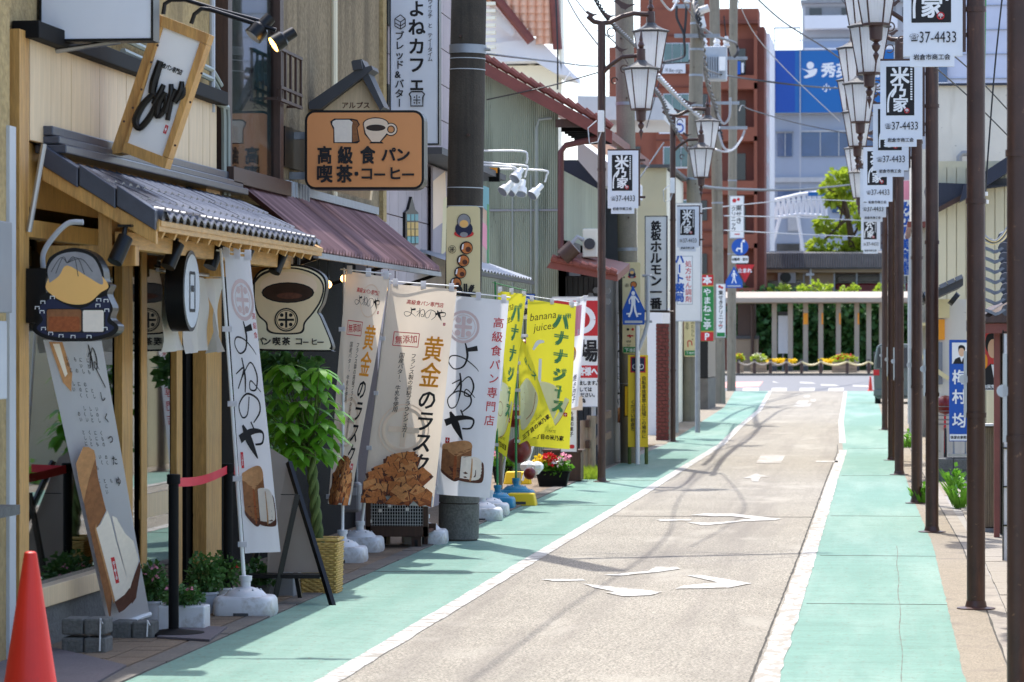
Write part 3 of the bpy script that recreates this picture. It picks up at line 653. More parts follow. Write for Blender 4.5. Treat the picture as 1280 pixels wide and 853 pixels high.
sh.calli('ink', 'yo', 95, 20, 30, 30, 2); sh.calli('ink', 'ne', 100, 55, 26, 26, 2); sh.calli('redball', 'no', 104, 80, 22, 24, 2); sh.finish(cb)
B('window_pane', GLASS, cb, FU - .0, FU + .006, wa + .14, wb - .14, 3.12, 5.4)
# awning of corrugated metal, ribs as real folds
az0, az1, au0, au1 = 3.02, 2.50, FU + .01, -4.30; ay0, ay1 = 25.15, 32.2
vs = []; N = 190
for k in range(N + 1):
    y = ay0 + (ay1 - ay0) * k / N; h = .045 if k % 4 in (0,) else (.014 if k % 4 == 2 else 0)
    vs += [(au0, y, az0 + h), (au1, y, az1 + h)]
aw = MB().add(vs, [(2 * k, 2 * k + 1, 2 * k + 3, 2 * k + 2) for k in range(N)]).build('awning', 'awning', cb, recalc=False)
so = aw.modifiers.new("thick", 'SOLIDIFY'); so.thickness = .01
B('awning_edge', 'zinc', cb, au1 - .03, au1 + .01, ay0, ay1, az1 - .05, az1 - .008)
B('awning_flashing', 'zinc', cb, FU + .0, FU + .05, ay0, ay1, az0 + .03, az0 + .10)
mb = MB()
for y in (25.3, 28.6, 32.0): mb.beam((FU, y, 2.25), (au1 - .02, y, az1 - .04), .03)
mb.build('awning_bracket', 'blackmetal', cb, kind='stuff')
# warm string lights under the awning
for k in range(9):
    p = (-4.5 + .03 * (k % 2), 25.6 + k * .62, 2.33 - .03 * (k % 3))
    t = thing('hanging_bulb', ('nearest', 'second', 'third', 'fourth', 'fifth', 'sixth', 'seventh', 'eighth', 'farthest')[k] + ' small warm bulb hanging under the ribbed red awning', 'light bulb', p, 'bulbs under the awning')
    MB().lathe(p, [(.01, .09), (.014, .05)], 6).build('socket', 'black', t); MB().ball((p[0], p[1], p[2] + .01), .032, 8, 6).build('bulb', 'bulb2', t, smooth=True)
    MB().tube([(p[0], p[1], p[2] + .09), (p[0], p[1], p[2] + .2)], .004, 4).build('cord', 'black', t)
# balcony rail
rl = thing('balcony_rail', 'rusty dark iron railing bolted to the stucco wall above the orange sign', 'railing', PU(350, 140, FU))
mb = MB()
def RP(px, py, u=FU + .12): return PU(px, py, u)
a, b = yat(350, FU + .12), yat(376, FU + .12); z0, z1 = zat(136, 360), zat(75, 360)
for k in range(5):
    y = a + (b - a) * k / 4; MB().box(FU + .11, FU + .13, y - .01, y + .01, z0, z1).build('bar', 'darkwood', rl)
for z in (z0, z0 + .1, z1): MB().box(FU + .105, FU + .135, a - .02, b + .02, z - .012, z + .012).build('rail', 'darkwood', rl)
MB().box(FU, FU + .1, a, a + .02, z0, z0 + .02).box(FU, FU + .1, b, b + .02, z0, z0 + .02).build('bracket', 'darkwood', rl)
rp = thing('corrugated_panel', 'dark board and ribbed grey strip fixed below the iron railing', 'panel', PU(360, 230, FU))
B('dark_board', 'black', rp, FU, FU + .04, yat(350), yat(385), zat(212, 365), zat(163, 365)); 
mb = MB()
for k in range(8): mb.tube([(FU + .05, yat(350) + k * .14, 3.0), (FU + .05, yat(350) + k * .14, 3.14)], .03, 6)
mb.build('ribbed_strip', 'zinc', rp, kind='stuff')
# ================================================================== THIRD LEFT BUILDING (pinkish grey panels)
pb = thing('panel_clad_building', 'building clad in mauve grey panels behind the big concrete pole', 'building', (-5, 36, 0))
ya, yb = yat(476), yat(601); B('wall', 'panelgrey', pb, -14, FU - .03, ya, yb, 0, 6.4)
dy = (yb - ya) / 14
pieces('wall_panel', MB().box(0, .03, 0, dy - .012, 0, .388), 'panelgrey', pb, [(FU - .03, ya + .02 + c * dy, 1.9 + r * .4) for r in range(11) for c in range(14)])
B('corner_trim', 'stucco', pb, FU - .02, FU + .04, ya - .1, ya + .12, 3.0, 6.4)
B('shadow_gap', 'black', pb, FU, FU + .02, yat(482), yat(494), zat(34, 488), zat(-40, 488)); B('shadow_gap', 'black', pb, FU, FU + .02, yat(482), yat(494), zat(135, 488), zat(108, 488))
B('canopy', 'darkgrey', pb, FU, -4.55, 34.2, 40, 3.2 + .55, 3.2 + .62); 
sg = thing('stained_glass_plaque', 'small teal and gold stained glass plaque on the mauve wall left of the pole', 'plaque', PU(514, 305, FU))
q = Sheet(PU(507, 245, FU + .03), PU(523, 245, FU + .03), PU(523, 306, FU + .03), PU(507, 306, FU + .03), 16, 61, 507, 245)
MB().prism([q.at(x, y, 0) for x, y in ((507, 306), (523, 306), (523, 266), (519, 262), (515, 246), (511, 262), (507, 266))], (-.05, 0, 0)).build('panel', 'blackmetal', sg)
for i, (x, y, m) in enumerate([(x, y, m) for y, m in ((268, 'teal'), (278, 'gold'), (287, 'gold'), (296, 'teal')) for x in (508.5, 513.5, 518.5)]): q.rect(m, x, y, x + 4, y + 8, 'glass_piece')
q.finish(sg)
def wallposter(name, label, px0, px1, py0, py1, u, pics, m='posterpic'):
    t = thing(name, label, 'banner', PU((px0 + px1) / 2, py1, u)); q = Sheet(PU(px0, py0, u), PU(px1, py0, u), PU(px1, py1, u), PU(px0, py1, u), 100, 400)
    q.c[2].z = q.c[3].z = min(q.c[2].z, q.c[3].z); q.c[0].z = q.c[1].z = max(q.c[0].z, q.c[1].z)
    MB().hexa([q.at(0, 400), q.at(100, 400), q.at(100, 400, -.02), q.at(0, 400, -.02)], [q.at(0, 0), q.at(100, 0), q.at(100, 0, -.02), q.at(0, 0, -.02)]).build('panel', m, t)
    for mm, pts in pics: q.poly(mm, pts)
    q.finish(t); return t
wallposter('wall_poster', 'tall faded pastel poster on the mauve wall left of the concrete pole', 541, 566, 218, 330, FU + .06, [('inkpeach', [(0, 60), (60, 0), (70, 200), (0, 260)]), ('tan', [(50, 120), (100, 80), (100, 300), (40, 360)])], 'panelgrey')
wallposter('wall_poster', 'tall blue and pink poster on the mauve wall right of the concrete pole', 598, 611, 235, 338, FU + .1, [('teal', [(0, 0), (100, 0), (100, 120), (0, 90)]), ('flowerpink', [(0, 160), (100, 190), (80, 300), (0, 260)]), ('inkgreen', [(80, 80), (100, 80), (100, 400), (80, 400)])])
mc = thing('small_metal_canopy', 'small corrugated metal canopy right of the big concrete pole', 'awning', (-4.6, 40, 2.6))
mb = MB(); vs = []
for k in range(41):
    y = 35.2 + 6.0 * k / 40; h = .03 * (k % 2); vs += [(FU + .02, y, 2.78 + h), (-4.35, y, 2.58 + h)]
mb.add(vs, [(2 * k, 2 * k + 1, 2 * k + 3, 2 * k + 2) for k in range(40)]).build('sheet', 'zinc', mc, recalc=False)
B('edge', 'darkgrey', mc, -4.37, -4.33, 35.2, 41.2, 2.53, 2.57)
# ================================================================== GREEN CORRUGATED SHED
sd = thing('green_shed', 'pale green corrugated metal building with dark red tiled gable roof', 'building', (-7, 48, 0))
Y = 47.5; xl, xr = PY(575, 400, Y).x, PY(698, 400, Y).x
def roofz(u): # gable slope through photo points (605,70) and (770,165)
    a, b = PY(605, 82, Y), PY(770, 176, Y); return a.z + (b.z - a.z) * (u - a.x) / (b.x - a.x)
n = 62; rib = 0
mb = MB(); vs = []; N = 200
for k in range(N + 1):
    u = xl + (xr - xl) * k / N; d = .02 if k % 4 < 2 else 0; vs += [(u, Y - d, 0), (u, Y - d, roofz(u) - .05)]
mb.add(vs, [(2 * k, 2 * k + 2, 2 * k + 3, 2 * k + 1) for k in range(N)]).build('gable_wall', 'shedgreen', sd, recalc=False)
B('wall_backing', 'darkgrey', sd, xl, xr, Y + .01, Y + 6.5, 0, 3.3)
for k, px in enumerate((640, 663)): B('seam', 'pipe', sd, PY(px, 0, Y).x, PY(px, 0, Y).x + .02, Y - .035, Y - .022, 1, 4.2)
B('lap_seam', 'grey', sd, xl, xr, Y - .03, Y - .022, PY(620, 262, Y).z, PY(620, 264.5, Y).z)
B('side_wall', 'shedgreen', sd, xr - .05, xr + .0, Y + .01, Y + 7, 0, 4.3)
B('side_door', 'navy', sd, xr, xr + .04, Y + 1.2, Y + 3.0, 0, 3.3)
ra, rb = PY(560, 55, Y), PY(768, 168, Y)
MB().hexa([(ra.x, Y - .35, ra.z - .1), (rb.x, Y - .35, rb.z - .1), (rb.x, Y + 7, rb.z - .1), (ra.x, Y + 7, ra.z - .1)], [(ra.x, Y - .35, ra.z + .02), (rb.x, Y - .35, rb.z + .02), (rb.x, Y + 7, rb.z + .02), (ra.x, Y + 7, ra.z + .02)]).build('roof', 'redroof', sd)
dv = (rb - ra); nseg = 18
for k in range(nseg):
    p = ra + dv * (k / nseg); q_ = ra + dv * ((k + .93) / nseg)
    MB().tube([(p.x, Y - .32, p.z + .1), (q_.x, Y - .32, q_.z + .075)], [.06, .052], 8).build('verge_tile', 'redroof', sd, smooth=True)
MB().hexa([(ra.x, Y - .4, ra.z - .16), (rb.x, Y - .4, rb.z - .16), (rb.x, Y - .36, rb.z - .16), (ra.x, Y - .36, ra.z - .16)], [(ra.x, Y - .4, ra.z + .02), (rb.x, Y - .4, rb.z + .02), (rb.x, Y - .36, rb.z + .02), (ra.x, Y - .36, ra.z + .02)]).build('bargeboard', 'redroof', sd)
B('soffit_beam', 'darkwood', sd, xr - .02, PY(745, 0, Y).x, Y - .2, Y - .1, PY(720, 160, Y).z, PY(720, 150, Y).z)
mb = MB()
for k in range(7): mb.box(xr + .0, PY(740, 0, Y).x, Y + .4 + k * .5, Y + .5 + k * .5, PY(720, 158, Y).z - .05, PY(720, 150, Y).z - .0)
mb.build('soffit_joist', 'blackwood', sd, kind='stuff')
MB().tube([PY(760, 170, Y - .2), PY(707, 182, Y - .25), PY(701, 190, Y - .25), PY(701, 310, Y - .25), PY(716, 318, Y - .25), PY(718, 328, Y - .25)], .045, 8).build('downpipe', 'brownpipe', sd, smooth=True)
MB().tube([PY(690, 148, Y - .1), PY(674, 150, Y - .08), PY(671, 160, Y - .08), PY(671, 420, Y - .08)], .022, 6).build('conduit', 'pipe', sd, smooth=True)
lr = thing('lean_to_roof', 'low red tiled lean-to roof on the side of the green shed', 'roof', PY(730, 360, 46.6))
P = [PY(x, y, 46.2) for x, y in ((683, 335), (690, 325), (772, 343), (772, 352))]
MB().hexa([P[0], P[3], P[3] + Vector((0, 2.2, .2)), P[0] + Vector((0, 2.2, .2))], [P[1], P[2], P[2] + Vector((0, 2.2, .2)), P[1] + Vector((0, 2.2, .2))]).build('roof_deck', 'redroof', lr)
for k in range(9):
    p = P[1] + (P[2] - P[1]) * (k / 9); q_ = P[1] + (P[2] - P[1]) * ((k + .92) / 9)
    MB().tube([p + Vector((0, -.03, .03)), q_ + Vector((0, -.03, .015))], [.055, .045], 8).build('edge_tile', 'redroof', lr, smooth=True)
MB().tube([P[1] + Vector((.15, -.05, .03)), P[1] + Vector((.32, -.05, .18))], [.12, .12], 10).build('ridge_end_tile', 'darkwood', lr, smooth=True)
sb = thing('side_annex', 'dark annex wall with honeycomb vent under the low red roof', 'building', (-4.5, 47, 0))
B('wall', 'darkgrey', sb, PY(704, 0, 48.6).x, PY(756, 0, 48.6).x, 48.6, 52, 0, PY(740, 345, 48.6).z)
for k in range(8): B('wall_board', 'darkgrey', sb, PY(704 + 6.5 * k, 0, 48.6).x, PY(709.6 + 6.5 * k, 0, 48.6).x, 48.56, 48.598, 0, PY(740, 346, 48.6).z)
for px, py in ((744, 370), (751, 363), (751, 377), (758, 370), (765, 364), (765, 377)):
    c = PY(px - 6, py, 48.5); MB().tube([c, c + Vector((0, .06, 0))], .05, 6).build('vent_ring', 'grey', sb)
ac = thing('air_conditioner', 'cream outdoor air conditioner unit on the low red roof', 'air conditioner', PY(737, 322, 47.5))
a, b = PY(728, 286, 47.5), PY(747, 322, 47.5); B('housing', 'cream2', ac, a.x, b.x, 47.5, 47.8, b.z, a.z, bevel=.02); MB().tube([PY(737, 305, 47.5), PY(737, 305, 47.47)], .08, 14).build('fan_grille', 'darkgrey', ac)
MB().tube([PY(729, 300, 47.45), PY(722, 296, 47.4), PY(714, 305, 47.4), PY(716, 318, 47.4)], .03, 6).build('hose', 'lightgrey', ac, smooth=True)
nv = thing('navy_house', 'dark navy timber house with steel cladding behind the green shed', 'building', (-5, 55, 0))
B('wall', 'navy', nv, PY(700, 0, 55).x, PY(746, 0, 55).x, 55, 61, 0, PY(740, 200, 55).z)
mb = MB(); vs = []
xa, xb = PY(740, 0, 54.5).x, PY(776, 0, 54.5).x
for k in range(49): vs += [(xa + (xb - xa) * k / 48, 54.5 - .04 * (k % 2), 0), (xa + (xb - xa) * k / 48, 54.5 - .04 * (k % 2), PY(750, 250, 54.5).z)]
mb.add(vs, [(2 * k, 2 * k + 2, 2 * k + 3, 2 * k + 1) for k in range(48)]).build('steel_cladding', 'corrgrey', nv, recalc=False)
MB().prism([PY(x, y, 54.2) for x, y in ((722, 175), (775, 215), (775, 235), (750, 232), (722, 200))], (0, 5, 0)).build('roof', 'whitewall', nv)
for py in (262, 275): B('window_bar', 'black', nv, PY(722, 0, 54.3).x, PY(738, 0, 54.3).x, 54.3, 54.33, PY(0, py + 2, 54.3).z, PY(0, py, 54.3).z)
cw = thing('cream_corrugated_building', 'cream corrugated metal building behind the second lamp post', 'building', (-5, 72, 0))
mb = MB(); vs = []; xa, xb = PY(796, 0, 72).x, PY(834, 0, 72).x
for k in range(57): vs += [(xa + (xb - xa) * k / 56, 72 - .05 * (k % 2), 0), (xa + (xb - xa) * k / 56, 72 - .05 * (k % 2), PY(0, 215, 72).z)]
mb.add(vs, [(2 * k, 2 * k + 2, 2 * k + 3, 2 * k + 1) for k in range(56)]).build('wall', 'cream2', cw, recalc=False)
B('roof', 'darkgrey', cw, xa - .1, xb + .1, 71.8, 78, PY(0, 215, 72).z, PY(0, 211, 72).z); B('inner_wall', 'cream2', cw, xa + .05, xb - .02, 72.02, 78, 0, PY(0, 217, 72).z)
B('lower_wall', 'whitewall', cw, PY(809, 0, 66).x, PY(828, 0, 66).x, 66, 70, 0, PY(0, 385, 66).z)
bk = thing('brick_pier', 'narrow red brick pier beside the vertical black lettered sign', 'pillar', (PY(828, 0, 62.5).x, 62.5, 0))
xa, xb = PY(820, 0, 62.5).x, PY(836, 0, 62.5).x; B('core', 'kerb', bk, xa + .01, xb - .01, 62.51, 63, 0, PY(0, 405, 62.5).z)
br = None; z = 0; r = 0
while z < PY(0, 407, 62.5).z:
    for c in range(2 + r % 2):
        wdt = (xb - xa) / 2; x = xa + c * wdt - (r % 2) * wdt / 2; x0 = max(x, xa); x1 = min(x + wdt - .01, xb)
        if x1 - x0 > .03: B('brick', 'brickred', bk, x0, x1, 62.49, 62.6, z, z + .058)
    z += .068; r += 1
# ---------------------------------------------------------------- house with orange tiles
oh = thing('orange_tiled_house', 'cream house with salmon orange roof tiles behind the green shed', 'house', (-12, 85, 0)); Y = 85
P = lambda x, y, d=0: PY(x, y, Y + d)
MB().box(P(560, 0).x, P(692, 0).x, Y + .8, Y + 2.2, 0, P(0, 85).z).build('wall', 'cream2', oh)
MB().prism([P(600, -60), P(690, -60), P(696, 60), P(622, 2)], (0, .3, 0)).build('roof_deck', 'orangetile', oh)
dx = P(10, 0).x - P(0, 0).x; dz = P(0, 0).z - P(0, 9.6).z; ot = MB(); vs = []; n_ = 6
for j in (0, 1):
    for k in range(n_ + 1): a_ = k / n_; vs.append((dx * 1.02 * a_, -.02 - .1 * math.sin(a_ * math.pi) + .04 * j, dz * 1.1 * j))
ot.add(vs, [(k, k + 1, n_ + 2 + k, n_ + 1 + k) for k in range(n_)]).add([(a_, b_ + .06, c_) for a_, b_, c_ in vs[:n_ + 1]] + vs[:n_ + 1], [(k, k + 1, n_ + 2 + k, n_ + 1 + k) for k in range(n_)])
pieces('roof_tile', ot, 'orangetile', oh, [P(687 - c * 10.2 - 7, -50 + r * 9.6 + 9.6, -.12) for r in range(12) for c in range(9) if not ((687 - c * 10.2 < 622 + (-50 + r * 9.6 - 2) * 1.22 and r > 5) or r > 11)], recalc=False)
MB().tube([P(688, -60, -.2), P(697, 62, -.2)], .12, 8).build('verge_tile', 'redroof', oh, smooth=True)
MB().prism([P(690, -60), P(700, -60), P(702, 90), P(697, 62)], (0, .8, 0)).build('side_gable', 'cream2', oh)
MB().prism([P(600, 56), P(672, 48), P(714, 90), P(714, 96), P(694, 92), P(668, 76), P(600, 78)], (0, 2.5, 0)).build('porch_roof', 'whitewall', oh)
MB().tube([P(612, -12, -.3), P(664, 52, -.3)], .13, 8).build('verge_tile', 'redroof', oh, smooth=True)
MB().prism([P(600, -10, .31), P(625, 5, .31), P(668, 52, .31), P(640, 60, .31), P(600, 60, .31)], (0, .2, 0)).build('gable_wall', 'whitewall', oh)
MB().prism([P(612, 0, -.12), P(643, 40, -.12), P(640, 46, -.12), P(612, 22, -.12)], (0, .1, 0)).build('gable_trim', 'whitewall', oh)
for k in range(9):
    a = P(603, -4 + k * 9); MB().box(a.x, P(622, 0).x, Y - .5, Y - .3, a.z - .08, a.z).build('louvre_slat', 'cream2', oh)
MB().tube([P(664, 75, 1), P(664, 100, 1)], .12, 8).build('column', 'cream2', oh)
gw = thing('grey_roofed_house', 'low grey and brown roofed house behind the first lamp post', 'house', PY(770, 200, 100))
MB().prism([PY(x, y, 100) for x, y in ((722, 120), (830, 122), (830, 150), (722, 150))], (0, 6, 0)).build('wall', 'lightgrey', gw)
MB().prism([PY(x, y, 99) for x, y in ((722, 166), (775, 170), (790, 215), (722, 170))], (0, 4, 0)).build('roof', 'orangetile', gw)
# ================================================================== LAMP POSTS
def bird(mb, c, d, s=.1):
    pts = [(-.9, .55), (-.6, .75), (-.35, .55), (.2, .3), (.9, .35), (.25, .05), (.05, -.1), (-.3, 0), (-.55, .3)]
    mb.prism([(c[0] + d * a * s, c[1] - .008, c[2] + b * s) for a, b in pts], (0, .016, 0)); mb.box(c[0] - .006, c[0] + .006, c[1] - .006, c[1] + .006, c[2] - .03, c[2] + .01)
def lantern(root, x, y, zt, k=1.0):
    """zt: height of the roof's top edge"""
    cap = MB().lathe((x, y, zt), [(.055, .0), (.058, .02), (.055, .15), (.04, .155)], 14).build('lantern', 'lampbrown', root, smooth=True)
    MB().lathe((x, y, zt), [(.012, .15), (.03, .17), (.045, .20), (.03, .235), (.02, .25), (.026, .27), (.014, .33), (.002, .40)], 10).build('top_finial', 'lampbrown', cap, smooth=True)
    MB().lathe((x, y, zt), [(.22 * k, -.125), (.245 * k, -.115), (.25 * k, -.10), (.16 * k, -.07), (.09 * k, -.03), (.06, .005)], 6).build('roof', 'darkgrey', cap)
    MB().lathe((x, y, zt), [(.125, -.62), (.215, -.125)], 6).build('glass_shade', 'lampglass', cap)
    for i in range(6):
        t = math.pi * 2 * i / 6; a = Vector((x + .217 * math.cos(t), y + .217 * math.sin(t), zt - .12)); b = Vector((x + .128 * math.cos(t), y + .128 * math.sin(t), zt - .62)); MB().tube([a, b], .0085, 5).build('corner_bar', 'lampbrown', cap)
    rb = MB()
    for i in range(6):
        t0, t1 = math.pi * 2 * i / 6, math.pi * 2 * (i + 1) / 6
        for f in (.2, .4, .6, .8):
            A = [(math.cos(t0) * (1 - f) + math.cos(t1) * f, math.sin(t0) * (1 - f) + math.sin(t1) * f)][0]
            rb.tube([(x + A[0] * .217, y + A[1] * .217, zt - .13), (x + A[0] * .127, y + A[1] * .127, zt - .615)], .0022, 4, cap=False)
    rb.build('shade_rib', 'white', cap, kind='stuff')
    MB().lathe((x, y, zt), [(.13, -.645), (.135, -.62), (.07, -.615)], 6).build('rim', 'lampbrown', cap)
    MB().lathe((x, y, zt), [(.002, -1.03), (.012, -.97), (.03, -.92), (.012, -.89), (.035, -.86), (.042, -.83), (.02, -.80), (.06, -.775), (.07, -.64), (.07, -.62)], 12).build('base_finial', 'lampbrown', cap, smooth=True)
def lamp_post(name, label, x, y, d, r=.052, hz=5.97, box=True, refl=False):
    t = thing(name, label, 'lamp post', (x, y, 0), 'brown lantern posts along the street')
    MB().tube([(x, y, -.05), (x, y, hz)], r, 16).build('post', 'brownpost', t, smooth=True)
    MB().lathe((x, y, 0), [(r * 2.1, -.02), (r * 2.1, .012), (r * 1.2, .02), (r * 1.04, .06)], 18).build('base_collar', 'lampbrown', t, smooth=True)
    for z in (1.3, 2.75, 4.05): MB().tube([(x, y, z), (x, y, z + .035)], r * 1.13, 16).build('band', 'brownpost', t, smooth=True)
    MB().tube([(x - d * .18, y - .04, hz + .09), (x - d * .10, y - .02, hz + .02), (x, y, hz), (x + d * .1, y + .03, hz + .01), (x + d * .25, y + .08, hz + .09), (x + d * .4, y + .16, hz + .14), (x + d * .6, y + .25, hz + .13)], .032, 10).build('upper_arm', 'brownpost', t, smooth=True)
    MB().tube([(x, y, hz - .66), (x + d * .12, y - .05, hz - .55), (x + d * .28, y - .12, hz - .45), (x + d * .52, y - .2, hz - .44)], .028, 10).build('lower_arm', 'brownpost', t, smooth=True)
    for cx, cz, rr_ in ((.13, -.12, .055), (.3, -.6, .05), (.17, -.75, .04)):
        MB().tube([(x + d * (cx + rr_ * math.cos(a)), y - .02, hz + cz + rr_ * math.sin(a)) for a in [i * math.pi / 7 for i in range(13)]], .009, 5).build('scroll', 'brownpost', t, smooth=True)
    for bx, bz, by in ((-.12, .09, -.02), (.1, .07, 0), (.3, .2, .1), (.27, -.38, -.12)): mb = MB(); bird(mb, (x + d * bx, y + by, hz + bz), d, .10 if bx != .3 else .17); mb.build('bird_ornament', 'lampbrown', t)
    lantern(t, x + d * .62, y + .27, hz + .02); lantern(t, x + d * .53, y - .22, hz - .51)
    if box: B('ballast_box', 'white', t, x - .04, x + .04, y - r - .06, y - r + .005, 4.55, 4.83, bevel=.008); MB().tube([(x, y - r - .03, 4.55), (x - .04, y - r - .05, 4.42), (x - .15, y - r - .04, 4.4), (x - .17, y - r - .03, 4.6), (x - .06, y - r, 4.7)], .008, 5).build('wire_loop', 'lightgrey', t, smooth=True)
    if refl:
        MB().tube([(x - r - .02, y - .02, 1.56), (x - r - .02, y + .0, 1.56)], .032, 14).build('reflector', 'lightgrey', t); MB().box(x - r - .02, x - r, y - .02, y + .03, 1.3, 1.75).build('reflector_bracket', 'steel', t)
    return t
L1 = G(752, 603); L2 = G(841, 553)
lpL = lamp_post('lamp_post', 'brown lantern post on the left kerb between the flower boxes and the pedestrian sign', L1.x, L1.y, 1)
o = copy_tree(lpL); o.location = (L2.x, L2.y, 0); o['label'] = 'brown lantern post on the left kerb beside the vertical black lettered sign'
RP_ = [(1274, 873, 'nearest brown post, a broad dark tube at the right edge of the photo'), (1220, 762, 'second nearest brown post on the right with the topmost phone number sign'), (1165, 666, 'third brown post on the right, standing before the blue election board'),
       (1146, 630, 'fourth brown post on the right, with a green weed at its foot'), (1124, 594, 'fifth brown post on the right, third from the far end of the row'), (1115, 576, 'sixth brown post on the right, last but one of the row'), (1106, 538, 'seventh and farthest brown post on the right, in front of the parked van')]
rps = []
for i, (px, py, lb) in enumerate(RP_):
    g_ = G(px, py)
    if i == 0: lpR = lamp_post('lamp_post', lb, g_.x, g_.y, -1, r=.062, box=False, refl=True); rps.append(g_)
    else:
        o = copy_tree(lpR); o.location = (g_.x, g_.y, 0); o['label'] = lb; rps.append(g_)
# ------------------------------------------------------------------ hanging 米乃家 signs
def yone_sign(c, label):      # c: centre bottom in the street
    W_, H_ = .40, .82; x0, z0, Y = c.x - W_ / 2, c.z, c.y
    t = thing('hanging_sign', label, 'sign', (c.x, Y, z0), 'white phone number signs hanging from the lamp posts')
    B('panel', 'whitebd', t, x0, x0 + W_, Y, Y + .035, z0 + .07, z0 + H_, bevel=.002); B('bottom_tab', 'whitebd', t, x0 + .045, x0 + W_ - .055, Y + .001, Y + .034, z0, z0 + .07)
    B('edge_frame', 'lampbrown', t, x0 + W_, x0 + W_ + .022, Y + .01, Y + .05, z0 + .1, z0 + H_ + .02); B('edge_frame', 'lampbrown', t, x0, x0 + W_ + .022, Y + .005, Y + .05, z0 + H_, z0 + H_ + .02)
    for z in (.2, .68): B('bracket', 'lampbrown', t, x0 + W_ + .02, x0 + W_ + .09, Y + .02, Y + .04, z0 + z, z0 + z + .03)
    q = Sheet((x0, Y, z0 + H_), (x0 + W_, Y, z0 + H_), (x0 + W_, Y, z0), (x0, Y, z0), 54, 110)
    q.rect('ink', 7.5, 7.5, 43.5, 70); 
    q.text('inkwhite', '米', 25, 7.5, 23, v=True, bold=.035, sx=1.1); q.text('inkwhite', '乃', 24, 28, 19, v=True, bold=.04, sx=1.1); q.text('inkwhite', '家', 26, 46, 20, v=True, bold=.03, sx=1.05)
    q.stroke('inkwhite', [(18, 36), (12, 44), (10, 54), (10, 66)], 2.4, 'lettering'); 
    for k in range(13): q.rect('inkwhite', 38.5, 10 + k * 3.2, 41, 12 + k * 3.2, 'small_lettering')
    q.ring('inkred', 34, 64, 3, 1); q.stroke('inkpale', [(31.5, 64), (36.5, 64)], 1); q.stroke('inkpale', [(34, 61.5), (34, 66.5)], 1)
    q.text('ink', '☎', 10, 83.5, 7, bold=0); q.text('ink', '37-4433', 31.5, 83, 14.5, sx=.72, bold=.0); q.text('ink', '岩倉市商工会', 26, 101.5, 5.6, bold=.02)
    q.finish(t); return t
SB = [('lower left sign of the', 0)]
labels = ['topmost white phone number sign, cut off by the top of the photo', 'second white phone number sign from the top right, on the third brown post', 'third phone number sign on the right, partly hidden behind the second', 'fourth phone number sign from the top in the right hand row', 'fifth phone number sign of the right hand row', 'lowest and farthest phone number sign of the right hand row']
ys = None
for i in range(1, 7):
    p = rps[i]; c = Vector((p.x - .29, p.y - .02, 3.68))
    if ys is None: ys = yone_sign(c, labels[0])
    else: o = copy_tree(ys); o.location = c; o['label'] = labels[i - 1]
for p, lb in ((L1, 'white phone number sign on the first left lantern post, beside the green shed'), (L2, 'white phone number sign on the second left lantern post, before the pharmacy pylon')):
    c = Vector((p.x + .28, p.y - .02, 3.49)); o = copy_tree(ys); o.location = c; o['label'] = lb
# ================================================================== UTILITY POLES
def upole(label, px, py, top_px, r0, r1, hz, m='concpole', bands=(), bolts=True, wires=()):
    b = G(px, py); tz = PY(top_px, 0, b.y); dxdz = (tz.x - b.x) / tz.z
    at = lambda z: Vector((b.x + dxdz * z, b.y, z)); rad = lambda z: r0 + (r1 - r0) * z / hz
    t = thing('utility_pole', label, 'utility pole', (b.x, b.y, 0), 'concrete utility poles')
    MB().tube([at(-.1), at(hz * .33), at(hz * .66), at(hz)], [rad(0), rad(hz * .33), rad(hz * .66), rad(hz)], 24).build('shaft', m, t, smooth=True)
    for z in bands: MB().tube([at(z), at(z + .05)], rad(z) + .008, 24).build('band', 'zinc', t, smooth=True)
    for z in wires: MB().tube([at(z), at(z + .008)], rad(z) + .004, 24).build('tie_wire', 'lightgrey', t, smooth=True)
    if bolts:
        k = 0; z = 1.9
        while z < hz - .3:
            a = at(z); dx = (-.3 if k % 2 else .25); MB().tube([a + Vector((dx * rad(z), -rad(z) * .9, 0)), a + Vector((dx * rad(z), -rad(z) - .03, 0))], .013, 8).build('step_socket', 'darkwood', t); k += 1; z += .9
    return t, at, rad
pN, atN, rN = upole('thick dark stained concrete pole with blue strap beside the bread shop banners', 573, 676, 586, .175, .15, 9.5, 'darkpole', bands=(), wires=(1.3, 1.7, 3.05, 3.22, 4.3, 4.4))
MB().tube([atN(4.45), atN(4.53)], rN(4.5) + .008, 24).build('blue_strap', 'inkblue' if False else 'zinc', pN, smooth=True)
MB().tube([atN(4.49) + Vector((rN(4.5), -.02, 0)), atN(4.49) + Vector((rN(4.5) + .05, -.02, 0))], .018, 8).build('strap_lug', 'steel', pN)
for z in (.02, .35, .7): MB().tube([atN(z), atN(z + .32)], rN(z) + .012, 24).build('base_sleeve', 'block', pN, smooth=True)
pA, atA, rA = upole('pale concrete pole behind the blue pedestrian crossing sign', 788, 579, 780, .15, .135, 10, bands=(3.2, 5.4), wires=(1.2,))
pB, atB, rB = upole('concrete pole with banded upper half and tan sign beside the green parking sign', 862, 527, 872, .18, .15, 12, bands=(4.6, 5.6, 6.5, 7.3, 8.0, 8.6, 9.2))
pC, atC, rC = upole('concrete pole carrying the grey transformer', 900, 505, 893, .17, .15, 14, bands=(6, 9.0, 12.2))
pD, atD, rD = upole('far slim concrete pole carrying the round blue and red stop signs', 914, 489, 917, .17, .16, 17, bands=(5.2, 8))
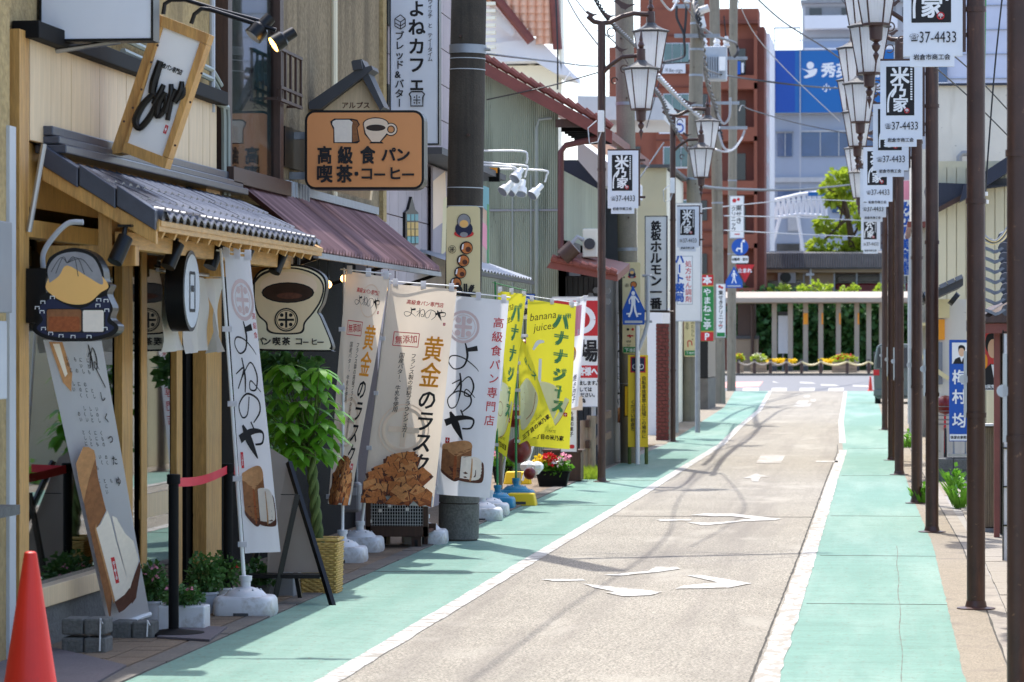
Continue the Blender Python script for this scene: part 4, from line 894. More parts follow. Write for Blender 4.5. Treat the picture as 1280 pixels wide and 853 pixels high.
def xarm(name, label, x0, x1, py, Y, ins=(), m='zinc', w_=.09):
    a, b = PY(x0, py, Y), PY(x1, py, Y); t = thing(name, label, 'crossarm', (a + b) / 2)
    MB().beam(a, b, w_).build('bar', m, t)
    for x in ins:
        p = PY(x, py, Y); MB().lathe(p, [(.02, .05), (.09, .10), (.05, .15), (.09, .2), (.05, .26), (.03, .32)], 10).build('insulator', 'ceramic', t, smooth=True)
    return t
xarm('crossarm', 'grey crossarm with two insulators at the top of the banded concrete pole', 842, 862, 8, 77.6, (845, 859))
xarm('crossarm', 'grey crossarm behind the transformer pole, second from the top', 843, 900, 45, 77.6)
xarm('crossarm', 'grey crossarm with dark insulators right of the transformer', 900, 934, 73, 100, (905,))
xarm('crossarm', 'long grey crossarm with white fittings below the transformer', 888, 924, 129, 100)
xarm('crossarm', 'lowest grey crossarm right of the poles', 898, 934, 160, 100)
tr = thing('transformer', 'ribbed grey transformer tank on the middle utility pole', 'transformer', PY(891, 102, 99.6))
a, b = PY(877, 60, 99.5), PY(909, 102, 99.5)
MB().box(a.x, b.x, 99.0, 99.6, b.z, a.z).build('tank', 'transformer', tr, bevel=.04)
mb = MB()
for k in range(7): x = a.x + .1 + k * .07; MB().box(x, x + .03, 98.85, 99.0, b.z + .05, a.z - .3).build('cooling_fin', 'transformer', tr)
for x in (880, 896, 908): MB().lathe(PY(x, 60, 99.3), [(.05, 0), (.11, .06), (.07, .12), (.11, .18), (.07, .24), (.05, .34)], 10).build('bushing', 'ceramic', tr, smooth=True)
B('label_plate', 'white', tr, PY(899, 0, 98.9).x, PY(907, 0, 98.9).x, 98.8, 98.84, PY(0, 97, 98.9).z, PY(0, 80, 98.9).z)
sw = thing('switch_box', 'white switch box tilted on the banded concrete pole', 'switch', PY(875, 36, 77))
MB().hexa([PY(x, y, 77) for x, y in ((870, 24), (880, 20), (883, 34), (873, 38))], [PY(x, y, 77.3) for x, y in ((870, 24), (880, 20), (883, 34), (873, 38))]).build('housing', 'white', sw, bevel=.02)
MB().tube([PY(874, 14, 77), PY(886, 10, 77)], .09, 10).build('bushing', 'ceramic', sw, smooth=True)
# ================================================================== CABLES
def cable(label, pts, r=.012, m='wire'):
    P_ = [PY(*p) if len(p) == 3 else Vector(p[:3]) for p in pts]
    c_ = [Vector(p) for p in curve([tuple(p) for p in P_], 7)] if len(P_) > 2 else P_
    o = MB().tube(c_, r, 5).build('overhead_cable', m, smooth=True); tag(o, label, 'cable', 'overhead cables'); return o
cable('black cable from the mauve building past the first lantern post to the far poles', [(605, 67, 44), (690, 77, 60), (752, 83, 72), (862, 78, 78)], .016)
cable('black cable crossing in front of the red building and the blue sign', [(862, 76, 78), (905, 94, 100), (1000, 107, 105), (1060, 111, 110), (1112, 112, 112)], .03)
cable('cable slanting from the green shed wall up to the first lantern post', [(608, 125, 47), (690, 107, 47), (757, 88, 46)], .01)
cable('thin cable dropping to the first lantern post from the top of the photo', [(702, -15, 50), (722, 22, 49), (748, 57, 48)], .012)
cable('second thin cable dropping towards the lantern post bird ornaments', [(713, -10, 50), (728, 10, 49), (742, 25, 48)], .010)
cable('vertical cable on the roof edge of the orange tiled house', [(694, -20, 47), (697, 60, 47), (697, 112, 47.1)], .012)
cable('thin line rising from the shed roof to the upper left sky', [(703, 105, 60), (740, 50, 62), (775, -15, 64)], .008, 'wiregrey')
tw = []
for k in range(60):
    f = k / 59; tw.append((f, k))
def bundle(label, pts, r=.022, off=.035, n=3, m='wire'):
    base = [Vector(p) for p in curve([tuple(PY(*p)) for p in pts], 14)]
    mb = MB()
    for j in range(n):
        q = [p + Vector((math.cos(i * 1.1 + j * 2.1) * off, 0, math.sin(i * 1.1 + j * 2.1) * off)) for i, p in enumerate(base)]
        mb.tube(q, r, 5)
    o = mb.build('cable_bundle', m, smooth=True, kind='thing'); tag(o, label, 'cable bundle')
bundle('twisted black cable bundle passing over the first lantern post', [(735, -20, 43), (752, 12, 43.5), (768, 32, 44), (785, 48, 46), (800, 62, 50)], .012, .022)
bundle('grey twisted cable bundle hanging between the two left lantern posts', [(822, 95, 48), (838, 112, 54), (858, 132, 60), (880, 150, 66), (898, 160, 76)], .018, .03, m='wiregrey')
bundle('dark twisted cable bundle falling beside the second lantern post', [(815, 108, 52), (828, 125, 55), (838, 150, 58), (858, 185, 66), (872, 205, 77)], .016, .03)
bundle('black bundle looping down the transformer pole', [(868, 0, 77), (876, 40, 77), (884, 100, 90), (896, 140, 99), (902, 175, 100)], .03, .05)
for i, (pts, r, m, lb) in enumerate([
    ([(820, -10, 60), (838, 13, 62), (848, -5, 64)], .02, 'wiregrey', 'white cable loop at the top between lantern and red building'),
    ([(846, 8, 77), (846, 22, 77), (853, 38, 77), (856, 48, 77)], .03, 'wire', 'black lead hanging from the left insulator of the top crossarm'),
    ([(858, 8, 77), (857, 28, 77), (855, 48, 77), (856, 62, 77), (853, 72, 77), (830, 78, 76)], .03, 'wire', 'black lead hanging from the right insulator and bending left'),
    ([(878, 35, 78), (892, 45, 85), (908, 50, 95), (920, 55, 99), (922, 66, 99), (917, 72, 99)], .04, 'wire', 'black cable arching over the transformer'),
    ([(895, 133, 99), (898, 145, 99), (905, 155, 99), (912, 145, 99), (913, 122, 99)], .035, 'wiregrey', 'white cable loop under the long crossarm'),
    ([(898, 165, 99), (905, 185, 99), (915, 187, 99), (926, 175, 99), (931, 163, 99)], .035, 'wiregrey', 'white cable loop hanging right of the transformer pole'),
    ([(890, 185, 95), (905, 190, 95), (918, 186, 97), (928, 172, 98)], .03, 'wiregrey', 'second white cable loop crossing the poles'),
    ([(924, 140, 100), (928, 132, 101), (940, 138, 104), (1000, 155, 110), (1075, 170, 115)], .02, 'wire', 'thin cable crossing low in front of the blue glass building'),
    ([(938, -10, 90), (980, 28, 94), (1048, 72, 100), (1112, 130, 104), (1200, 200, 110)], .025, 'wire', 'cable slanting from the sky across the blue sign to the right'),
    ([(922, 0, 90), (945, 45, 95), (990, 95, 100), (1050, 152, 104)], .014, 'wiregrey', 'pale thin wire slanting across the blue sign'),
    ([(905, 20, 101), (908, 50, 101), (914, 75, 101)], .02, 'wire', 'short lead beside the far slim pole'),
    ([(860, 228, 80), (905, 236, 100), (1000, 237, 140), (1072, 230, 180)], .05, 'wire', 'black cable crossing above the station roof'),
    ([(870, 262, 100), (1000, 250, 140), (1080, 252, 160)], .02, 'wiregrey', 'grey thin line above the station roof'),
    ([(905, 270, 100), (1000, 272, 140), (1080, 276, 160)], .02, 'wiregrey', 'second grey thin line above the station roof'),
    ([(905, 288, 100), (1000, 293, 140), (1080, 296, 160)], .02, 'wiregrey', 'third and lowest thin line above the station roof'),
    ([(808, 160, 75), (822, 110, 75), (830, 80, 75)], .012, 'wire', 'pair of slanting dark wires before the red building'),
    ([(795, 230, 62), (815, 200, 62), (830, 178, 62)], .014, 'wiregrey', 'pale wire loop above the black lettered sign'),
    ([(752, 40, 46), (770, 55, 47), (785, 80, 50)], .01, 'wire', 'thin lead between lantern post and pale concrete pole'),
    ([(1180, 60, 26), (1215, 90, 27), (1262, 140, 28)], .006, 'wire', 'thin cable slanting down between the two nearest right posts'),
    ([(1170, 85, 26), (1215, 125, 27), (1262, 172, 28)], .006, 'wire', 'second thin cable slanting down between the nearest right posts'),
    ([(1232, -10, 27), (1230, 100, 27), (1226, 180, 27), (1228, 240, 27)], .008, 'greenpole', 'green cable hanging down between the two nearest right posts'),
    ([(1221, 60, 27), (1224, 120, 27), (1228, 180, 27), (1230, 230, 27)], .008, 'wire', 'dark cable hanging down beside the green one'),
    ([(1253, -5, 27), (1244, 80, 27), (1236, 180, 27), (1232, 240, 27)], .007, 'wire', 'dark cable converging from the upper right on the cable clamp'),
    ([(1048, -5, 60), (1066, 15, 60), (1096, 36, 60)], .008, 'wire', 'thin wire above the right hand lanterns')]):
    cable(lb, pts, r, m)
cl = thing('cable_clamp', 'white cable clamps and coiled grey cable hanging by the tiled roof on the right', 'cable clamp', PY(1230, 300, 27))
for k, (x, y) in enumerate(((1228, 243), (1233, 250), (1227, 258), (1232, 240))): MB().tube([PY(x, y, 27), PY(x, y + 5, 27)], .018, 8).build('clamp', 'ceramic', cl)
for k in range(5): MB().tube([Vector(p) for p in curve([tuple(PY(x, y, 27 + .03 * k)) for x, y in ((1226 - k * .5, 262), (1227 - k, 285 + k * 2), (1232, 295 + 2 * k), (1243, 301 + k), (1252 + k, 294 + k), (1262, 280))])], .0075, 5).build('coiled_cable', ('wiregrey', 'tan', 'wire')[k % 3], cl, smooth=True)
# crossarm and coils above the frame over the near pole (they throw the shadow across the road)
hi = thing('crossarm', 'crossarm with cable coils high on the thick dark pole, above the top of the photo', 'crossarm', (-3.3, 32, 8.2))
MB().beam((-4.4, 31.1, 8.2), (-1.8, 32.4, 8.2), .09).build('bar', 'zinc', hi)
R = random.Random(2)
for k in range(6):
    x = -4.4 + .3 * k; MB().tube([Vector(p) for p in curve([(x, 31.3 + R.uniform(-.2, .6), 8.2), (x + .5, 31.7 + R.uniform(-.5, .5), 7.9), (x + 1.1, 32.2 + R.uniform(-.5, .4), 8.0), (x + 1.5, 32.0 + R.uniform(-.2, .9), 8.3)])], .014, 5).build('cable_coil', 'wire', hi, smooth=True)
for ci, c in enumerate(([(-3.6, 10, 8.1), (-3.4, 25, 7.7), (-3.3, 34, 7.9), (-3.8, 46, 8.2), (-4.2, 78, 8.9)], [(-3.0, 33, 8.0), (-2.8, 40, 7.8), (-3.6, 50, 8.2)])):
    o = MB().tube([Vector(p) for p in curve(c, 10)], .013, 5).build('overhead_cable', 'wire', smooth=True); tag(o, ('long', 'short')[ci] + ' cable running high along the street above the top of the photo', 'cable', 'overhead cables')
# ================================================================== SIGNS ON POLES AND WALLS, LEFT AND FAR
def tan_sign(name, label, x0, y0, x1, y1, Y, granny=True, kind=0):
    t, q = board(name, label, 'sign', x0, y0, x1, y1, Y, .012, pm='tan', radius=(x1 - x0) * .12, rim=0)
    w_ = x1 - x0; cx = (x0 + x1) / 2
    def doll(cx, cy, s):     # plain generic stand-in figure: round grey hair shape, navy body, no face
        q.poly('posterred', ell(cx, cy + s * 1.1, s * .95, s * .38)); q.poly('inknavy', ell(cx, cy + s * .65, s * .85, s * .75)); q.poly('ink', ell(cx, cy - .1 * s, s * .66, s * .72)); q.poly('signgrey', ell(cx, cy - .1 * s, s * .6, s * .66))
        q.poly('peach', ell(cx, cy + s * .15, s * .42, s * .36)); q.poly('signgrey', ell(cx, cy + s * 1.2, s * .38, s * .25))
    return t, q, doll
t, q, doll = tan_sign('pole_sign', 'tan sign with brown dumpling row strapped to the thick dark pole', 558, 258, 600, 404, atN(2).y - rN(2) - .03)
doll(580, 278, 13)
for k, (x, y) in enumerate(((583, 310), (579, 326), (575.5, 341), (570, 354), (566, 365))):
    q.poly('ink', ell(x, y, 8.2 - k * .3)); q.poly('rusk1', ell(x + .6, y + .3, 6.8 - k * .3)); q.poly('crustdark', ell(x + 2.3, y + 2, 3.4 - k * .2)); q.poly('inkwhite', [(x - 5, y - 4), (x - 3, y - 5), (x - 4, y + 2), (x - 6, y + 2)])
q.mon('ink', 565.5, 312, 4.6); q.text('ink', '米', 582, 355, 26, v=True, bold=.06); q.text('ink', '乃', 580, 376, 22, v=True, bold=.06); q.finish(t)
t, q, doll = tan_sign('pole_sign', 'tan sign on the pale pole above the yellow bicycle notice', 778, 328, 800.5, 442, atA(2).y - rA(2) - .03)
doll(790, 340, 5.5); q.poly('ink', ell(792, 356, 4.2)); q.poly('rusk1', ell(792, 356, 3.4)); q.mon('ink', 783.5, 357, 2.2)
for x, y, m in ((785, 412, 'ink'), (791, 412, 'inkred'), (787, 420, 'inkred')): q.poly(m, ell(x, y, 1.6))
q.stroke('inkred', [(784, 420), (792, 420)], 1.6); q.text('ink', '058', 786, 427, 4); q.text('ink', '37', 786, 432, 4); q.rect('greenpole', 779, 434, 800, 441); q.text('inkwhite', '下本町', 789, 438, 5.5); q.finish(t)
t, q, doll = tan_sign('pole_sign', 'small tan sign on the banded pole below the white pylon sign', 855, 398, 871, 446, atB(2).y - rB(2) - .03)
q.text('ink', 'みたらし', 866, 401, 5, v=True); q.text('ink', '五平', 859, 403, 5, v=True); q.stroke('inkred', [(860, 434), (860, 427), (864, 427), (865, 432)], 1.2); q.rect('greenpole', 856, 438.5, 870, 444.5); q.text('inkwhite', '下本町', 863, 441.5, 4); q.finish(t)
# blue pedestrian crossing sign
b_ = G(797, 581); Y = b_.y - .0
ped = thing('pedestrian_sign', 'blue pentagon pedestrian crossing sign on a white pole before the pale concrete pole', 'road sign', (b_.x, Y, 0))
MB().tube([(b_.x, Y, 0), PY(797, 407, Y)], .034, 12).build('pole', 'white', ped, smooth=True); MB().tube([PY(797, 460, Y), PY(797, 440, Y - .0), PY(806, 418, Y), PY(810, 402, Y), PY(810, 345, Y)], .03, 10).build('bent_tube', 'lightgrey', ped, smooth=True)
MB().tube([PY(803, 345, Y), PY(815, 345, Y)], .02, 8).build('clamp', 'zinc', ped); MB().tube([PY(803, 402, Y), PY(815, 402, Y)], .02, 8).build('clamp', 'zinc', ped)
pts = [(791, 357), (806, 388), (805.5, 406), (778.5, 406), (778, 388)]
MB().prism([PY(x, y, Y - .06) for x, y in pts], (0, .02, 0)).build('panel', 'inkblue', ped)
q = face(778, 357, 806, 407, Y - .06)
def walker(q, cx, y0, h, m='inkwhite'):
    k = h / 40
    q.poly(m, ell(cx, y0 + 3 * k, 2.6 * k, 3 * k, 10))
    q.poly(m, [(cx - 3 * k, y0 + 6.5 * k), (cx + 3 * k, y0 + 6.5 * k), (cx + 3 * k, y0 + 19 * k), (cx - 2.5 * k, y0 + 19 * k)])
    q.stroke(m, [(cx - 2.5 * k, y0 + 8 * k), (cx - 5.5 * k, y0 + 13 * k), (cx - 5 * k, y0 + 18 * k)], 1.8 * k, sm=False); q.stroke(m, [(cx + 2.5 * k, y0 + 8 * k), (cx + 6 * k, y0 + 12 * k), (cx + 8 * k, y0 + 16 * k)], 1.8 * k, sm=False)
    q.stroke(m, [(cx - 1 * k, y0 + 18 * k), (cx - 2.5 * k, y0 + 28 * k), (cx - 6 * k, y0 + 36 * k)], 2.8 * k, sm=False); q.stroke(m, [(cx + 1.5 * k, y0 + 18 * k), (cx + 3 * k, y0 + 28 * k), (cx + 6 * k, y0 + 36 * k)], 2.8 * k, sm=False)
walker(q, 791.5, 364, 36); q.rect('inkwhite', 783, 391.5, 787, 393.5); q.rect('inkwhite', 797, 391.5, 801.5, 393.5); q.rect('lightgrey', 781, 401, 803, 404); q.finish(ped)
# yellow bicycle notice
t, q = board('bicycle_notice', 'tall yellow no bicycle parking notice behind the white sign pole', 'sign', 785, 444, 810, 559, 50.0, .03, pm='yellowplastic')
q.rect('inkred', 788, 446, 807, 466, 'picture'); q.rect('inknavy', 789.5, 447.5, 805.5, 464.5, 'picture')
for x in (794, 801.5): q.ring('inkwhite', x, 458.5, 3, .8)
q.stroke('inkwhite', [(794, 458), (797, 452), (801, 458), (796, 458)], .8, sm=False)
q.text('ink', '自転車放置禁止区域この場所に', 805, 470, 5.6, v=True); q.text('inkred', '自転車バイクを置かないで', 798.5, 472, 5.6, v=True); q.text('ink', 'ください岩倉市', 791, 500, 5.6, v=True); q.finish(t)
for x in (787, 808): MB().tube([PY(x, 581, 50.04), PY(x, 555, 50.04)], .03, 6).build('leg', 'greenstem', t)
t, q = board('yellow_plate', 'narrow yellow and black striped plate on the pale pole left of the notice', 'sign', 780, 482, 786, 521, 50.3, .02, 'ink', 'yellowplastic', 1.2)
# 鉄板ホルモン一番
t, q = board('vertical_shop_sign', 'white vertical sign with bold black 鉄板ホルモン一番 lettering', 'sign', 806, 270, 834, 389, 58, .16, 'darkgrey', 'white', 1)
for i, ch in enumerate('鉄板'): q.text('ink', ch, 820, 276 + i * 12, 13, v=True, bold=.04)
for i, ch in enumerate('ホルモン一番'): q.text('ink', ch if ch != 'ー' else '|', 820, 301 + i * 14.2, 15, v=True, bold=.04)
q.finish(t); MB().tube([PY(803, 389, 58.1), PY(842, 390, 58.1)], .02, 6).build('bracket', 'darkwood', t)
# white pylon sign
t, q = board('pylon_sign', 'tall white pylon sign with pink and blue pharmacy lettering behind the second lantern post', 'sign', 843, 254, 876.5, 402, 64, .3, 'lightgrey', 'white', 1)
q.rect('lightgrey', 846, 320, 866, 381); q.rect('inkwhite', 847, 321, 865, 380); q.text('inkred', '処方せん調剤', 860.5, 326, 8.2, v=True, pitch=8.8); q.text('inkblue', 'ハート薬局', 849.5, 318, 12, v=True, bold=.05); q.finish(t)
MB().tube([PY(845, 541, 64.1), PY(845, 400, 64.1)], .05, 8).build('leg', 'zinc', t); MB().tube([PY(872, 541, 64.1), PY(872, 400, 64.1)], .05, 8).build('leg', 'zinc', t)
# green/red sign
t, q = board('parking_sign', 'red and green hanging sign reading やまねこ亭 with a white P', 'sign', 876, 343, 892, 427, 88, .1, pm='greenpole')
q.rect('inkred', 876.2, 343.5, 891.8, 357); q.rect('inkred', 876.2, 415, 891.8, 426.5); q.rect('gold', 876.2, 357, 891.8, 358.2); q.rect('gold', 876.2, 414, 891.8, 415.2)
q.text('inkwhite', '本', 884, 344.5, 11.5, v=True, bold=.05); q.text('inkwhite', 'やまねこ亭', 884, 360, 10.4, v=True, bold=.02); q.text('inkwhite', 'P', 884, 420.7, 12, bold=.03); q.finish(t)
# clinic signs
t, q = board('clinic_sign', 'narrow white clinic sign with red mark on the transformer pole', 'sign', 895, 355, 907, 422, 100, .05, 'lightgrey', 'white', .6)
q.text('ink', '東せきクリニック', 901, 363, 6.1, v=True, bold=.03); q.poly('inkred', ell(899.5, 358.5, 1.8)); q.poly('inkred', ell(902.5, 360, 1.6)); q.stroke('inkred', [(898, 407), (903, 407)], 1.2); q.rect('greenpole', 896, 416, 906, 421); q.finish(t)
t, q = board('clinic_sign', 'white clinic sign with red logo above the round blue arrow sign', 'sign', 912, 245, 930, 298, 126, .1, 'lightgrey', 'white', .8)
q.poly('inkred', ell(918, 251, 2.6)); q.poly('inkred', ell(923, 249.5, 2)); q.text('ink', '東せき', 923.5, 256, 8, v=True, bold=.02); q.text('ink', 'クリニック', 917, 258, 6.4, v=True, bold=.02); q.stroke('inkred', [(918, 293), (925, 293)], 1.4); q.finish(t)
rs = thing('turn_left_sign', 'round blue sign with white arrows on the far slim pole', 'road sign', PY(925, 318, 126))
MB().tube([PY(925, 309, 126), PY(925, 309, 125.94)], PY(935.5, 0, 126).x - PY(925, 0, 126).x, 24).build('disc', 'inkblue', rs); q = face(914, 298, 936, 320, 125.94)
q.stroke('inkwhite', [(927, 316), (927, 302)], 2, sm=False); q.poly('inkwhite', [(922, 301), (931, 299.5), (931, 303.5)]); q.stroke('inkwhite', [(927, 311), (921, 311)], 2, sm=False); q.poly('inkwhite', [(922, 307), (922, 315), (916.5, 311)]); q.finish(rs)
t, q = board('plate_sign', 'small white plate with black lettering under the round blue sign', 'road sign', 914.5, 320, 935.5, 329, 126, .04, pm='white', radius=2); q.text('ink', '自動車・原付', 925, 324.5, 4, sx=.85, bold=.03); q.finish(t)
st = thing('stop_sign', 'red inverted triangle stop sign on the far slim pole', 'road sign', PY(931, 354, 126))
MB().prism([PY(x, y, 126) for x, y in ((919, 331), (943, 331), (931, 354))], (0, .05, 0)).build('panel', 'inkred', st); q = face(919, 331, 943, 354, 126); q.text('inkwhite', '止まれ', 931, 338.5, 6, bold=.04); q.finish(st)
pd = thing('pedestrian_sign', 'small blue pedestrian crossing sign beside the red stop sign', 'road sign', PY(917, 360, 125.8))
MB().prism([PY(x, y, 125.8) for x, y in ((917.5, 333), (928, 352), (928, 360), (907, 360), (907, 352))], (0, .05, 0)).build('panel', 'inkblue', pd); q = face(907, 333, 928, 360, 125.8); walker(q, 917.5, 338, 18); q.rect('lightgrey', 909, 357, 926, 358.5); q.finish(pd)
# ================================================================== SHOP SIGNS ABOVE THE STREET
t, q = board('blank_sign', 'blank white sign box with black frame at the top left corner', 'sign', 49, -25, 192, 51, 19.5, .16, 'black', 'whitebd', 3)
MB().tube([PY(70, 64, 19.6), PY(150, 52, 19.6)], .016, 6).build('support_rod', 'steel', t, smooth=True)
# slanted wooden sign with raised calligraphy
Y = 20.6
TL, TR, BR, BL = (204, 20), (262, 43), (206, 211), (152, 190)
ws = thing('wooden_name_sign', 'tilted white sign in a knotty timber frame with raised black calligraphy', 'sign', PY(180, 200, Y))
def bar(a, b, c, d, m='wood', dep=.16, y=Y, nm='frame_bar'): MB().prism([PY(*p, y) for p in (a, b, c, d)], (0, dep, 0)).build(nm, m, ws, bevel=.003)
def mix(a, b, f): return (a[0] + (b[0] - a[0]) * f, a[1] + (b[1] - a[1]) * f)
bar(TL, TR, mix(TR, BR, .075), mix(TL, BL, .075)); bar(mix(TL, BL, .925), mix(TR, BR, .925), BR, BL)
bar(mix(TL, BL, .077), mix(mix(TL, BL, .077), mix(TR, BR, .077), .06), mix(mix(TL, BL, .923), mix(TR, BR, .923), .06), mix(TL, BL, .923))
bar(mix(mix(TL, BL, .077), mix(TR, BR, .077), .86), mix(TR, BR, .077), mix(TR, BR, .923), mix(mix(TL, BL, .923), mix(TR, BR, .923), .86))
MB().prism([PY(*p, Y + .05) for p in ((197, 17), (205, 21), (153, 191), (137, 193))], (0, .24, 0)).build('side_board', 'wood', ws)
MB().prism([PY(*p, Y + .02) for p in (mix(TL, TR, .05), mix(TR, TL, .1), mix(BR, BL, .1), mix(BL, BR, .05))], (0, .04, 0)).build('panel', 'white', ws)
q = Sheet(PY(*TL, Y + .018), PY(*TR, Y + .018), PY(*BR, Y + .018), PY(*BL, Y + .018), 62, 178)
def raised(pts, wd):
    P_ = curve([(a, b, c) for a, b, c in pts], 5)
    MB().tube([q.at(a, b, .014) for a, b, c in P_], [wd * c * .009 for a, b, c in P_], 8).build('raised_stroke', 'black', ws, smooth=True)
raised([(14, 54, 1.2), (14, 80, 1.5), (16, 96, 1.3)], 2.1); raised([(20, 92, 1), (10, 112, 1.3), (6, 134, 1.4), (14, 142, 1.2), (22, 126, 1.2), (25, 104, 1), (17, 94, .9)], 1.9)
raised([(27, 80, .8), (25, 95, 1), (22, 108, .9)], 2.2); raised([(32, 88, .9), (28, 104, 1.2), (32, 120, 1), (38, 106, .9), (34, 92, .8)], 2.2); raised([(36, 76, .8), (40, 90, 1), (40, 112, 1.1)], 2.2)
raised([(44, 80, .8), (42, 92, 1.1), (46, 120, .9)], 1.9); raised([(48, 68, .7), (50, 80, 1), (47, 96, 1)], 2.4); raised([(48, 92, .9), (55, 84, 1), (53, 74, .8)], 1.9)
q.text('ink', '食パン専門店', 31, 58, 7.5, slant=.1, bold=.03, sx=.6); q.seal(45, 126, 4.2, 11); q.rect('inkwhite', 46, 130, 48.2, 133); q.finish(ws)
for px, py in ((196, 57), (188, 78), (176, 112), (165, 135), (154, 152), (251, 92), (237, 128), (218, 182)):
    c = PY(px + 1, py, Y - .001); MB().tube([c, c + Vector((0, -.003, 0))], .008, 7).build('knot', 'darkwood', ws)
def spot(label, path, a, b, r, Y, lit=False, cat='spotlight'):
    t = thing('arm_spotlight', label, cat, PY(*a, Y))
    MB().tube([PY(x, y, Y) for x, y in path], .014, 8).build('arm', 'black', t, smooth=True)
    A, B_ = PY(*a, Y), PY(*b, Y - .05); d = (B_ - A).normalized()
    MB().tube([A, A + (B_ - A) * .45, A + (B_ - A) * .55, B_], [r * .62, r * .66, r * .95, r], 14).build('lamp_housing', 'black', t, smooth=True)
    MB().tube([B_ - d * .004, B_ + d * .003], r * .86, 14).build('lamp_glass', 'bulb' if lit else 'steel', t)
    return t
spot('black swivel spotlight, unlit, first on the long arm above the timber sign', [(204, 18), (206, 5), (214, 0), (232, 0), (270, 12), (330, 28)], (338, 22), (316, 46), .062, 20.5)
spot('black swivel spotlight with glowing yellow lens at the end of the upper arm', [(239, 30), (243, 18), (252, 11), (262, 12), (300, 24), (345, 38)], (368, 40), (342, 56), .056, 20.45, lit=True)
# orange sign
t, q = board('orange_sign', 'orange lightbox with bread slice, coffee cup and 高級食パン 喫茶・コーヒー lettering', 'sign', 381, 138, 530, 237, 27.5, .22, 'black', 'signorange', 3, radius=13)
Y = 27.5
q.poly('ink', [(414, 156), (413, 152), (418, 148.5), (440, 148.5), (447, 150), (450, 156), (447, 160), (450, 177), (447, 179.5), (417, 179), (417, 162)])
q.poly('crust', [(440, 150), (446, 151.5), (448.5, 156), (446, 160), (448.5, 176), (441, 178)]); q.poly('crumb', [(415.5, 155.5), (416, 152), (420, 150), (437, 150), (441, 153), (440, 158), (440, 178), (418.5, 178), (418, 160)])
q.poly('ink', ell(470, 155, 16.2, 8)); q.poly('ink', [(453.8, 155), (486.2, 155), (485, 168), (477, 177), (480, 179.5), (462, 179.5), (464, 177), (456, 168)]); q.ring('ink', 489, 162, 6, 4.4); q.ring('inkpeach', 489, 162, 6, 2.2)
q.poly('inkpeach', ell(470, 155, 15, 6.8)); q.poly('inkpeach', [(455, 156), (485, 156), (483.5, 167), (475, 177.5), (465, 177.5), (457.5, 167)]); q.poly('ink', ell(470, 160, 12.2, 4)); q.poly('coffee', ell(470, 160, 11, 3.2))
for ch, x in zip('高級食', (406, 432, 460)): q.text('ink', ch, x, 182.5, 23, v=True, bold=.035, sx=.82)
for ch, x in zip('パン', (486, 504)): q.text('ink', ch, x, 184, 19, v=True, bold=.035)
for ch, x in zip('喫茶', (406, 431)): q.text('ink', ch, x, 206, 23, v=True, bold=.035, sx=.9)
q.text('ink', '・', 446, 208, 19, v=True, bold=.04)
for ch, x in zip('コー', (459, 475)): q.text('ink', ch, x, 208, 18, v=(ch != 'ー'), bold=.035) if ch != 'ー' else q.stroke('ink', [(468, 218.5), (482, 218.5)], 2.6)
q.text('ink', 'ヒ', 494, 208, 18, v=True, bold=.035); q.stroke('ink', [(503, 218.5), (518, 218.5)], 2.6); q.finish(t)
MB().beam(PY(382, 170, Y + .1), (FU, Y + .1, PY(382, 170, Y + .1).z), .06).build('wall_bracket', 'zinc', t); MB().beam(PY(382, 220, Y + .1), (FU, Y + .1, PY(382, 220, Y + .1).z), .06).build('wall_bracket', 'zinc', t)
# house-shaped plaque behind
hs = thing('gabled_plaque', 'gable shaped timber plaque with grey roof boards behind the orange sign', 'sign', PY(440, 140, 28.6)); Y = 28.6
MB().prism([PY(x, y, Y) for x, y in ((404, 138), (452, 97), (476, 138), (462, 250), (390, 232), (390, 150))], (0, .12, 0)).build('panel', 'woodpale', hs)
MB().prism([PY(x, y, Y - .12) for x, y in ((386, 128), (444, 88), (464, 82), (466, 87), (401, 136), (386, 137))], (0, .36, 0)).build('roof_board', 'darkgrey', hs); MB().prism([PY(x, y, Y - .1) for x, y in ((440, 76), (452, 74), (480, 134), (475, 138), (448, 88))], (0, .34, 0)).build('roof_board', 'darkgrey', hs)
MB().prism([PY(x, y, Y - .15) for x, y in ((439, 77), (451, 75), (453, 86), (441, 88))], (0, .4, 0)).build('ridge_tile', 'darkgrey', hs)
q = face(400, 90, 480, 140, Y); q.text('crustdark', 'アルプス', 445, 132, 9, bold=.02); q.finish(hs)
# vertical cafe sign
t, q = board('vertical_cafe_sign', 'tall white vertical sign reading よねカフェ with black edges', 'sign', 487, -30, 549, 181, 33, .16, 'black', 'whitebd', 1.6)
for ch, y in zip('よねカフェ', (0, 23, 47, 70, 93)): q.text('ink', ch, 521, y, 22, v=True, bold=.03)
for i, ch in enumerate('ブレッド&バター'):
    q.text('ink', ch, 499.5, 39 + i * 12, 12, v=True, bold=.02)
for i, ch in enumerate('ウィッチ と ティータイム'): q.text('ink', ch, 538, -1 + i * 6.0, 6.6, v=True)
for a, b in (((494, 24), (501, 19)), ((501, 19), (507, 24)), ((507, 24), (507, 33)), ((507, 33), (501, 37)), ((501, 37), (494, 33)), ((494, 33), (494, 24)), ((494, 24), (501, 28)), ((501, 28), (507, 24)), ((501, 28), (501, 37)), ((494, 29), (501, 33)), ((501, 33), (507, 29))): q.stroke('ink', [a, b], 1.1)
q.stroke('ink', [(514, 122), (512, 118), (515, 115), (528, 115), (531, 118), (529, 122), (529, 133), (514, 133), (514, 122)], 1.8, sm=False)
q.stroke('ink', [(517, 125.5), (526, 125.5)], 1.2); q.stroke('ink', [(521.5, 119), (521.5, 131)], 1.2)
for a in (518.5, 524.5):
    for b in (122, 129): q.poly('ink', ell(a, b, 1, n=8))
q.finish(t)
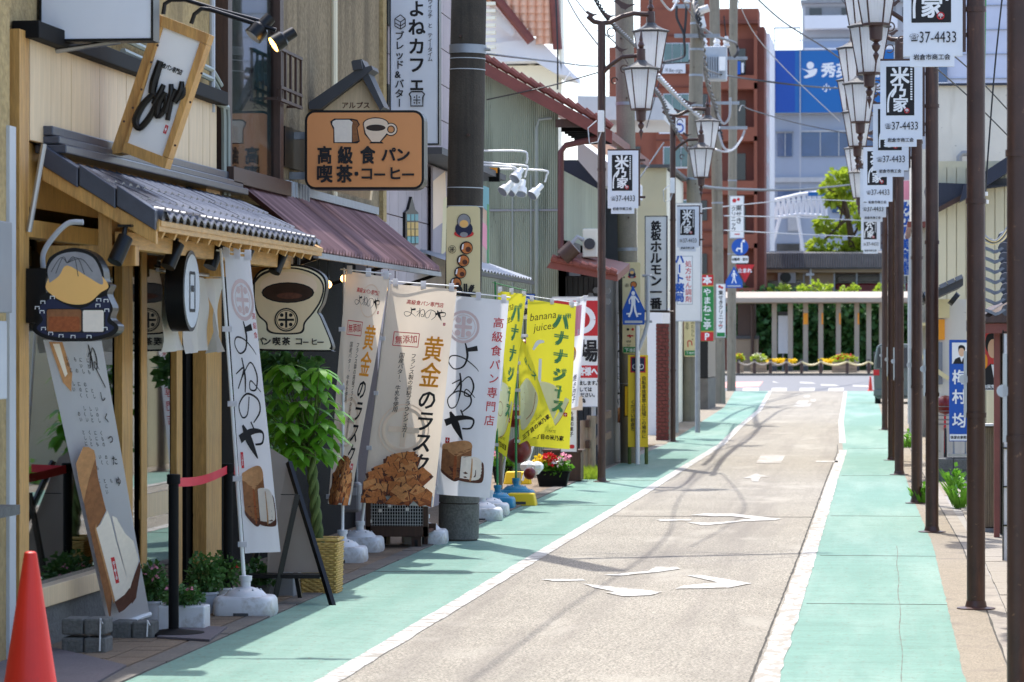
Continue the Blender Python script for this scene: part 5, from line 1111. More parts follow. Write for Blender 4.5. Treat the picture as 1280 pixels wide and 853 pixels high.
# cut-out figure sign: faceless stand-in with bread
Y = 18.85
gs = thing('cutout_sign', 'thick cut-out sign with grey domed top, navy body and a loaf of bread', 'sign', PY(97, 428, Y))
out = curve([(66, 352), (58, 344), (60, 325), (75, 314), (95, 310), (117, 318), (128, 335), (131, 352), (138, 357), (134, 368), (141, 385), (138, 398), (148, 408), (142, 419), (118, 426), (95, 427), (66, 426), (44, 417), (42, 408), (49, 398), (44, 385), (50, 370), (62, 364), (66, 352)], 4)[:-1]
MB().prism([PY(x, y, Y) for x, y in out], (0, .15, 0)).build('body_board', 'black', gs)
q = face(40, 310, 150, 430, Y)
q.poly('inknavy', curve([(64, 372), (100, 386), (132, 370), (138, 386), (134, 402), (143, 410), (128, 419), (95, 423), (62, 420), (46, 411), (54, 400), (48, 386), (64, 372)], 4)[:-1])
q.poly('peach', curve([(60, 350), (66, 340), (100, 326), (124, 342), (136, 358), (126, 366), (112, 378), (95, 381), (76, 376), (58, 362), (60, 350)], 4)[:-1])
q.poly('signgrey', curve([(62, 354), (60, 336), (72, 320), (95, 315), (116, 322), (126, 340), (128, 356), (108, 345), (84, 332), (74, 345), (62, 354)], 4)[:-1])
for a, b in ((84, 64), (86, 70), (90, 98), (92, 106), (94, 116)): q.stroke('darkgrey', [(84, 329), ((84 + b) / 2 + 2, 320 + abs(b - 84) * .12), (b, 348 - abs(b - 90) * .3)], .9)
q.poly('ink', rr(58, 386, 132, 416, 3)); q.poly('crust', rr(59, 387, 102, 415, 3)); q.poly('rusk2', rr(61, 396, 100, 414, 3)); q.poly('crumb', rr(104, 388, 130, 415, 2))
for x, y in ((54, 378), (53, 390), (47, 385), (66, 372), (124, 375), (133, 376), (134, 388), (123, 382), (55, 411), (64, 417), (77, 420), (92, 421), (112, 421), (132, 411)):
    q.stroke('inkwhite', [(x - 2.5, y + 2), (x - 2.5, y - 1.5), (x + 2.5, y - 1.5), (x + 2.5, y + 2)], 1.1, 'bread_mark', sm=False)
q.finish(gs)
a, b = PY(24, 336, 18.95), PY(60, 404, 18.95); B('bracket_box', 'black', gs, a.x, b.x, 18.9, 19.0, b.z, a.z)
MB().tube([Vector(p) for p in curve([tuple(PY(x, y, 19.0)) for x, y in ((54, 335), (54, 318), (64, 300), (84, 280), (104, 278))])], .016, 8).build('conduit', 'lightgrey', gs, smooth=True)
# round side-on sign
c = PU(226, 364, -4.5)
rsn = thing('round_sign', 'thick round black sign with pale oval face turned to the street', 'sign', (c.x, c.y, c.z - .25))
MB().tube([(-4.55, c.y, c.z), (-4.43, c.y, c.z)], .26, 28).build('drum', 'black', rsn, smooth=True); MB().tube([(-4.43, c.y, c.z), (-4.425, c.y, c.z)], .235, 28).build('face_disc', 'lightgrey', rsn)
q = Sheet((-4.425, c.y - .235, c.z + .235), (-4.425, c.y + .235, c.z + .235), (-4.425, c.y + .235, c.z - .235), (-4.425, c.y - .235, c.z - .235), 47, 47)
q.frame('ink', 15, 12, 31, 36, 2); q.rect('ink', 19, 20, 27, 24); q.finish(rsn); B('mount', 'black', rsn, -4.55, -4.45, c.y - .03, c.y + .03, c.z + .25, c.z + .36)
# noren curtain: four hanging panels
nr = thing('shop_curtain', 'cream split shop curtain hanging under the eave on metal hooks', 'curtain', (-4.6, 22, 2.3))
ua = -4.62; ya_, yb_ = yat(199, ua), yat(276, ua)
MB().tube([(ua, ya_ - .05, 2.27), (ua, yb_ + .05, 2.27)], .012, 8).build('rod', 'steel', nr, smooth=True)
for k in range(4):
    p, r_ = ya_ + (yb_ - ya_) * k / 4, ya_ + (yb_ - ya_) * (k + .95) / 4; sh = Sheet((ua, p, 2.25), (ua, r_, 2.25), (ua + .08 - .05 * k, r_ + .02, 1.76 - .02 * (k % 2)), (ua + .1 * (k % 2), p - .02, 1.74), 50, 100, amp=.022, waves=1.4, ph0=k * 1.7)
    sh.cloth('curtain_panel', 'noren', nr, 12, 14)
    if k in (1, 2): sh.ring('inkorange', 48 if k == 1 else 2, 45, 10, 1.2)
    sh.finish(nr)
# coffee cup cut-out sign
Y = 24.8
cp = thing('coffee_cup_sign', 'cut-out coffee cup sign with 米 crest and パン喫茶コーヒー lettering', 'sign', PY(365, 440, Y))
o1 = curve([(315, 352), (325, 338), (350, 331), (380, 332), (402, 342), (408, 356), (404, 378), (398, 390), (402, 398), (415, 430), (414, 438), (408, 440), (316, 438), (313, 432), (313, 395), (318, 380), (313, 366), (315, 352)], 5)[:-1]
MB().prism([PY(x, y, Y) for x, y in o1], (0, .12, 0)).build('board', 'black', cp); q = face(313, 330, 416, 441, Y)
def shrink(P_, cx, cy, k): return [(cx + (x - cx) * k, cy + (y - cy) * k) for x, y in P_]
q.poly('cream', shrink(o1, 364, 388, .955)); q.poly('ink', curve([(317, 352), (330, 340), (362, 334), (392, 341), (405, 356), (402, 376), (392, 392), (382, 404), (380, 414), (372, 418), (345, 418), (334, 414), (332, 404), (322, 394), (317, 376), (317, 352)], 4)[:-1])
q.poly('cupbeige', curve([(319, 354), (331, 343), (362, 336), (391, 343), (403, 357), (400, 375), (390, 391), (380, 403), (378, 412), (371, 416), (346, 416), (336, 412), (334, 403), (324, 393), (319, 376), (319, 354)], 4)[:-1])
q.poly('inkpeach', ell(361, 358, 36, 18)); q.poly('ink', ell(360, 366, 33, 13)); q.poly('coffee', ell(360, 366, 31, 11.5)); q.poly('crustdark', ell(362, 370, 16, 4)); q.poly('cupbeige', ell(358, 400, 15.5)); q.mon('ink', 358, 400, 14); q.ring('ink', 358, 400, 11.8, .9)
for ch, x in zip('パン喫茶コ', (325, 334, 346, 358, 374)): q.text('ink', ch, x, 421.5, 10.5, v=True, bold=.03)
q.stroke('ink', [(379, 428), (386, 428)], 1.4); q.text('ink', 'ヒ', 393, 422.5, 9.5, v=True, bold=.03); q.stroke('ink', [(397, 428), (405, 428)], 1.4); q.finish(cp)
MB().tube([PY(372, 334, Y + .06), PY(372, 322, Y + .06)], .02, 6).build('hanger', 'black', cp)
for k, (x, y) in enumerate(((157, 297), (222, 305), (274, 307), (312, 308), (353, 316))):
    u_ = -4.42; p = PU(x, y, u_); t = thing('eave_spotlight', ('first', 'second', 'third', 'fourth', 'fifth')[k] + ' black spotlight from the left under the tiled eave', 'spotlight', p, 'black spotlights under the tiled eave')
    d = Vector((-.25, -.35, -.75)).normalized(); MB().tube([p, p + d * .17], .046, 14).build('lamp_housing', 'black', t, smooth=True); MB().tube([p + Vector((0, 0, .07)), p - d * -.05], .016, 8).build('stem', 'black', t); B('base_plate', 'black', t, p.x - .04, p.x + .04, p.y - .03, p.y + .03, p.z + .06, p.z + .075)
# white track lights
for k, (x, y, px0) in enumerate(((640, 205, 600), (652, 240, 600), (663, 223, 600), (673, 212, 600), (684, 215, 600))):
    tx = 620 + k * 13; ty = 200 + (k % 2) * 14
for k, (pth, a, b) in enumerate((([(600, 189), (652, 189), (659, 196), (658, 205)], (652, 212), (643, 224)), ([(600, 207), (640, 209), (645, 214), (642, 224)], (640, 228), (628, 240)), ([(600, 203), (632, 206), (644, 213), (645, 222)], (650, 226), (638, 241)), ([(600, 205), (655, 207), (658, 214), (656, 222)], (654, 226), (651, 243)), ([(600, 211), (678, 213), (683, 220), (681, 228)], (677, 232), (665, 245)))):
    Y = 38.6 + k * .12; t = thing('bracket_lamp', ('upper rear', 'far left', 'second from the left', 'middle', 'rightmost')[k] + ' white swan-neck floodlight on the row before the green shed', 'floodlight', PY(*a, Y), 'white swan-neck floodlights')
    MB().tube([Vector(p) for p in curve([tuple(PY(px, py, Y)) for px, py in pth], 4)], .013, 6).build('arm', 'white', t, smooth=True); A, B_ = PY(*a, Y), PY(*b, Y - .1)
    MB().tube([A, A + (B_ - A) * .5, A + (B_ - A) * .55, B_], [.034, .038, .058, .07], 12).build('lamp_housing', 'white', t, smooth=True); MB().tube([B_ + (B_ - A).normalized() * .001, B_ + (B_ - A).normalized() * .004], .06, 12).build('lamp_glass', 'steel', t)
ob = thing('orange_sticker_box', 'small box with orange and black labels behind the floodlights', 'box', PY(618, 226, 39)); a, b = PY(611, 210, 39), PY(624, 227, 39); B('body', 'blackmatte', ob, a.x, b.x, 39, 39.1, b.z, a.z); B('label_plate', 'inkorange', ob, a.x - .01, b.x - .02, 38.98, 38.998, (a.z + b.z) / 2 + .02, a.z)
# ================================================================== BANNERS ON STANDS
def stand(t, x, y, m='plastic', k=1.0, rot=0):
    pts = [(a * k, b * k) for a, b in rr(-.2, -.17, .2, .17, .06, 4)]
    for j, (z0, z1, s0, s1) in enumerate(((0, .03, .96, 1), (.03, .115, 1, .96), (.115, .135, .96, .86))):
        pass
    mb = MB(); lv = [(0, .95), (.03, 1), (.11, .97), (.13, .9), (.135, .85)]; n = len(pts); vs = []
    for z, s_ in lv: vs += [(x + a * s_, y + b * s_, z * k) for a, b in pts]
    mb.add(vs, [(i * n + j, i * n + (j + 1) % n, (i + 1) * n + (j + 1) % n, (i + 1) * n + j) for i in range(len(lv) - 1) for j in range(n)] + [tuple(range(n))[::-1], tuple(range((len(lv) - 1) * n, len(lv) * n))])
    b = mb.build('water_base', m, t, smooth=True)
    MB().lathe((x, y, .13 * k), [(.145 * k, -.01), (.14 * k, .01), (.11 * k, .04), (.05 * k, .06), (.04 * k, .062)], 20).build('dome', m, b, smooth=True)
    MB().lathe((x, y, .185 * k), [(.034, 0), (.034, .045), (.042, .047), (.044, .08), (.03, .082)], 14).build('collar', m, b, smooth=True)
    MB().box(x - .05 * k, x + .05 * k, y - .172 * k, y - .168 * k, 0, .03 * k).build('foot_recess', 'darkgrey', b)
    for i in range(7):
        a = i * .9; MB().ball((x + .1 * k * math.cos(a), y + .1 * k * math.sin(a), .175 * k), .009, 6, 4).build('dimple', 'lightgrey', b)
def nobori(label, base, ptop, corners, pw, ph, cloth='cloth', standm='plastic', pole='white', amp=.02, waves=1.6, ph0=0, k=1.0, arm=True, Y=None, tabs=True):
    b_ = G(*base); Y = Y or b_.y; x = b_.x
    t = thing('banner', label, 'banner', (x, Y, 0), 'upright advertising banners on water bases')
    if standm: stand(t, x, Y, standm, k)
    tp = PY(*ptop, Y); MB().tube([(x, Y, .1), tp], [.014, .009], 8).build('pole', pole, t, smooth=True)
    q = Sheet(*[PY(c[0], c[1], Y - .02) for c in corners], pw, ph, amp=amp, waves=waves, ph0=ph0)
    if arm:
        MB().tube([tp + Vector((-.03, 0, -.01)), PY(corners[1][0] + 2, corners[1][1] - 4, Y)], .006, 6).build('cross_rod', pole, t, smooth=True)
        for f in (.08, .5, .92): p = q.at(pw * f, 0); MB().box(p.x - .022, p.x + .022, p.y - .004, p.y + .004, p.z - .02, p.z + .05).build('hanging_tab', 'cloth', t)
    if tabs:
        for f in (.25, .5, .75, .97):
            p = q.at(0, ph * f); px_ = x + (tp.x - x) * max(0, min(1, (p.z - .1) / (tp.z - .1)))
            if abs(px_ - p.x) < .15: MB().box(min(px_, p.x) - .02, max(px_, p.x) + .02, p.y - .008, p.y + .002, p.z - .018, p.z + .018).build('pole_tab', 'cloth', t)
    q.cloth('cloth', cloth, t)
    return t, q
R = random.Random(4)
# nearest: よねのや
t, q = nobori('narrow white banner with black よねのや calligraphy and loaf, nearest the camera', (307, 770), (276, 311), ((281, 318), (312, 322), (351, 690), (306, 692)), 64, 372, ph0=.6, waves=.8, amp=.012)
q.ring('inkpale', 36, 55, 24, 5); q.ring('inkpale', 36, 55, 17, 1.2); q.stroke('inkpale', [(22, 55), (50, 55)], 5); q.stroke('inkpale', [(36, 36), (36, 74)], 5)
for a in (-1, 1):
    for b in (-1, 1): q.poly('inkpale', ell(36 + a * 8, 55 + b * 12, 4.5))
for key, y in (('yo', 74), ('no', 118), ('ne', 152), ('ya', 200)): pass
q.calli('ink', 'yo', 10, 82, 44, 46, 4); q.calli('ink', 'ne', 8, 128, 50, 46, 4); q.calli('ink', 'no', 10, 172, 44, 38, 4.2); q.calli('ink', 'ya', 7, 208, 48, 44, 5)
q.seal(6, 246, 5, 20); q.loaf(5, 266, 58, 1.9); 
for k, ch in enumerate('高級食'): q.text('inkred', ch, 60, 70 + k * 12, 9, v=True)
q.finish(t)
def rusk_art(t, q, X, Yc, wd, hh, n, seed):
    R = random.Random(seed); q.poly('lightgrey', ell(X + wd * .02, Yc + hh * .42, wd * .52, hh * .34)); q.poly('inkwhite', ell(X + wd * .02, Yc + hh * .40, wd * .5, hh * .31))
    for k in range(n):
        f = k / n; y = Yc - hh * .45 + hh * .9 * f + R.uniform(-3, 3); half = wd * (.12 + .36 * min(1, f * 1.6)); x = X + R.uniform(-half, half); s = wd * .105 * R.uniform(.85, 1.25); a = R.uniform(0, 1.5)
        P_ = [(x + s * math.cos(a + i * math.pi / 2 + .15 * (i % 2)) * 1.1, y + s * math.sin(a + i * math.pi / 2) * .85) for i in range(4)]
        q.poly('crustdark', [(x + (u - x) * 1.22, y + s * .3 + (v_ - y) * 1.45) for u, v_ in P_], 'picture'); q.poly('rusk2', [(u, v_ + s * .55) for u, v_ in P_], 'picture'); q.poly(R.choice(['rusk1', 'rusk3', 'rusk1']), P_, 'picture')
        lo = sorted(P_, key=lambda p: p[1])[2:]; q.poly('rusk2', [lo[0], lo[1], (lo[1][0], lo[1][1] + s * .5), (lo[0][0], lo[0][1] + s * .5)], 'picture')
def rusk_banner(q, narrow=False):
    q.text('inkred', '高級食パン専門店', 50, 21, 6.2, slant=.1, bold=.02, rot=.02)
    q.ring('inkpeach', 56, 32, 20, 1.5) if narrow else None
    q.calli('ink', 'yo', 24, 27, 15, 13, 1.2); q.calli('ink', 'ne', 40, 27, 12, 12, 1.2); q.calli('ink', 'no', 52, 28, 14, 13, 1.2); q.calli('ink', 'ya', 65, 27, 14, 13, 1.4); q.seal(77, 43, 3, 3.5)
    q.ring('inkpeach', 42, 180, 26, 4); q.ring('inkpeach', 42, 180, 32, 1.5); q.stroke('inkpeach', [(42, 158), (42, 202)], 7); q.stroke('inkpeach', [(22, 180), (62, 180)], 7)
    q.frame('inkred', 14, 59, 47, 76, 1); q.text('inkred', '無添加', 30.5, 67.5, 11, bold=.01, rot=-.12, sx=.88)
    for k, ch in enumerate('黄金'): q.text('inkorange', ch, 68, 60 + k * 33, 33, v=True, bold=.015, slant=.04, sx=.85)
    for k, ch in enumerate('のラスク'): q.text('ink', ch, 68, 126 + k * 27, 28, v=True, bold=.02, slant=.12, sx=.9)
    for k, ch in enumerate('フランス製の高級ブラウンシュガー'): q.text('ink', ch, 43, 84 + k * 6.6, 7, v=True, slant=.1)
    for k, ch in enumerate('国産バター、牛乳を使用'): q.text('ink', ch, 28, 84 + k * 6.8, 7, v=True, slant=.1)
    q.seal(74, 232, 7, 8)
t, q = nobori('cream rusk banner twisted narrow on its pole, left of its wider twin', (428, 703), (430, 335), ((433, 339), (487, 347), (437, 632), (409, 630)), 90, 284, 'clothcream', amp=.03, waves=.9, ph0=1.8)
rusk_banner(q, True); rusk_art(t, q, 50, 255, 80, 56, 46, 3); q.finish(t)
t, q = nobori('wide cream banner with orange 黄金のラスク lettering and a plate of rusks', (450, 690), (487, 350), ((488, 355), (571, 362), (541, 634), (453, 628)), 90, 274, 'clothcream', amp=.022, waves=1.1, ph0=.3)
rusk_banner(q); rusk_art(t, q, 45, 242, 88, 62, 60, 8); q.finish(t)
t, q = nobori('white banner with crest, よねのや calligraphy and red 高級食パン専門店 column', (541, 676), (560, 362), ((560, 369), (636, 376), (612, 623), (545, 618)), 76, 250, 'cloth', amp=.02, waves=1.1, ph0=2.4, Y=29.95)
q.ring('inkpale', 22, 38, 19, 3.2); q.ring('inkpale', 22, 38, 15, .8); q.stroke('inkpale', [(11, 38), (33, 38)], 4.5); q.stroke('inkpale', [(22, 25), (22, 51)], 4.5)
for a in (-1, 1):
    for b in (-1, 1): q.poly('inkpale', ell(22 + a * 7, 38 + b * 8, 3.6))
q.calli('ink', 'yo', 6, 58, 38, 38, 3); q.calli('ink', 'ne', 12, 96, 32, 32, 3); q.calli('ink', 'no', 8, 118, 32, 28, 3); q.calli('ink', 'ya', 6, 142, 40, 36, 4)
for k, ch in enumerate('高級食パン専門店'): q.text('inkred', ch, 66, 22 + k * 17.6, 14, v=True, bold=.01)
q.seal(8, 178, 6, 7); q.loaf(4, 182, 60, 1.25); q.finish(t)
# yellow banana juice banners
def banana(q, full=True):
    L_ = 'バナナジュース'
    q.text('ink', 'banana', 20, 18, 13, slant=.35, rot=-.25, bold=-.004); q.text('ink', 'juices', 22, 31, 13, slant=.35, rot=-.25, bold=-.004)
    q.poly('bananapale', curve([(6, 108), (22, 100), (44, 106), (46, 130), (34, 156), (12, 158), (4, 135), (6, 108)], 4)[:-1]); q.rect('inkwhite', 18, 72, 22, 110); q.stroke('inkwhite', [(10, 62, .5), (16, 52, 1), (24, 50, .5)], 5); q.stroke('bananapale', [(12, 160), (42, 150), (58, 118)], 6); q.stroke('crust2', [(14, 164), (44, 153), (60, 122)], .8); q.ring('crust2', 20, 130, 8, .9)
    for k, ch in enumerate(L_):
        s = (22, 20, 20, 18, 12, 12, 17)[k]; y = (10, 33, 56, 80, 99, 108, 120)[k]
        q.text('inkgreen', ch, 46, y, s, v=True, bold=.075, slant=.12) if ch != 'ー' else q.stroke('inkgreen', [(47, y), (46, y + 11)], 3.4)
    q.text('ink', 'OLD MATE', 34, 161, 4.5); q.text('ink', '三丁目の米乃家', 34, 169, 6.6, bold=.04, sx=.95); q.seal(54, 136, 5)
t, q = nobori('narrow folded yellow banana juice banner, leftmost of the three yellow ones', (622, 636), (619, 352), ((623, 364), (657, 368), (634, 572), (617, 562)), 64, 178, 'clothyellow', 'blueplastic', 'greenpole', amp=.05, waves=.7, ph0=.4, k=.95)
banana(q); q.finish(t)
t, q = nobori('broad yellow banana juice banner with green カタカナ, rightmost of the three', (712, 590), (657, 368), ((660, 374), (720, 383), (712, 562), (652, 557)), 64, 182, 'clothyellow', None, 'white', amp=.014, waves=.8, ph0=1.2, Y=38.6)
banana(q); q.finish(t)
t, q = nobori('yellow banana juice banner swept aside on a green pole, between the other two', (645, 628), (645, 380), ((649, 420), (657, 430), (694, 534), (648, 556)), 64, 150, 'clothyellow', 'blueplastic', 'greenpole', amp=.04, waves=.9, ph0=2.2, k=1.05, arm=False)
q.poly('bananapale', curve([(4, 70), (30, 60), (50, 90), (30, 120), (4, 130), (4, 70)], 4)[:-1]); q.stroke('crust2', [(6, 122), (30, 112), (46, 84)], 1.5); q.ring('crust2', 16, 88, 8, 1); q.text('inkgreen', 'ュース', 44, 44, 16, rot=.9, bold=.05); q.text('ink', '三丁目の米乃家', 34, 136, 8, rot=-.28, bold=.04); q.text('ink', 'OLD MATE', 36, 126, 5, rot=-.28); q.finish(t)
t, q = nobori('white banner with pink top and orange circles behind the yellow ones', (724, 583), (724, 372), ((712, 379), (733, 374), (723, 508), (706, 513)), 40, 134, 'cloth', None, 'white', amp=.02, Y=41.5, ph0=1)
q.rect('flowerpink', 0, 6, 30, 44); q.poly('ink', ell(4, 30, 7, 12)); q.poly('inkorange', ell(14, 66, 10)); q.poly('rusk3', ell(14, 66, 6)); q.poly('inkorange', ell(10, 86, 8)); q.text('inknavy', '焼き団子', 24, 92, 9, v=True, bold=.02, slant=.2); q.finish(t)
t, q = nobori('slim white banner leaning behind the first lantern post', (768, 570), (757, 391), ((759, 394), (778, 393), (778, 529), (768, 529)), 50, 200, 'cloth', 'plastic', 'white', amp=.015, Y=51.0, k=1.05)
q.ring('inkpale', 30, 35, 16, 2.5); q.stroke('inkpale', [(20, 35), (40, 35)], 3); q.stroke('inkpale', [(30, 25), (30, 45)], 3); q.calli('ink', 'yo', 16, 62, 28, 28, 2); q.calli('ink', 'ne', 16, 92, 26, 26, 2); q.calli('ink', 'no', 14, 116, 26, 24, 2); q.calli('ink', 'ya', 12, 138, 30, 28, 2.6); q.seal(8, 166, 5, 6); q.loaf(16, 172, 44, 1.2); q.finish(t)
# spare white water bases standing behind
for px, py, lb in ((603, 651, 'white water base standing right of the dark pole foot'), (612, 645, 'second white water base, partly behind the first one')):
    g_ = G(px, py); t = thing('water_weight', lb, 'water weight', g_); stand(t, g_.x, g_.y, 'plastic', 1.0)
# tilted bread banner held by blocks
tb = thing('leaning_banner', 'long white bread banner leaning below the cut-out sign, tied to concrete blocks', 'banner', G(150, 792))
q = Sheet(PY(54, 425, 19.05), PY(127, 424, 19.3), PY(187, 768, 20.5), PY(135, 786, 20.2), 72, 360, amp=.006, waves=.6)
q.cloth('cloth', 'cloth', tb, 12, 40)
q.poly('crust2', [(6, 2), (22, 2), (26, 40), (20, 62), (12, 50), (8, 20)]); q.poly('crumb', [(10, 4), (18, 4), (20, 40), (16, 44)])
q.calli('ink', 'ne', 50, 6, 12, 34, 2.2); q.stroke('ink', [(58, 36), (66, 60)], 1.2)
for k, ch in enumerate('しくつたゆ'): q.text('ink', ch, 60, 64 + k * 27, 13, v=True, sx=.6)
R = random.Random(6)
for cx_ in (24, 31, 38, 45):
    for k in range(6):
        for j in range(3): 
            if R.random() < .85: q.text('ink', R.choice('のくしにともい'), cx_ + R.uniform(-1, 1), 18 + k * 30 + j * 7, 6.5, v=True, sx=.55)
def cp_(m, pts):
    o_ = []
    for x_, y_ in pts: t_ = (y_ - 425) / 358; xl = 54 + 81 * t_; xr = 127 + 60 * t_; o_.append(((x_ - xl) / (xr - xl) * 72, t_ * 360))
    q.poly(m, o_, 'picture')
cp_('crustdark', [(90, 685), (96, 716), (112, 742), (130, 768), (134, 740), (120, 690), (100, 670)])
cp_('crust', [(95, 600), (112, 560), (116, 590), (126, 631), (113, 652), (134, 735), (131, 762), (116, 738), (98, 706), (90, 670), (88, 630)])
cp_('crust2', [(80, 592), (88, 568), (97, 549), (104, 550), (111, 555), (113, 564), (104, 590), (94, 616), (82, 612)])
cp_('crust2', [(80, 596), (93, 618), (92, 650), (112, 716), (130, 758), (128, 766), (112, 744), (96, 718), (88, 684), (80, 630)])
cp_('rusk2', [(93, 618), (95, 614), (114, 730), (112, 734)])
cp_('crustdark', [(137, 745), (158, 734), (163, 752), (150, 760), (143, 761)])
cp_('crustdark', [(157, 735), (169, 704), (171, 713), (165, 750), (160, 756)])
cp_('crust2', [(111, 650), (113, 644), (138, 742), (136, 747)])
cp_('crumb', [(133, 638), (139, 642), (150, 664), (161, 676), (168, 702), (157, 736), (152, 716), (140, 670)])
cp_('crumb', [(113, 649), (118, 646), (127, 630), (131, 640), (140, 676), (152, 718), (158, 733), (150, 741), (138, 745)])
q.seal(22, 266, 6, 34); 
for k in range(3): q.ring('inkwhite', 25, 273 + k * 10, 1.6, .7)
q.finish(tb); MB().tube([q.at(-1, 360), q.at(73, 360)], .016, 8).build('bottom_tube', 'white', tb, smooth=True)
# ================================================================== GROUND PROPS
c = G(38, 884)
cn = thing('traffic_cone', 'red traffic cone at the bottom left corner of the photo', 'traffic cone', c)
MB().lathe((c.x, c.y, 0), [(.205, .0), (.2, .03), (.15, .04), (.14, .055), (.035, .74), (.03, .765), (.018, .772)], 28).build('cone', 'cone', cn, smooth=True); MB().box(c.x - .2, c.x + .2, c.y - .2, c.y + .2, 0, .025).build('base_plate', 'cone', cn, bevel=.01)
def blocks(label, px, py, wd, m='block', n=2, dz=.09):
    g_ = G(px, py); t = thing('concrete_block', label, 'concrete block', g_)
    for k in range(n):
        B('block_half', m, t, g_.x - wd / 2, g_.x - .003, g_.y, g_.y + .2, k * (dz + .016), k * (dz + .016) + dz, bevel=.012); B('block_half', m, t, g_.x + .003, g_.x + wd / 2, g_.y, g_.y + .2, k * (dz + .016), k * (dz + .016) + dz, bevel=.012)
    MB().tube([(g_.x + wd * .38, g_.y - .006, .02), (g_.x + wd * .4, g_.y - .008, n * (dz + .01)), (g_.x + wd * .46, g_.y - .02, n * (dz + .01) - .03)], .005, 5).build('string', 'white', t, smooth=True)
blocks('two grey concrete blocks stacked and tied with string at the foot of the leaning banner', 104, 818, .26, dz=.095); blocks('dark concrete block half hidden under the leaning banner', 164, 800, .26, n=1, dz=.11); blocks('grey concrete block cut off by the left edge, behind the cone', 0, 815, .3)
def flat_mat(label, pts):
    vs = [G(*p, .013) for p in pts]; o = MB().prism(vs, (0, 0, .012)).build('rubber_mat', 'mat'); tag(o, label, 'mat')
flat_mat('dark rubber mat lying between the cone and the blocks', [(20, 812), (64, 811), (158, 834), (120, 856), (20, 880), (-60, 860)]); flat_mat('dark rubber mat under the black belt barrier', [(196, 798), (262, 802), (284, 786), (232, 784)])
# belt barriers
def stanchion(label, px, py, hh=1.0):
    g_ = G(px, py); t = thing('belt_barrier', label, 'barrier post', g_, 'black belt barrier posts'); x, y = g_.x, g_.y
    MB().lathe((x, y, .016), [(.19, 0), (.19, .012), (.05, .03), (.032, .035), (.032, hh - .06), (.042, hh - .055), (.042, hh - .0), (.03, hh + .004)], 22).build('post', 'blackmatte', t, smooth=True); return g_
s1 = stanchion('near black belt barrier post beside the leaning banner', 217, 796, .98); s2 = stanchion('black belt barrier post behind the nearest banner', 285, 762, .97)
bt = thing('red_belt', 'red barrier belt stretched between the two black posts', 'belt', (s1.x, s1.y, .93))
P_ = [Vector((s1.x + (s2.x - s1.x) * f, s1.y + (s2.y - s1.y) * f, .95 - .03 * math.sin(math.pi * f))) for f in [i / 8 for i in range(9)]] + [Vector((s2.x + .35, s2.y - .6, .94))]
vs = []
for p in P_[:9]: vs += [p + Vector((0, 0, .028)), p - Vector((0, 0, .028))]
MB().add(vs, [(2 * i, 2 * i + 1, 2 * i + 3, 2 * i + 2) for i in range(8)]).build('belt', 'redbelt', bt, recalc=False)
bt2 = MB().add([s2 + Vector((.04, -.0, .97)), s2 + Vector((.04, 0, .915)), s2 + Vector((.28, .1, .92)), s2 + Vector((.28, .1, .975))], [(0, 1, 2, 3)]).build('red_belt', 'redbelt'); tag(bt2, 'short end of red belt right of the second barrier post', 'belt')
# potted plants
def pot_plant(label, px, py, r, h, pm, fr, n, leafm='leaf2', flower=None, sq=False, seed=1, ls=.06, narrow=False):
    g_ = G(px, py); x, y = g_.x, g_.y; t = thing('potted_plant', label, 'plant', g_)
    if sq: MB().box(x - r, x + r, y - r * .6, y + r * .6, 0, h).build('pot', pm, t, bevel=.01)
    else: MB().lathe((x, y, 0), [(r * .72, 0), (r * .95, h * .88), (r * 1.04, h * .9), (r * 1.04, h), (r * .9, h), (r * .88, h * .93)], 18).build('pot', pm, t, smooth=True)
    mb = MB(); R = random.Random(seed)
    for k in range(14): a = R.uniform(0, 6.3); e = R.uniform(.3, .9); mb.tube([(x, y, h * .9), (x + fr[0] * e * math.cos(a), y + fr[0] * e * math.sin(a), h + fr[1] * R.uniform(.6, 1.3))], .004, 4)
    mb.build('stems', 'greenstem', t, kind='stuff')
    mb = MB(); leaf_blobs(mb, (x, y, h + fr[1] * .75), (fr[0], fr[0], fr[1]), n, ls, seed, shell=.2); mb.build('foliage', leafm, t, recalc=False)
    if flower:
        mb = MB()
        for k in range(5): a = R.uniform(0, 6.3); e = R.uniform(.1, .95); c_ = (x + fr[0] * e * math.cos(a), y - abs(fr[0] * e * math.sin(a)), h + fr[1] * R.uniform(.8, 1.7)); leaf_blobs(mb, c_, (.01, .01, .008), 7, .022, k)
        mb.build('flowers', flower, t, kind='stuff', recalc=False)
    return t
pot_plant('leafy plant with pink flowers in a grey pot right of the leaning banner', 188, 778, .09, .14, 'lightgrey', (.12, .15), 620, flower='flowerpink', seed=1, ls=.035)
pot_plant('white fluted box planter with pale flowers behind the near barrier post', 230, 788, .15, .16, 'plastic', (.13, .07), 560, flower='flowerpink', sq=True, seed=2, ls=.03)
pot_plant('dark bushy plant in a round grey pot before the big timber pillar', 256, 768, .09, .15, 'lightgrey', (.13, .15), 700, 'leaf2', seed=3, ls=.035)
pot_plant('plant with red flowers in a white pot behind the second barrier post', 280, 762, .08, .15, 'plastic', (.12, .14), 560, flower='flowerred', seed=4, ls=.035)
pot_plant('small dark plant in a low pot by the menu board foot', 325, 752, .08, .12, 'darkgrey', (.12, .1), 260, 'leafdark', seed=5, ls=.045)
pot_plant('green vine against the stucco wall at the left edge', -2, 800, .1, .1, 'darkgrey', (.14, .6), 160, 'leaf', seed=6, ls=.09)
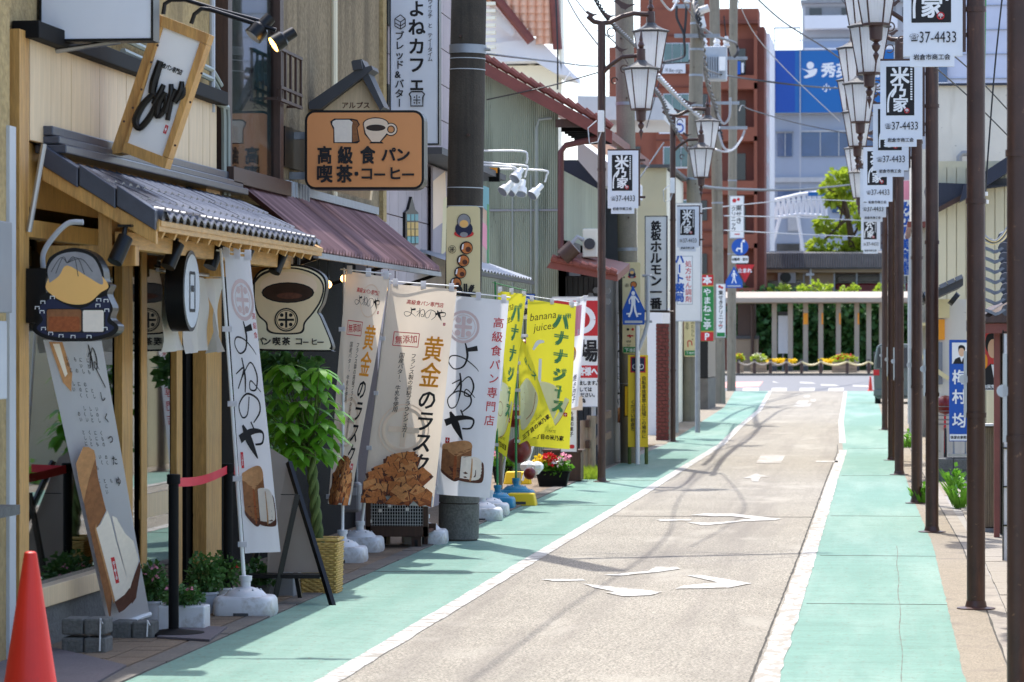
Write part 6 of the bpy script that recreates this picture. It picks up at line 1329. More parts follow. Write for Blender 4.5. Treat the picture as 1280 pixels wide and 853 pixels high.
# menu easel
Y = 22.9; es = thing('menu_easel', 'black folding menu easel with beige board beside the wicker basket', 'easel', G(380, 760))
def ep(x, y, d=0): return PY(x, y, Y + d)
for nm, a, b, w_ in (('leg', ep(361, 578, .25), ep(417, 761, -.1), .032), ('leg', ep(372, 618, .0), ep(342, 756, -.05), .028), ('leg', ep(352, 618, .42), ep(377, 757, .42), .028), ('leg', ep(340, 600, .42), ep(310, 750, .42), .028)): MB().beam(a, b, w_, .035).build(nm, 'black', es)
MB().hexa([ep(334, 716, .1), ep(399, 716, .1), ep(399, 716, .13), ep(334, 716, .13)], [ep(338, 560, .32), ep(360, 574, .32), ep(360, 574, .35), ep(338, 560, .35)]).build('menu_board', 'menuboard', es)
MB().hexa([ep(345, 618, .25), ep(372, 618, .25), ep(372, 622, .25), ep(345, 622, .25)], [ep(345, 616, .3), ep(372, 616, .3), ep(372, 618, .3), ep(345, 618, .3)]).build('cross_bar', 'black', es)
B('tray', 'black', es, ep(312, 0).x, ep(401, 0).x, Y - .05, Y + .12, ep(0, 720).z, ep(0, 715).z)
# basket with braided money tree
g_ = G(402, 741); x, y = g_.x, g_.y
bs = thing('wicker_basket', 'tall square yellow wicker basket at the kerb', 'basket', g_)
w2, hb = .135, .39; mb = MB(); nst = 22; R = random.Random(1)
for k in range(nst):      # woven strands, each ring waves in and out of the stakes
    z = .008 + (hb - .02) * k / nst; ring = []
    for s_ in range(64):
        f = s_ / 64 * 4; i = int(f); u = (f - i) * 2 - 1; cx_, cy_ = [(u, -1), (1, u), (-u, 1), (-1, -u)][i]; wv = .006 * math.sin(s_ / 64 * 2 * math.pi * 16 + (k % 2) * math.pi)
        sc_ = w2 * (.92 + .08 * z / hb) + wv; ring.append((x + cx_ * sc_, y + cy_ * sc_, z))
    mb.tube(ring + [ring[0]], .0092, 5, cap=False)
mb.build('woven_strand', 'wicker', bs, kind='stuff', smooth=True); B('liner', 'crustdark', bs, x - w2 * .86, x + w2 * .86, y - w2 * .86, y + w2 * .86, .01, hb - .05)
MB().tube([(x - w2, y - w2, hb), (x + w2, y - w2, hb), (x + w2, y + w2, hb), (x - w2, y + w2, hb), (x - w2, y - w2, hb)], .012, 6).build('rim', 'wicker', bs)
mt = thing('money_tree', 'potted money tree with braided trunk and bright green crown in the basket', 'plant', (x, y, hb))
zt_ = PY(392, 560, y).z; dxp = PY(388, 0, y).x
for j in range(3):
    pts = [(x - .02 + (dxp - x) * f * .8 + .022 * math.cos(f * 14 + j * 2.09), y + .022 * math.sin(f * 14 + j * 2.09), hb - .05 + (zt_ - hb + .05) * f) for f in [i / 24 for i in range(25)]]
    MB().tube(pts, [.024 - .006 * i / 24 for i in range(25)], 8).build('braided_stem', 'greenstem', mt, smooth=True)
tp = Vector((dxp, y, zt_)); fl = MB(); tw_ = MB(); R = random.Random(12)
for k in range(62):
    cx_, cz = R.uniform(-1, 1), R.uniform(-1, 1)
    if cx_ ** 2 + cz ** 2 > 1: continue
    c_ = PY(376 + cx_ * 50, 512 + cz * 68, y + R.uniform(-.22, .25)); tw_.tube([tp + Vector((0, 0, -.05)), (tp + c_) / 2 + Vector((0, 0, -.03)), c_], [.007, .005, .003], 4)
    for j in range(6):
        a = j * 1.05 + R.uniform(-.2, .2); dr = Vector((math.cos(a), math.sin(a) * .9, R.uniform(-.75, -.1))).normalized(); sd_ = dr.cross(Vector((0, 0, 1))).normalized(); ln = R.uniform(.13, .2); w_ = ln * .19
        p0_, p1, p2, p3 = c_, c_ + dr * ln * .4 + Vector((0, 0, .012)), c_ + dr * ln * .75, c_ + dr * ln - Vector((0, 0, .03))
        fl.add([p0_, p1 + sd_ * w_, p1, p1 - sd_ * w_, p2 + sd_ * w_ * .9, p2, p2 - sd_ * w_ * .9, p3], [(0, 1, 2), (0, 2, 3), (1, 4, 5, 2), (2, 5, 6, 3), (4, 7, 5), (5, 7, 6)])
tw_.build('twigs', 'greenstem', mt, kind='stuff'); fl.build('leaves', 'leaf', mt, kind='stuff', recalc=False, smooth=True)
# climbing plant behind
hg = thing('climbing_plant', 'dark green climbing foliage on the timber wall behind the menu easel', 'plant', (-4.9, 25.6, 0))
mb = MB()
for k in range(14): leaf_blobs(mb, (-4.8 + random.uniform(-.08, .1), 25.3 + random.uniform(0, 1.2), .4 + k * .13), (.1, .3, .16), 110, .07, k, shell=0)
leaf_blobs(mb, PY(360, 462, 25.6), (.32, .2, .12), 260, .1, 77, shell=0)
mb.build('foliage', 'leaf2', hg, recalc=False); MB().tube([(-4.88, 25.6, 0), (-4.86, 25.7, 1.2), (-4.9, 25.5, 2.1)], .015, 5).build('stem', 'bark', hg)
mb = MB(); 
tr_ = thing('grey_storage_box', 'small grey plastic crate on the pavement behind the menu easel', 'crate', G(345, 748)); g_ = G(345, 748)
B('body', 'grey', tr_, g_.x - .1, g_.x + .11, g_.y + .1, g_.y + .35, 0, .14, bevel=.01); B('lid', 'lightgrey', tr_, g_.x - .11, g_.x + .12, g_.y + .09, g_.y + .36, .142, .165, bevel=.005)
# wooden cart with tiled lattice
Y = 29.3; ct = thing('wooden_cart', 'brown wooden cart with white lattice side and castors behind the rusk banner', 'cart', PY(495, 690, Y))
def cx2(p): return PY(p, 0, Y).x
def cz2(p): return PY(0, p, Y).z
for p in (457, 529): B('corner_post', 'darkwood', ct, cx2(p), cx2(p + 6), Y, Y + .05, cz2(668), cz2(610))
for d in (0, .5): B('side_rail', 'darkwood', ct, cx2(457), cx2(535), Y + d, Y + d + .04, cz2(668), cz2(655), bevel=.003); B('side_rail', 'darkwood', ct, cx2(463), cx2(529), Y + d + .005, Y + d + .035, cz2(616), cz2(611))
B('tray', 'crustdark', ct, cx2(459), cx2(533), Y + .04, Y + .5, cz2(664), cz2(661)); B('back_panel', 'blackwood', ct, cx2(463), cx2(529), Y + .06, Y + .08, cz2(655), cz2(611))
for k in range(21): B('lattice_bar', 'lightgrey', ct, cx2(464 + k * 3.2), cx2(464.8 + k * 3.2), Y + .02, Y + .03, cz2(655), cz2(616))
for k in range(10): B('lattice_bar', 'lightgrey', ct, cx2(463), cx2(529), Y + .012, Y + .021, cz2(617.5 + k * 4), cz2(616.8 + k * 4))
for x_, y_ in ((475, 636), (487, 630), (509, 634), (463, 649)): B('white_tile', 'white', ct, cx2(x_ - 2), cx2(x_ + 2), Y + .004, Y + .011, cz2(y_ + 2), cz2(y_ - 2))
for p in (466, 514): 
    for d in (.02, .42): B('leg', 'darkwood' if p > 500 else 'oldwood', ct, cx2(p), cx2(p + 12), Y + d, Y + d + .06, cz2(683), cz2(668)); MB().tube([(cx2(p + 6) - .014, Y + d + .03, .045), (cx2(p + 6) + .014, Y + d + .03, .045)], .043, 14).build('castor', 'rubber', ct, smooth=True)
gm = thing('gas_meter', 'grey gas meter on the dark wall behind the banner poles', 'meter', PY(437, 640, 30.6))
a, b = PY(426, 603, 30.6), PY(449, 641, 30.6); B('body', 'grey', gm, a.x, b.x, 30.6, 30.78, b.z, a.z, bevel=.03); B('dial_window', 'lightgrey', gm, a.x + .05, b.x - .02, 30.585, 30.6, (a.z + b.z) / 2 + .02, a.z - .05)
MB().tube([(a.x + .05, 30.7, a.z), (a.x + .05, 30.7, a.z + .5)], .014, 6).tube([(b.x - .04, 30.7, a.z), (b.x - .04, 30.7, a.z + .5)], .014, 6).build('gas_pipe', 'zinc', gm)
# ---------------------------------------------------------------- flower corner by the yellow banners
def yb(label, x0, x1, y0, y1):
    g_ = G((x0 + x1) / 2, y1); Y = g_.y; a, b = PY(x0, y0, Y), PY(x1, y1, Y); t = thing('yellow_block', label, 'weight block', (g_.x, Y, 0))
    MB().hexa([(a.x, Y, 0), (b.x, Y, 0), (b.x, Y + .22, 0), (a.x, Y + .22, 0)], [(a.x + .03, Y + .02, a.z), (b.x - .03, Y + .02, a.z), (b.x - .03, Y + .2, a.z), (a.x + .03, Y + .2, a.z)]).build('body', 'yellowplastic', t, bevel=.015)
    B('handle_slot', 'darkgrey', t, (a.x + b.x) / 2 - .06, (a.x + b.x) / 2 + .06, Y - .001, Y + .02, .02, .05)
yb('yellow weight block behind the balls, nearer the flower trough', 629, 663, 590, 606); yb('yellow weight block behind the blue banner base', 631, 670, 617, 633)
for x0, y0, y1, m, lb in ((626, 560, 625, 'oldwood', 'weathered wooden stake left of the yellow blocks'), (649, 590, 618, 'tan', 'short tan stake beside the green banner pole'), (611, 575, 620, 'yellowplastic', 'thin yellow stake behind the white banner base')):
    g_ = G(x0, y1); o = MB().tube([(g_.x, g_.y, 0), (g_.x, g_.y, PY(x0, y0, g_.y).z)], .022, 8).build('stake', m, smooth=True); tag(o, lb, 'stake')
rb_ = thing('red_lantern_string', 'string of glossy dark red balls hanging beside the green banner pole', 'decoration', PY(648, 579, 38.4))
for px, py, r in ((656, 434, 10), (641, 520, 15), (648, 563, 16.5)): c_ = PY(px, py, 38.4 - .0 + (.3 if py < 560 else 0)); MB().ball(c_, r * 38.4 / F, 20, 14).build('ball', 'redball', rb_, smooth=True)
MB().tube([PY(656, 400, 38.7), PY(656, 424, 38.7), PY(645, 505, 38.7), PY(648, 550, 38.4)], .006, 5).build('string', 'wire', rb_)
def flowerbed(label, x0, x1, y0, y1, fl):
    g_ = G((x0 + x1) / 2, y1); Y = g_.y; a, b = PY(x0, y0, Y), PY(x1, y1, Y); t = thing('flower_trough', label, 'planter', (g_.x, Y, 0))
    MB().hexa([(a.x + .04, Y, 0), (b.x - .04, Y, 0), (b.x - .04, Y + .18, 0), (a.x + .04, Y + .18, 0)], [(a.x, Y - .02, a.z), (b.x, Y - .02, a.z), (b.x, Y + .2, a.z), (a.x, Y + .2, a.z)]).build('trough', 'blackmatte', t, bevel=.01); B('rim', 'blackmatte', t, a.x - .01, b.x + .01, Y - .03, Y + .21, a.z, a.z + .02, bevel=.005)
    mb = MB(); leaf_blobs(mb, ((a.x + b.x) / 2, Y + .08, a.z + .08), ((b.x - a.x) * .52, .12, .11), 620, .07, 5, shell=.05); mb.build('foliage', 'leaf', t, recalc=False)
    for k, (f, dz, m, n) in enumerate(fl):
        mb = MB(); c_ = (a.x + (b.x - a.x) * f, Y + .0, a.z + dz); leaf_blobs(mb, c_, (.07, .06, .045), n, .045, k); mb.build('flower_cluster', m, t, recalc=False)
flowerbed('black plastic trough of red, yellow and white pansies on the pavement', 670, 711, 591, 609, [(.1, .17, 'floweryellow', 60), (.2, .13, 'floweryellow', 40), (.4, .2, 'flowerred', 80), (.5, .14, 'flowerred', 40), (.66, .14, 'inkwhite', 40), (.85, .19, 'flowerpink', 40)])
flowerbed('dark trough with green plants and few flowers behind the yellow block', 615, 640, 585, 604, [(.1, .15, 'flowerpink', 30), (.6, .1, 'leafy', 60)])
t, q = board('brown_cabinet', 'low dark brown cabinet on castors behind the flower trough', 'cabinet', 679, 563, 726, 601, 43.6, .4, 'darkwood', 'darkwood', 1.5)
for x_ in (684, 724): g_ = PY(x_, 603, 43.6); MB().tube([(g_.x - .02, 43.65, .04), (g_.x + .02, 43.65, .04)], .045, 12).build('castor', 'rubber', t, smooth=True)
B('top', 'darkwood', t, PY(678, 0, 43.6).x, PY(728, 0, 43.6).x, 43.55, 44.05, PY(0, 562.5, 43.6).z, PY(0, 560, 43.6).z)
t, q = board('white_price_board', 'narrow white board with small black print behind the yellow banner', 'sign', 700, 508, 722, 566, 43.4, .05, 'darkwood', 'white', 1)
for k, ch in enumerate('各種和菓子'): q.text('ink', ch, 714, 514 + k * 6.5, 6, v=True)
q.poly('inkred', rr(712, 556, 718, 561, 2)); q.finish(t)
t, q = board('price_card', 'pale wooden price board above the brown cabinet', 'sign', 708, 496, 728, 513, 43.2, .03, pm='inkpeach'); q.finish(t)
wb = MB(); R = random.Random(3)
for k in range(7): wb.ball(PY(656 + k * 2.6, 586 + R.uniform(-5, 4), 40.6 + R.uniform(-.05, .05)), R.uniform(.05, .085), 7, 5, R.uniform(.6, 1.1))
o = wb.build('plastic_bag', 'white', recalc=False); tag(o, 'crumpled white plastic bag left of the flower trough', 'bag')
o = MB().ball(PY(662, 592, 40), .075, 16, 12).build('brown_ball', 'redball', smooth=True); tag(o, 'small brown ball beside the crumpled white bag', 'ball')
# big P board
t, q = board('parking_board', 'large white parking notice board with red ring symbol and 場 lettering', 'sign', 690, 371, 749.5, 509, 45.5, .06, 'lightgrey', 'white', 1)
q.rect('inkred', 691, 376, 748.5, 420); q.ring('inkwhite', 727, 400, 14, 7); q.stroke('inkwhite', [(718, 384), (718, 418)], 6)
for ch, x_ in zip('車場', (712, 736)): q.text('ink', ch, x_, 424, 29, v=True, bold=.03, sx=.8)
q.rect('inkred', 691, 457, 748.5, 472.5); q.text('inkwhite', 'お客様へ', 731, 464.5, 11, sx=.75, bold=.05)
for y_, s_ in ((479, '停め願い致します。'), (487, 'おきましては'), (494, 'ご遠慮ください。'), (501, '店主為')): q.text('ink', s_, 724, y_, 6, sx=.9, bold=.03)
q.finish(t)
for x_ in (700, 742): MB().tube([PY(x_, 598, 45.6), PY(x_, 371, 45.6)], .03, 8).build('post', 'lightgrey', t, smooth=True)
t, q = board('small_parking_sign', 'small sign with blue top and 車場 lettering between the yellow banners', 'sign', 653, 367, 669, 400, 42, .03, 'darkgrey', 'cream', .6)
q.rect('inkblue', 653.6, 367.6, 668.4, 381); q.text('inkwhite', '乃家', 662, 376, 6, bold=.03); q.text('ink', '車場', 660, 390, 10, bold=.04, sx=.8); q.finish(t)
# wooden fence
fn = thing('wooden_fence', 'low weathered log fence behind the first lantern post', 'fence', G(740, 592))
for x_, y0, y1, r in ((731, 524, 594, .065), (739, 518, 590, .06)): g_ = PY(x_, y1, 45.0); MB().tube([(g_.x, 45.0, 0), (g_.x, 45.0, PY(0, y0, 45).z)], [r * 1.1, r], 10).build('post', 'oldwood', fn, smooth=True)
for y0, y1 in ((530, 521), (556, 547)): MB().beam(PY(734, y0, 44.85), PY(762, y1 - 4, 46.5), .05, .1).build('rail', 'darkwood', fn)
gr = MB()
R = random.Random(21)
for k in range(500):
    p = PY(R.uniform(728, 750), 592, 44.6) ; p.z = 0; p.y += R.uniform(-.3, .4); hgt = R.uniform(.05, .2); gr.add([p + Vector((-.012, 0, 0)), p + Vector((.012, 0, 0)), p + Vector((R.uniform(-.07, .07), R.uniform(-.05, .05), hgt))], [(0, 1, 2)])
o = gr.build('weeds', 'leafy', kind='stuff', recalc=False)
dk = thing('grey_block_wall', 'low grey concrete wall in the shade behind the slim white banner', 'wall', PY(765, 520, 52.5)); B('wall', 'block', dk, PY(748, 0, 52.5).x, PY(782, 0, 52.5).x, 52.5, 53, 0, PY(0, 500, 52.5).z); B('wall_cap', 'grey', dk, PY(747, 0, 52.5).x, PY(783, 0, 52.5).x, 52.45, 53.05, PY(0, 500, 52.5).z, PY(0, 498, 52.5).z)
# ================================================================== LEFT FAR CLUTTER
tk = thing('dark_storage_unit', 'black metal storage unit on a concrete plinth behind the second lantern post', 'container', PY(858, 500, 92)); Y = 92
X = lambda p, Y_: PY(p, 430, Y_).x
Z = lambda p, Y_: PY(640, p, Y_).z
B('unit', 'black', tk, X(832, Y), X(885, Y), Y, Y + 4, Z(472, Y), Z(425, Y)); B('plinth', 'kerb', tk, X(832, Y), X(885, Y), Y - .02, Y + 4.1, 0, Z(473, Y)); MB().beam(PY(832, 450, Y - .1), PY(852, 462, Y - .1), .08).build('rail', 'lightgrey', tk)
cr = thing('dark_car', 'front corner of a dark car parked between the utility poles', 'car', PY(890, 500, 108)); Y = 108
MB().prism([PY(x, y, Y) for x, y in ((880, 497), (880, 455), (888, 457), (897, 468), (899, 490), (897, 497))], (0, 3.5, 0)).build('body', 'black', cr, bevel=.05); MB().prism([PY(x, y, Y - .03) for x, y in ((883, 461), (890, 463), (894, 471), (885, 469))], (0, .06, 0)).build('headlight', 'white', cr); MB().tube([(X(888, Y), Y + .2, .3), (X(894, Y), Y + .2, .3)], .34, 14).build('wheel', 'rubber', cr, smooth=True)
MB().prism([PY(x, y, Y + .3) for x, y in ((880, 445), (884, 446), (890, 458), (880, 457))], (0, 2.5, 0)).build('windscreen', 'windark', cr)
bt_ = thing('blue_bucket', 'blue plastic tub on the ground behind the second lantern post', 'bucket', G(845, 524)); g_ = G(845, 524); MB().lathe((g_.x, g_.y, 0), [(.14, 0), (.2, .3), (.21, .31), (.19, .3)], 14).build('tub', 'inkblue', bt_, smooth=True)
# ================================================================== RED APARTMENT BUILDING
Y = 215; rd = thing('red_apartment_building', 'orange red tiled apartment block rising behind the utility poles', 'building', (X(850, Y), Y, 0))
def RB(nm, m, x0, x1, y0, y1, d0, d1, bevel=0): return B(nm, m, rd, X(x0, Y), X(x1, Y), Y + d0, Y + d1, Z(y1, Y), Z(y0, Y), bevel=bevel)
B('wall', 'redbldg', rd, X(820, Y), X(948, Y), Y, Y + 3, 0, Z(14, Y)); B('wall', 'redbldg', rd, X(761, Y), X(820, Y), Y + .3, Y + 14, 0, Z(60, Y)); 
MB().prism([PY(x, y, Y + .1) for x, y in ((800, 60), (800, -60), (868, -60), (902, 22), (944, 33), (944, 60))], (0, 3, 0)).build('wall', 'redbldg', rd)
B('side_wall', 'redbldgd', rd, X(947, Y), X(956, Y), Y - .6, Y + 3, 0, Z(38, Y))  # the block's shaded side is put into this darker wall colour
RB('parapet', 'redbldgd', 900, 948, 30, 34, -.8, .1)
for k in range(5):
    y0 = 52 + k * 66 - (0 if k == 0 else 2); RB('balcony_shade_panel', 'windark' if False else 'redbldgd', 903, 943, y0, y0 + 46, -.05, -.02); RB('balcony_slab', 'redbldg', 898, 947, y0 + 47, y0 + 64, -1.4, -.02)  # flat panels: recess shade is painted in with the darker red
    RB('balcony_post', 'redbldg', 943.5, 947, y0 - 8, y0 + 47, -1.4, -.06); RB('balcony_window', 'windark', 914, 932, y0 + 12, y0 + 45, -.1, -.06)
    RB('window_frame', 'whitewall', 829, 862, y0 + 3, y0 + 30, -.06, -.01) if k else RB('window_frame', 'whitewall', 829, 862, 56, 82, -.06, -.01)
    yy = 57 if k == 0 else y0 + 4
    for a, b in ((830, 840), (841, 851), (852, 861)): RB('window', 'wingreen', a, b, yy, yy + 24, -.12, -.07)
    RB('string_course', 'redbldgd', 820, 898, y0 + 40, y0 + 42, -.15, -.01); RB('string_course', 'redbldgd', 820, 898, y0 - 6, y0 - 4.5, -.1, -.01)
    if k >= 1: 
        RB('window', 'windark', 866, 884, yy, yy + 25, -.12, -.07); RB('window', 'windark', 775, 800, yy - 2, yy + 24, .2, .25)
RB('awning_board', 'whitewall', 828, 857, 82, 94, -.2, -.13); q = face(828, 82, 857, 94, Y - .2); q.text('darkgrey', 'ネBe-sign', 842, 88, 6); q.finish(rd)
RB('banner', 'whitewall', 824, 857, 150, 169, -.2, -.13); q = face(824, 150, 857, 169, Y - .2); q.ring('inkblue', 849, 160, 5, 2); q.text('inkblue', 'リフォーム', 836, 162, 5); q.finish(rd)
RB('laundry', 'inkblue', 918, 927, 82, 98, -1.55, -1.45); RB('laundry', 'whitewall', 928, 931, 84, 96, -1.55, -1.45)
wh = thing('white_tower_block', 'thin sliver of white tower between the red block and blue building', 'building', (X(950, 226), 226, 0)); B('wall', 'whitewall', wh, X(944, 226), X(962, 226), 226, 236, 0, Z(45, 226))
for k in range(6): B('balcony', 'lightgrey', wh, X(953, 226), X(959, 226), 225.4, 226, Z(78 + k * 32, 226), Z(62 + k * 32, 226))
# ================================================================== BLUE SIGN BUILDING
Y = 245; bl = thing('blue_glass_building', 'blue grey office building with ribbon windows below the big blue billboard', 'building', (X(1020, Y), Y, 0))
def BB(nm, m, x0, x1, y0, y1, d0, d1): return B(nm, m, bl, X(x0, Y), X(x1, Y), Y + d0, Y + d1, Z(y1, Y), Z(y0, Y))
BB('wall', 'bluebldg', 955, 1115, 142, 420, 0, 16); BB('cornice', 'lightgrey', 953, 1116, 140, 146, -.4, 0)
BB('string_course', 'lightgrey', 955, 1115, 224, 230, -.25, 0)
BB('window', 'winblue', 1002, 1095, 168, 198, -.12, -.02); BB('window_band', 'lightgrey', 1002, 1095, 166, 168, -.2, -.02)
for k in range(1, 4): BB('mullion', 'lightgrey', 1002 + k * 23, 1003 + k * 23, 168, 198, -.16, -.125)
BB('window', 'winblue', 972, 990, 169, 198, -.12, -.02); BB('window_frame', 'grey', 970, 992, 167, 169, -.2, -.02); BB('mullion', 'lightgrey', 981, 982, 169, 198, -.16, -.125)
BB('window', 'winblue', 1040, 1110, 240, 268, -.12, -.02); BB('window', 'winblue', 972, 1005, 238, 256, -.12, -.02); BB('window', 'windark', 971, 1003, 306, 320, -.12, -.02); BB('window_frame', 'lightgrey', 985, 999, 272, 290, -.14, -.02)
for x_ in (968, 1000): BB('mast', 'lightgrey', x_, x_ + 1.2, 40, 330, -.9, -.75)
BB('mast', 'lightgrey', 968, 1001, 39, 41, -.9, -.75)
t, q = board('billboard', 'huge blue billboard with white 秀英 lettering on the roof of the office building', 'billboard', 957, 63, 1118, 141, Y - .8, .8, 'grey', 'bluesign', .8)
q.rect('bluesign2', 968, 63.8, 994, 140.2, 'picture'); q.poly('inkwhite', ell(1013, 82, 4.6)); q.poly('inkwhite', curve([(1001, 85), (1010, 88), (1021, 86), (1019, 94), (1008, 98), (1005, 96), (1011, 92), (1001, 85)], 4)[:-1])
q.text('inkwhite', '秀英予備校', 1073, 88, 19, bold=.04, sx=.98); q.text('inkwhite', '小・中・高校生', 1066, 110, 11, bold=.03); q.finish(t)
for k in range(6): B('support', 'grey', t, X(962 + k * 28, Y), X(965 + k * 28, Y), Y - .5, Y - .3, Z(145, Y), Z(141, Y))
B('rooftop_railing', 'lightgrey', bl, X(957, Y), X(1112, Y), Y + .5, Y + .55, Z(54, Y), Z(53, Y)); B('rooftop_screen', 'bluebldg', bl, X(1004, Y), X(1105, Y), Y + .6, Y + .65, Z(63, Y), Z(52, Y))
Y = 275; gt = thing('grey_tower', 'pale grey apartment tower behind the billboard', 'building', (X(1060, Y), Y, 0))
def GB(nm, m, x0, x1, y0, y1, d0, d1): return B(nm, m, gt, X(x0, Y), X(x1, Y), Y + d0, Y + d1, Z(y1, Y), Z(y0, Y))
GB('wall', 'greytower', 1003, 1175, 8, 300, 0, 14); GB('roof_edge', 'grey', 1001, 1177, 5, 9, -.6, 14); GB('roof_parapet', 'greytower', 1008, 1120, -2, 5, .4, 12)
for k in range(6):
    y0 = 13 + k * 38; GB('recess', 'grey', 1007, 1120, y0, y0 + 13, -.05, -.02); GB('window', 'windark', 1012, 1027, y0 + 2, y0 + 12, -.12, -.06); GB('window', 'windark', 1052, 1070, y0 + 2, y0 + 12, -.12, -.06); GB('window', 'windark', 1128, 1145, y0 + 2, y0 + 14, -.12, -.02); GB('balcony', 'whitewall', 1006, 1122, y0 + 13, y0 + 29, -1.6, -.06)
for k in range(4): GB('window', 'winblue', 1168 - 3, 1174, 80 + k * 22, 95 + k * 22, -.1, -.02)
# ================================================================== STATION
Y = 222; stn = thing('station_building', 'low beige station building with long corrugated platform canopy', 'building', (X(1010, Y), Y, 0))
def SBB(nm, m, x0, x1, y0, y1, d0, d1): return B(nm, m, stn, X(x0, Y), X(x1, Y), Y + d0, Y + d1, Z(y1, Y), Z(y0, Y))
SBB('wall', 'stationwall', 880, 1042, 336, 440, 0, 8)
mb = MB(); vs = []; x0, x1 = X(880, Y), X(1180, Y); N = 200
for k in range(N + 1): vs += [(x0 + (x1 - x0) * k / N, Y - 1.2 - .12 * (k % 2), Z(336, Y)), (x0 + (x1 - x0) * k / N, Y - .6 - .12 * (k % 2), Z(318, Y)), (x0 + (x1 - x0) * k / N, Y + 6, Z(312, Y))]
mb.add(vs, [(3 * k + a, 3 * k + 3 + a, 3 * k + 4 + a, 3 * k + 1 + a) for k in range(N) for a in (0, 1)]).build('canopy_roof', 'stationroof', stn, recalc=False)
SBB('canopy_fascia', 'darkgrey', 880, 1180, 336, 338, -1.2, -1.0); SBB('canopy_soffit', 'stationwall', 880, 1180, 338, 342, -.9, 5)
SBB('window', 'windark', 960, 1006, 352, 366, -.1, -.02); SBB('rear_wall', 'darkgrey', 1042, 1180, 338, 440, 6, 7)
for x_ in (1004, 1042, 1070, 1100, 1130): SBB('canopy_post', 'grey', x_, x_ + 2, 340, 440, -.6, -.4)
SBB('platform', 'stationwall', 1042, 1180, 366, 440, 0, 3)
aco = thing('station_air_conditioner', 'grey air conditioner box on the station wall', 'air conditioner', PY(984, 360, Y - .6)); B('housing', 'grey', aco, X(973, Y), X(995, Y), Y - .8, Y - .1, Z(355, Y), Z(340, Y)); MB().tube([PY(982, 347, Y - .8), PY(982, 347, Y - .85)], .36, 16).build('fan_grille', 'black', aco)
trn = thing('train', 'crimson train standing at the station platform', 'train', (X(1090, Y + 4), Y + 4, 0)); B('body', 'train', trn, X(1043, Y), X(1200, Y), Y + 3.5, Y + 5.8, Z(366, Y), Z(354, Y), bevel=.1); B('window_band', 'windark', trn, X(1046, Y), X(1200, Y), Y + 3.45, Y + 3.5, Z(352, Y), Z(345, Y)); B('roof', 'lightgrey', trn, X(1043, Y), X(1200, Y), Y + 3.5, Y + 5.8, Z(354, Y), Z(352.5, Y)); B('upper_body', 'lightgrey', trn, X(1043, Y), X(1200, Y), Y + 3.6, Y + 5.8, Z(352, Y), Z(344, Y))
lt = thing('station_lamp', 'round platform lamp under the canopy right of the air conditioner', 'lamp', PY(1012, 350, Y - 1)); MB().tube([PY(1013, 368, Y - 1), PY(1013, 333, Y - 1)], .07, 8).build('pole', 'lightgrey', lt); B('arm', 'lightgrey', lt, X(1008, Y), X(1018, Y), Y - 1.1, Y - .9, Z(346, Y), Z(343, Y))
# far trees
def clump_tree(label, trunk, clumps, Y, m, n=260, ls=.55, seed=0):
    t = thing('tree', label, 'tree', PY(*trunk[0], Y)); MB().tube([Vector(p) for p in curve([tuple(PY(x, y, Y)) for x, y in trunk], 4)], [.28 - .012 * i for i in range((len(trunk) - 1) * 4 + 1)], 8).build('trunk', 'bark', t, smooth=True)
    for i, (x, y, rx, ry) in enumerate(clumps):
        k = Y / F; mb = MB(); leaf_blobs(mb, PY(x, y, Y + (i % 3 - 1) * .6), (rx * k * .82, rx * k * .7, ry * k * .8), n, ls, seed + i, shell=.3); mb.build('crown', m, t, recalc=False)
        if i % 2 == 0: c_ = PY(x, y, Y); j = min(len(trunk) - 1, 1 + i % 3); MB().tube([PY(*trunk[j], Y), c_], [.12, .05], 6).build('branch', 'bark', t)
clump_tree('cloud-pruned tree with yellow green clumps behind the lanterns', [(1066, 340), (1064, 300), (1060, 272), (1055, 250), (1052, 232)], [(1048, 222, 17, 11), (1062, 216, 14, 9), (1035, 236, 14, 10), (1060, 240, 14, 11), (1040, 250, 13, 8), (1062, 258, 13, 9), (1078, 275, 14, 9), (1030, 280, 15, 8), (1048, 288, 17, 10), (1075, 232, 10, 8), (1022, 308, 14, 12), (1045, 312, 18, 10), (1080, 300, 12, 9), (1065, 310, 16, 10)], 226, 'leafy', 120, .42, 3)
mb = MB(); R = random.Random(31); Yh = 214
for k in range(150): leaf_blobs(mb, PY(R.uniform(925, 1190), R.uniform(375, 440), Yh + R.uniform(-.8, .8)), (1.3, .8, 1.0), 60, .42, k, shell=.1)
o = mb.build('hedge', 'leafdark', recalc=False); tag(o, 'tall dark green hedge behind the white pergola columns', 'hedge'); o['kind'] = 'thing'
mb = MB(); mb.box(X(920, Yh), X(1190, Yh), Yh + .9, Yh + 1.3, 0, Z(372, Yh)); o = mb.build('hedge_wall', 'leafdark'); tag(o, 'dark backing of the long hedge beside the station', 'hedge')
for k, (x_, y_) in enumerate(((966, 366), (980, 362), (1004, 364), (1020, 360), (1032, 362), (1055, 367), (1068, 364), (1098, 366), (1120, 364))):
    mb = MB(); leaf_blobs(mb, PY(x_, y_, Yh), (.35, .3, .42), 70, .28, k); o = mb.build('shrub_shoot', 'leafy', recalc=False); tag(o, ('first', 'second', 'third', 'fourth', 'fifth', 'sixth', 'seventh', 'eighth', 'ninth')[k] + ' yellow green shoot from the left above the pergola roof', 'shrub', 'shoots above the pergola')
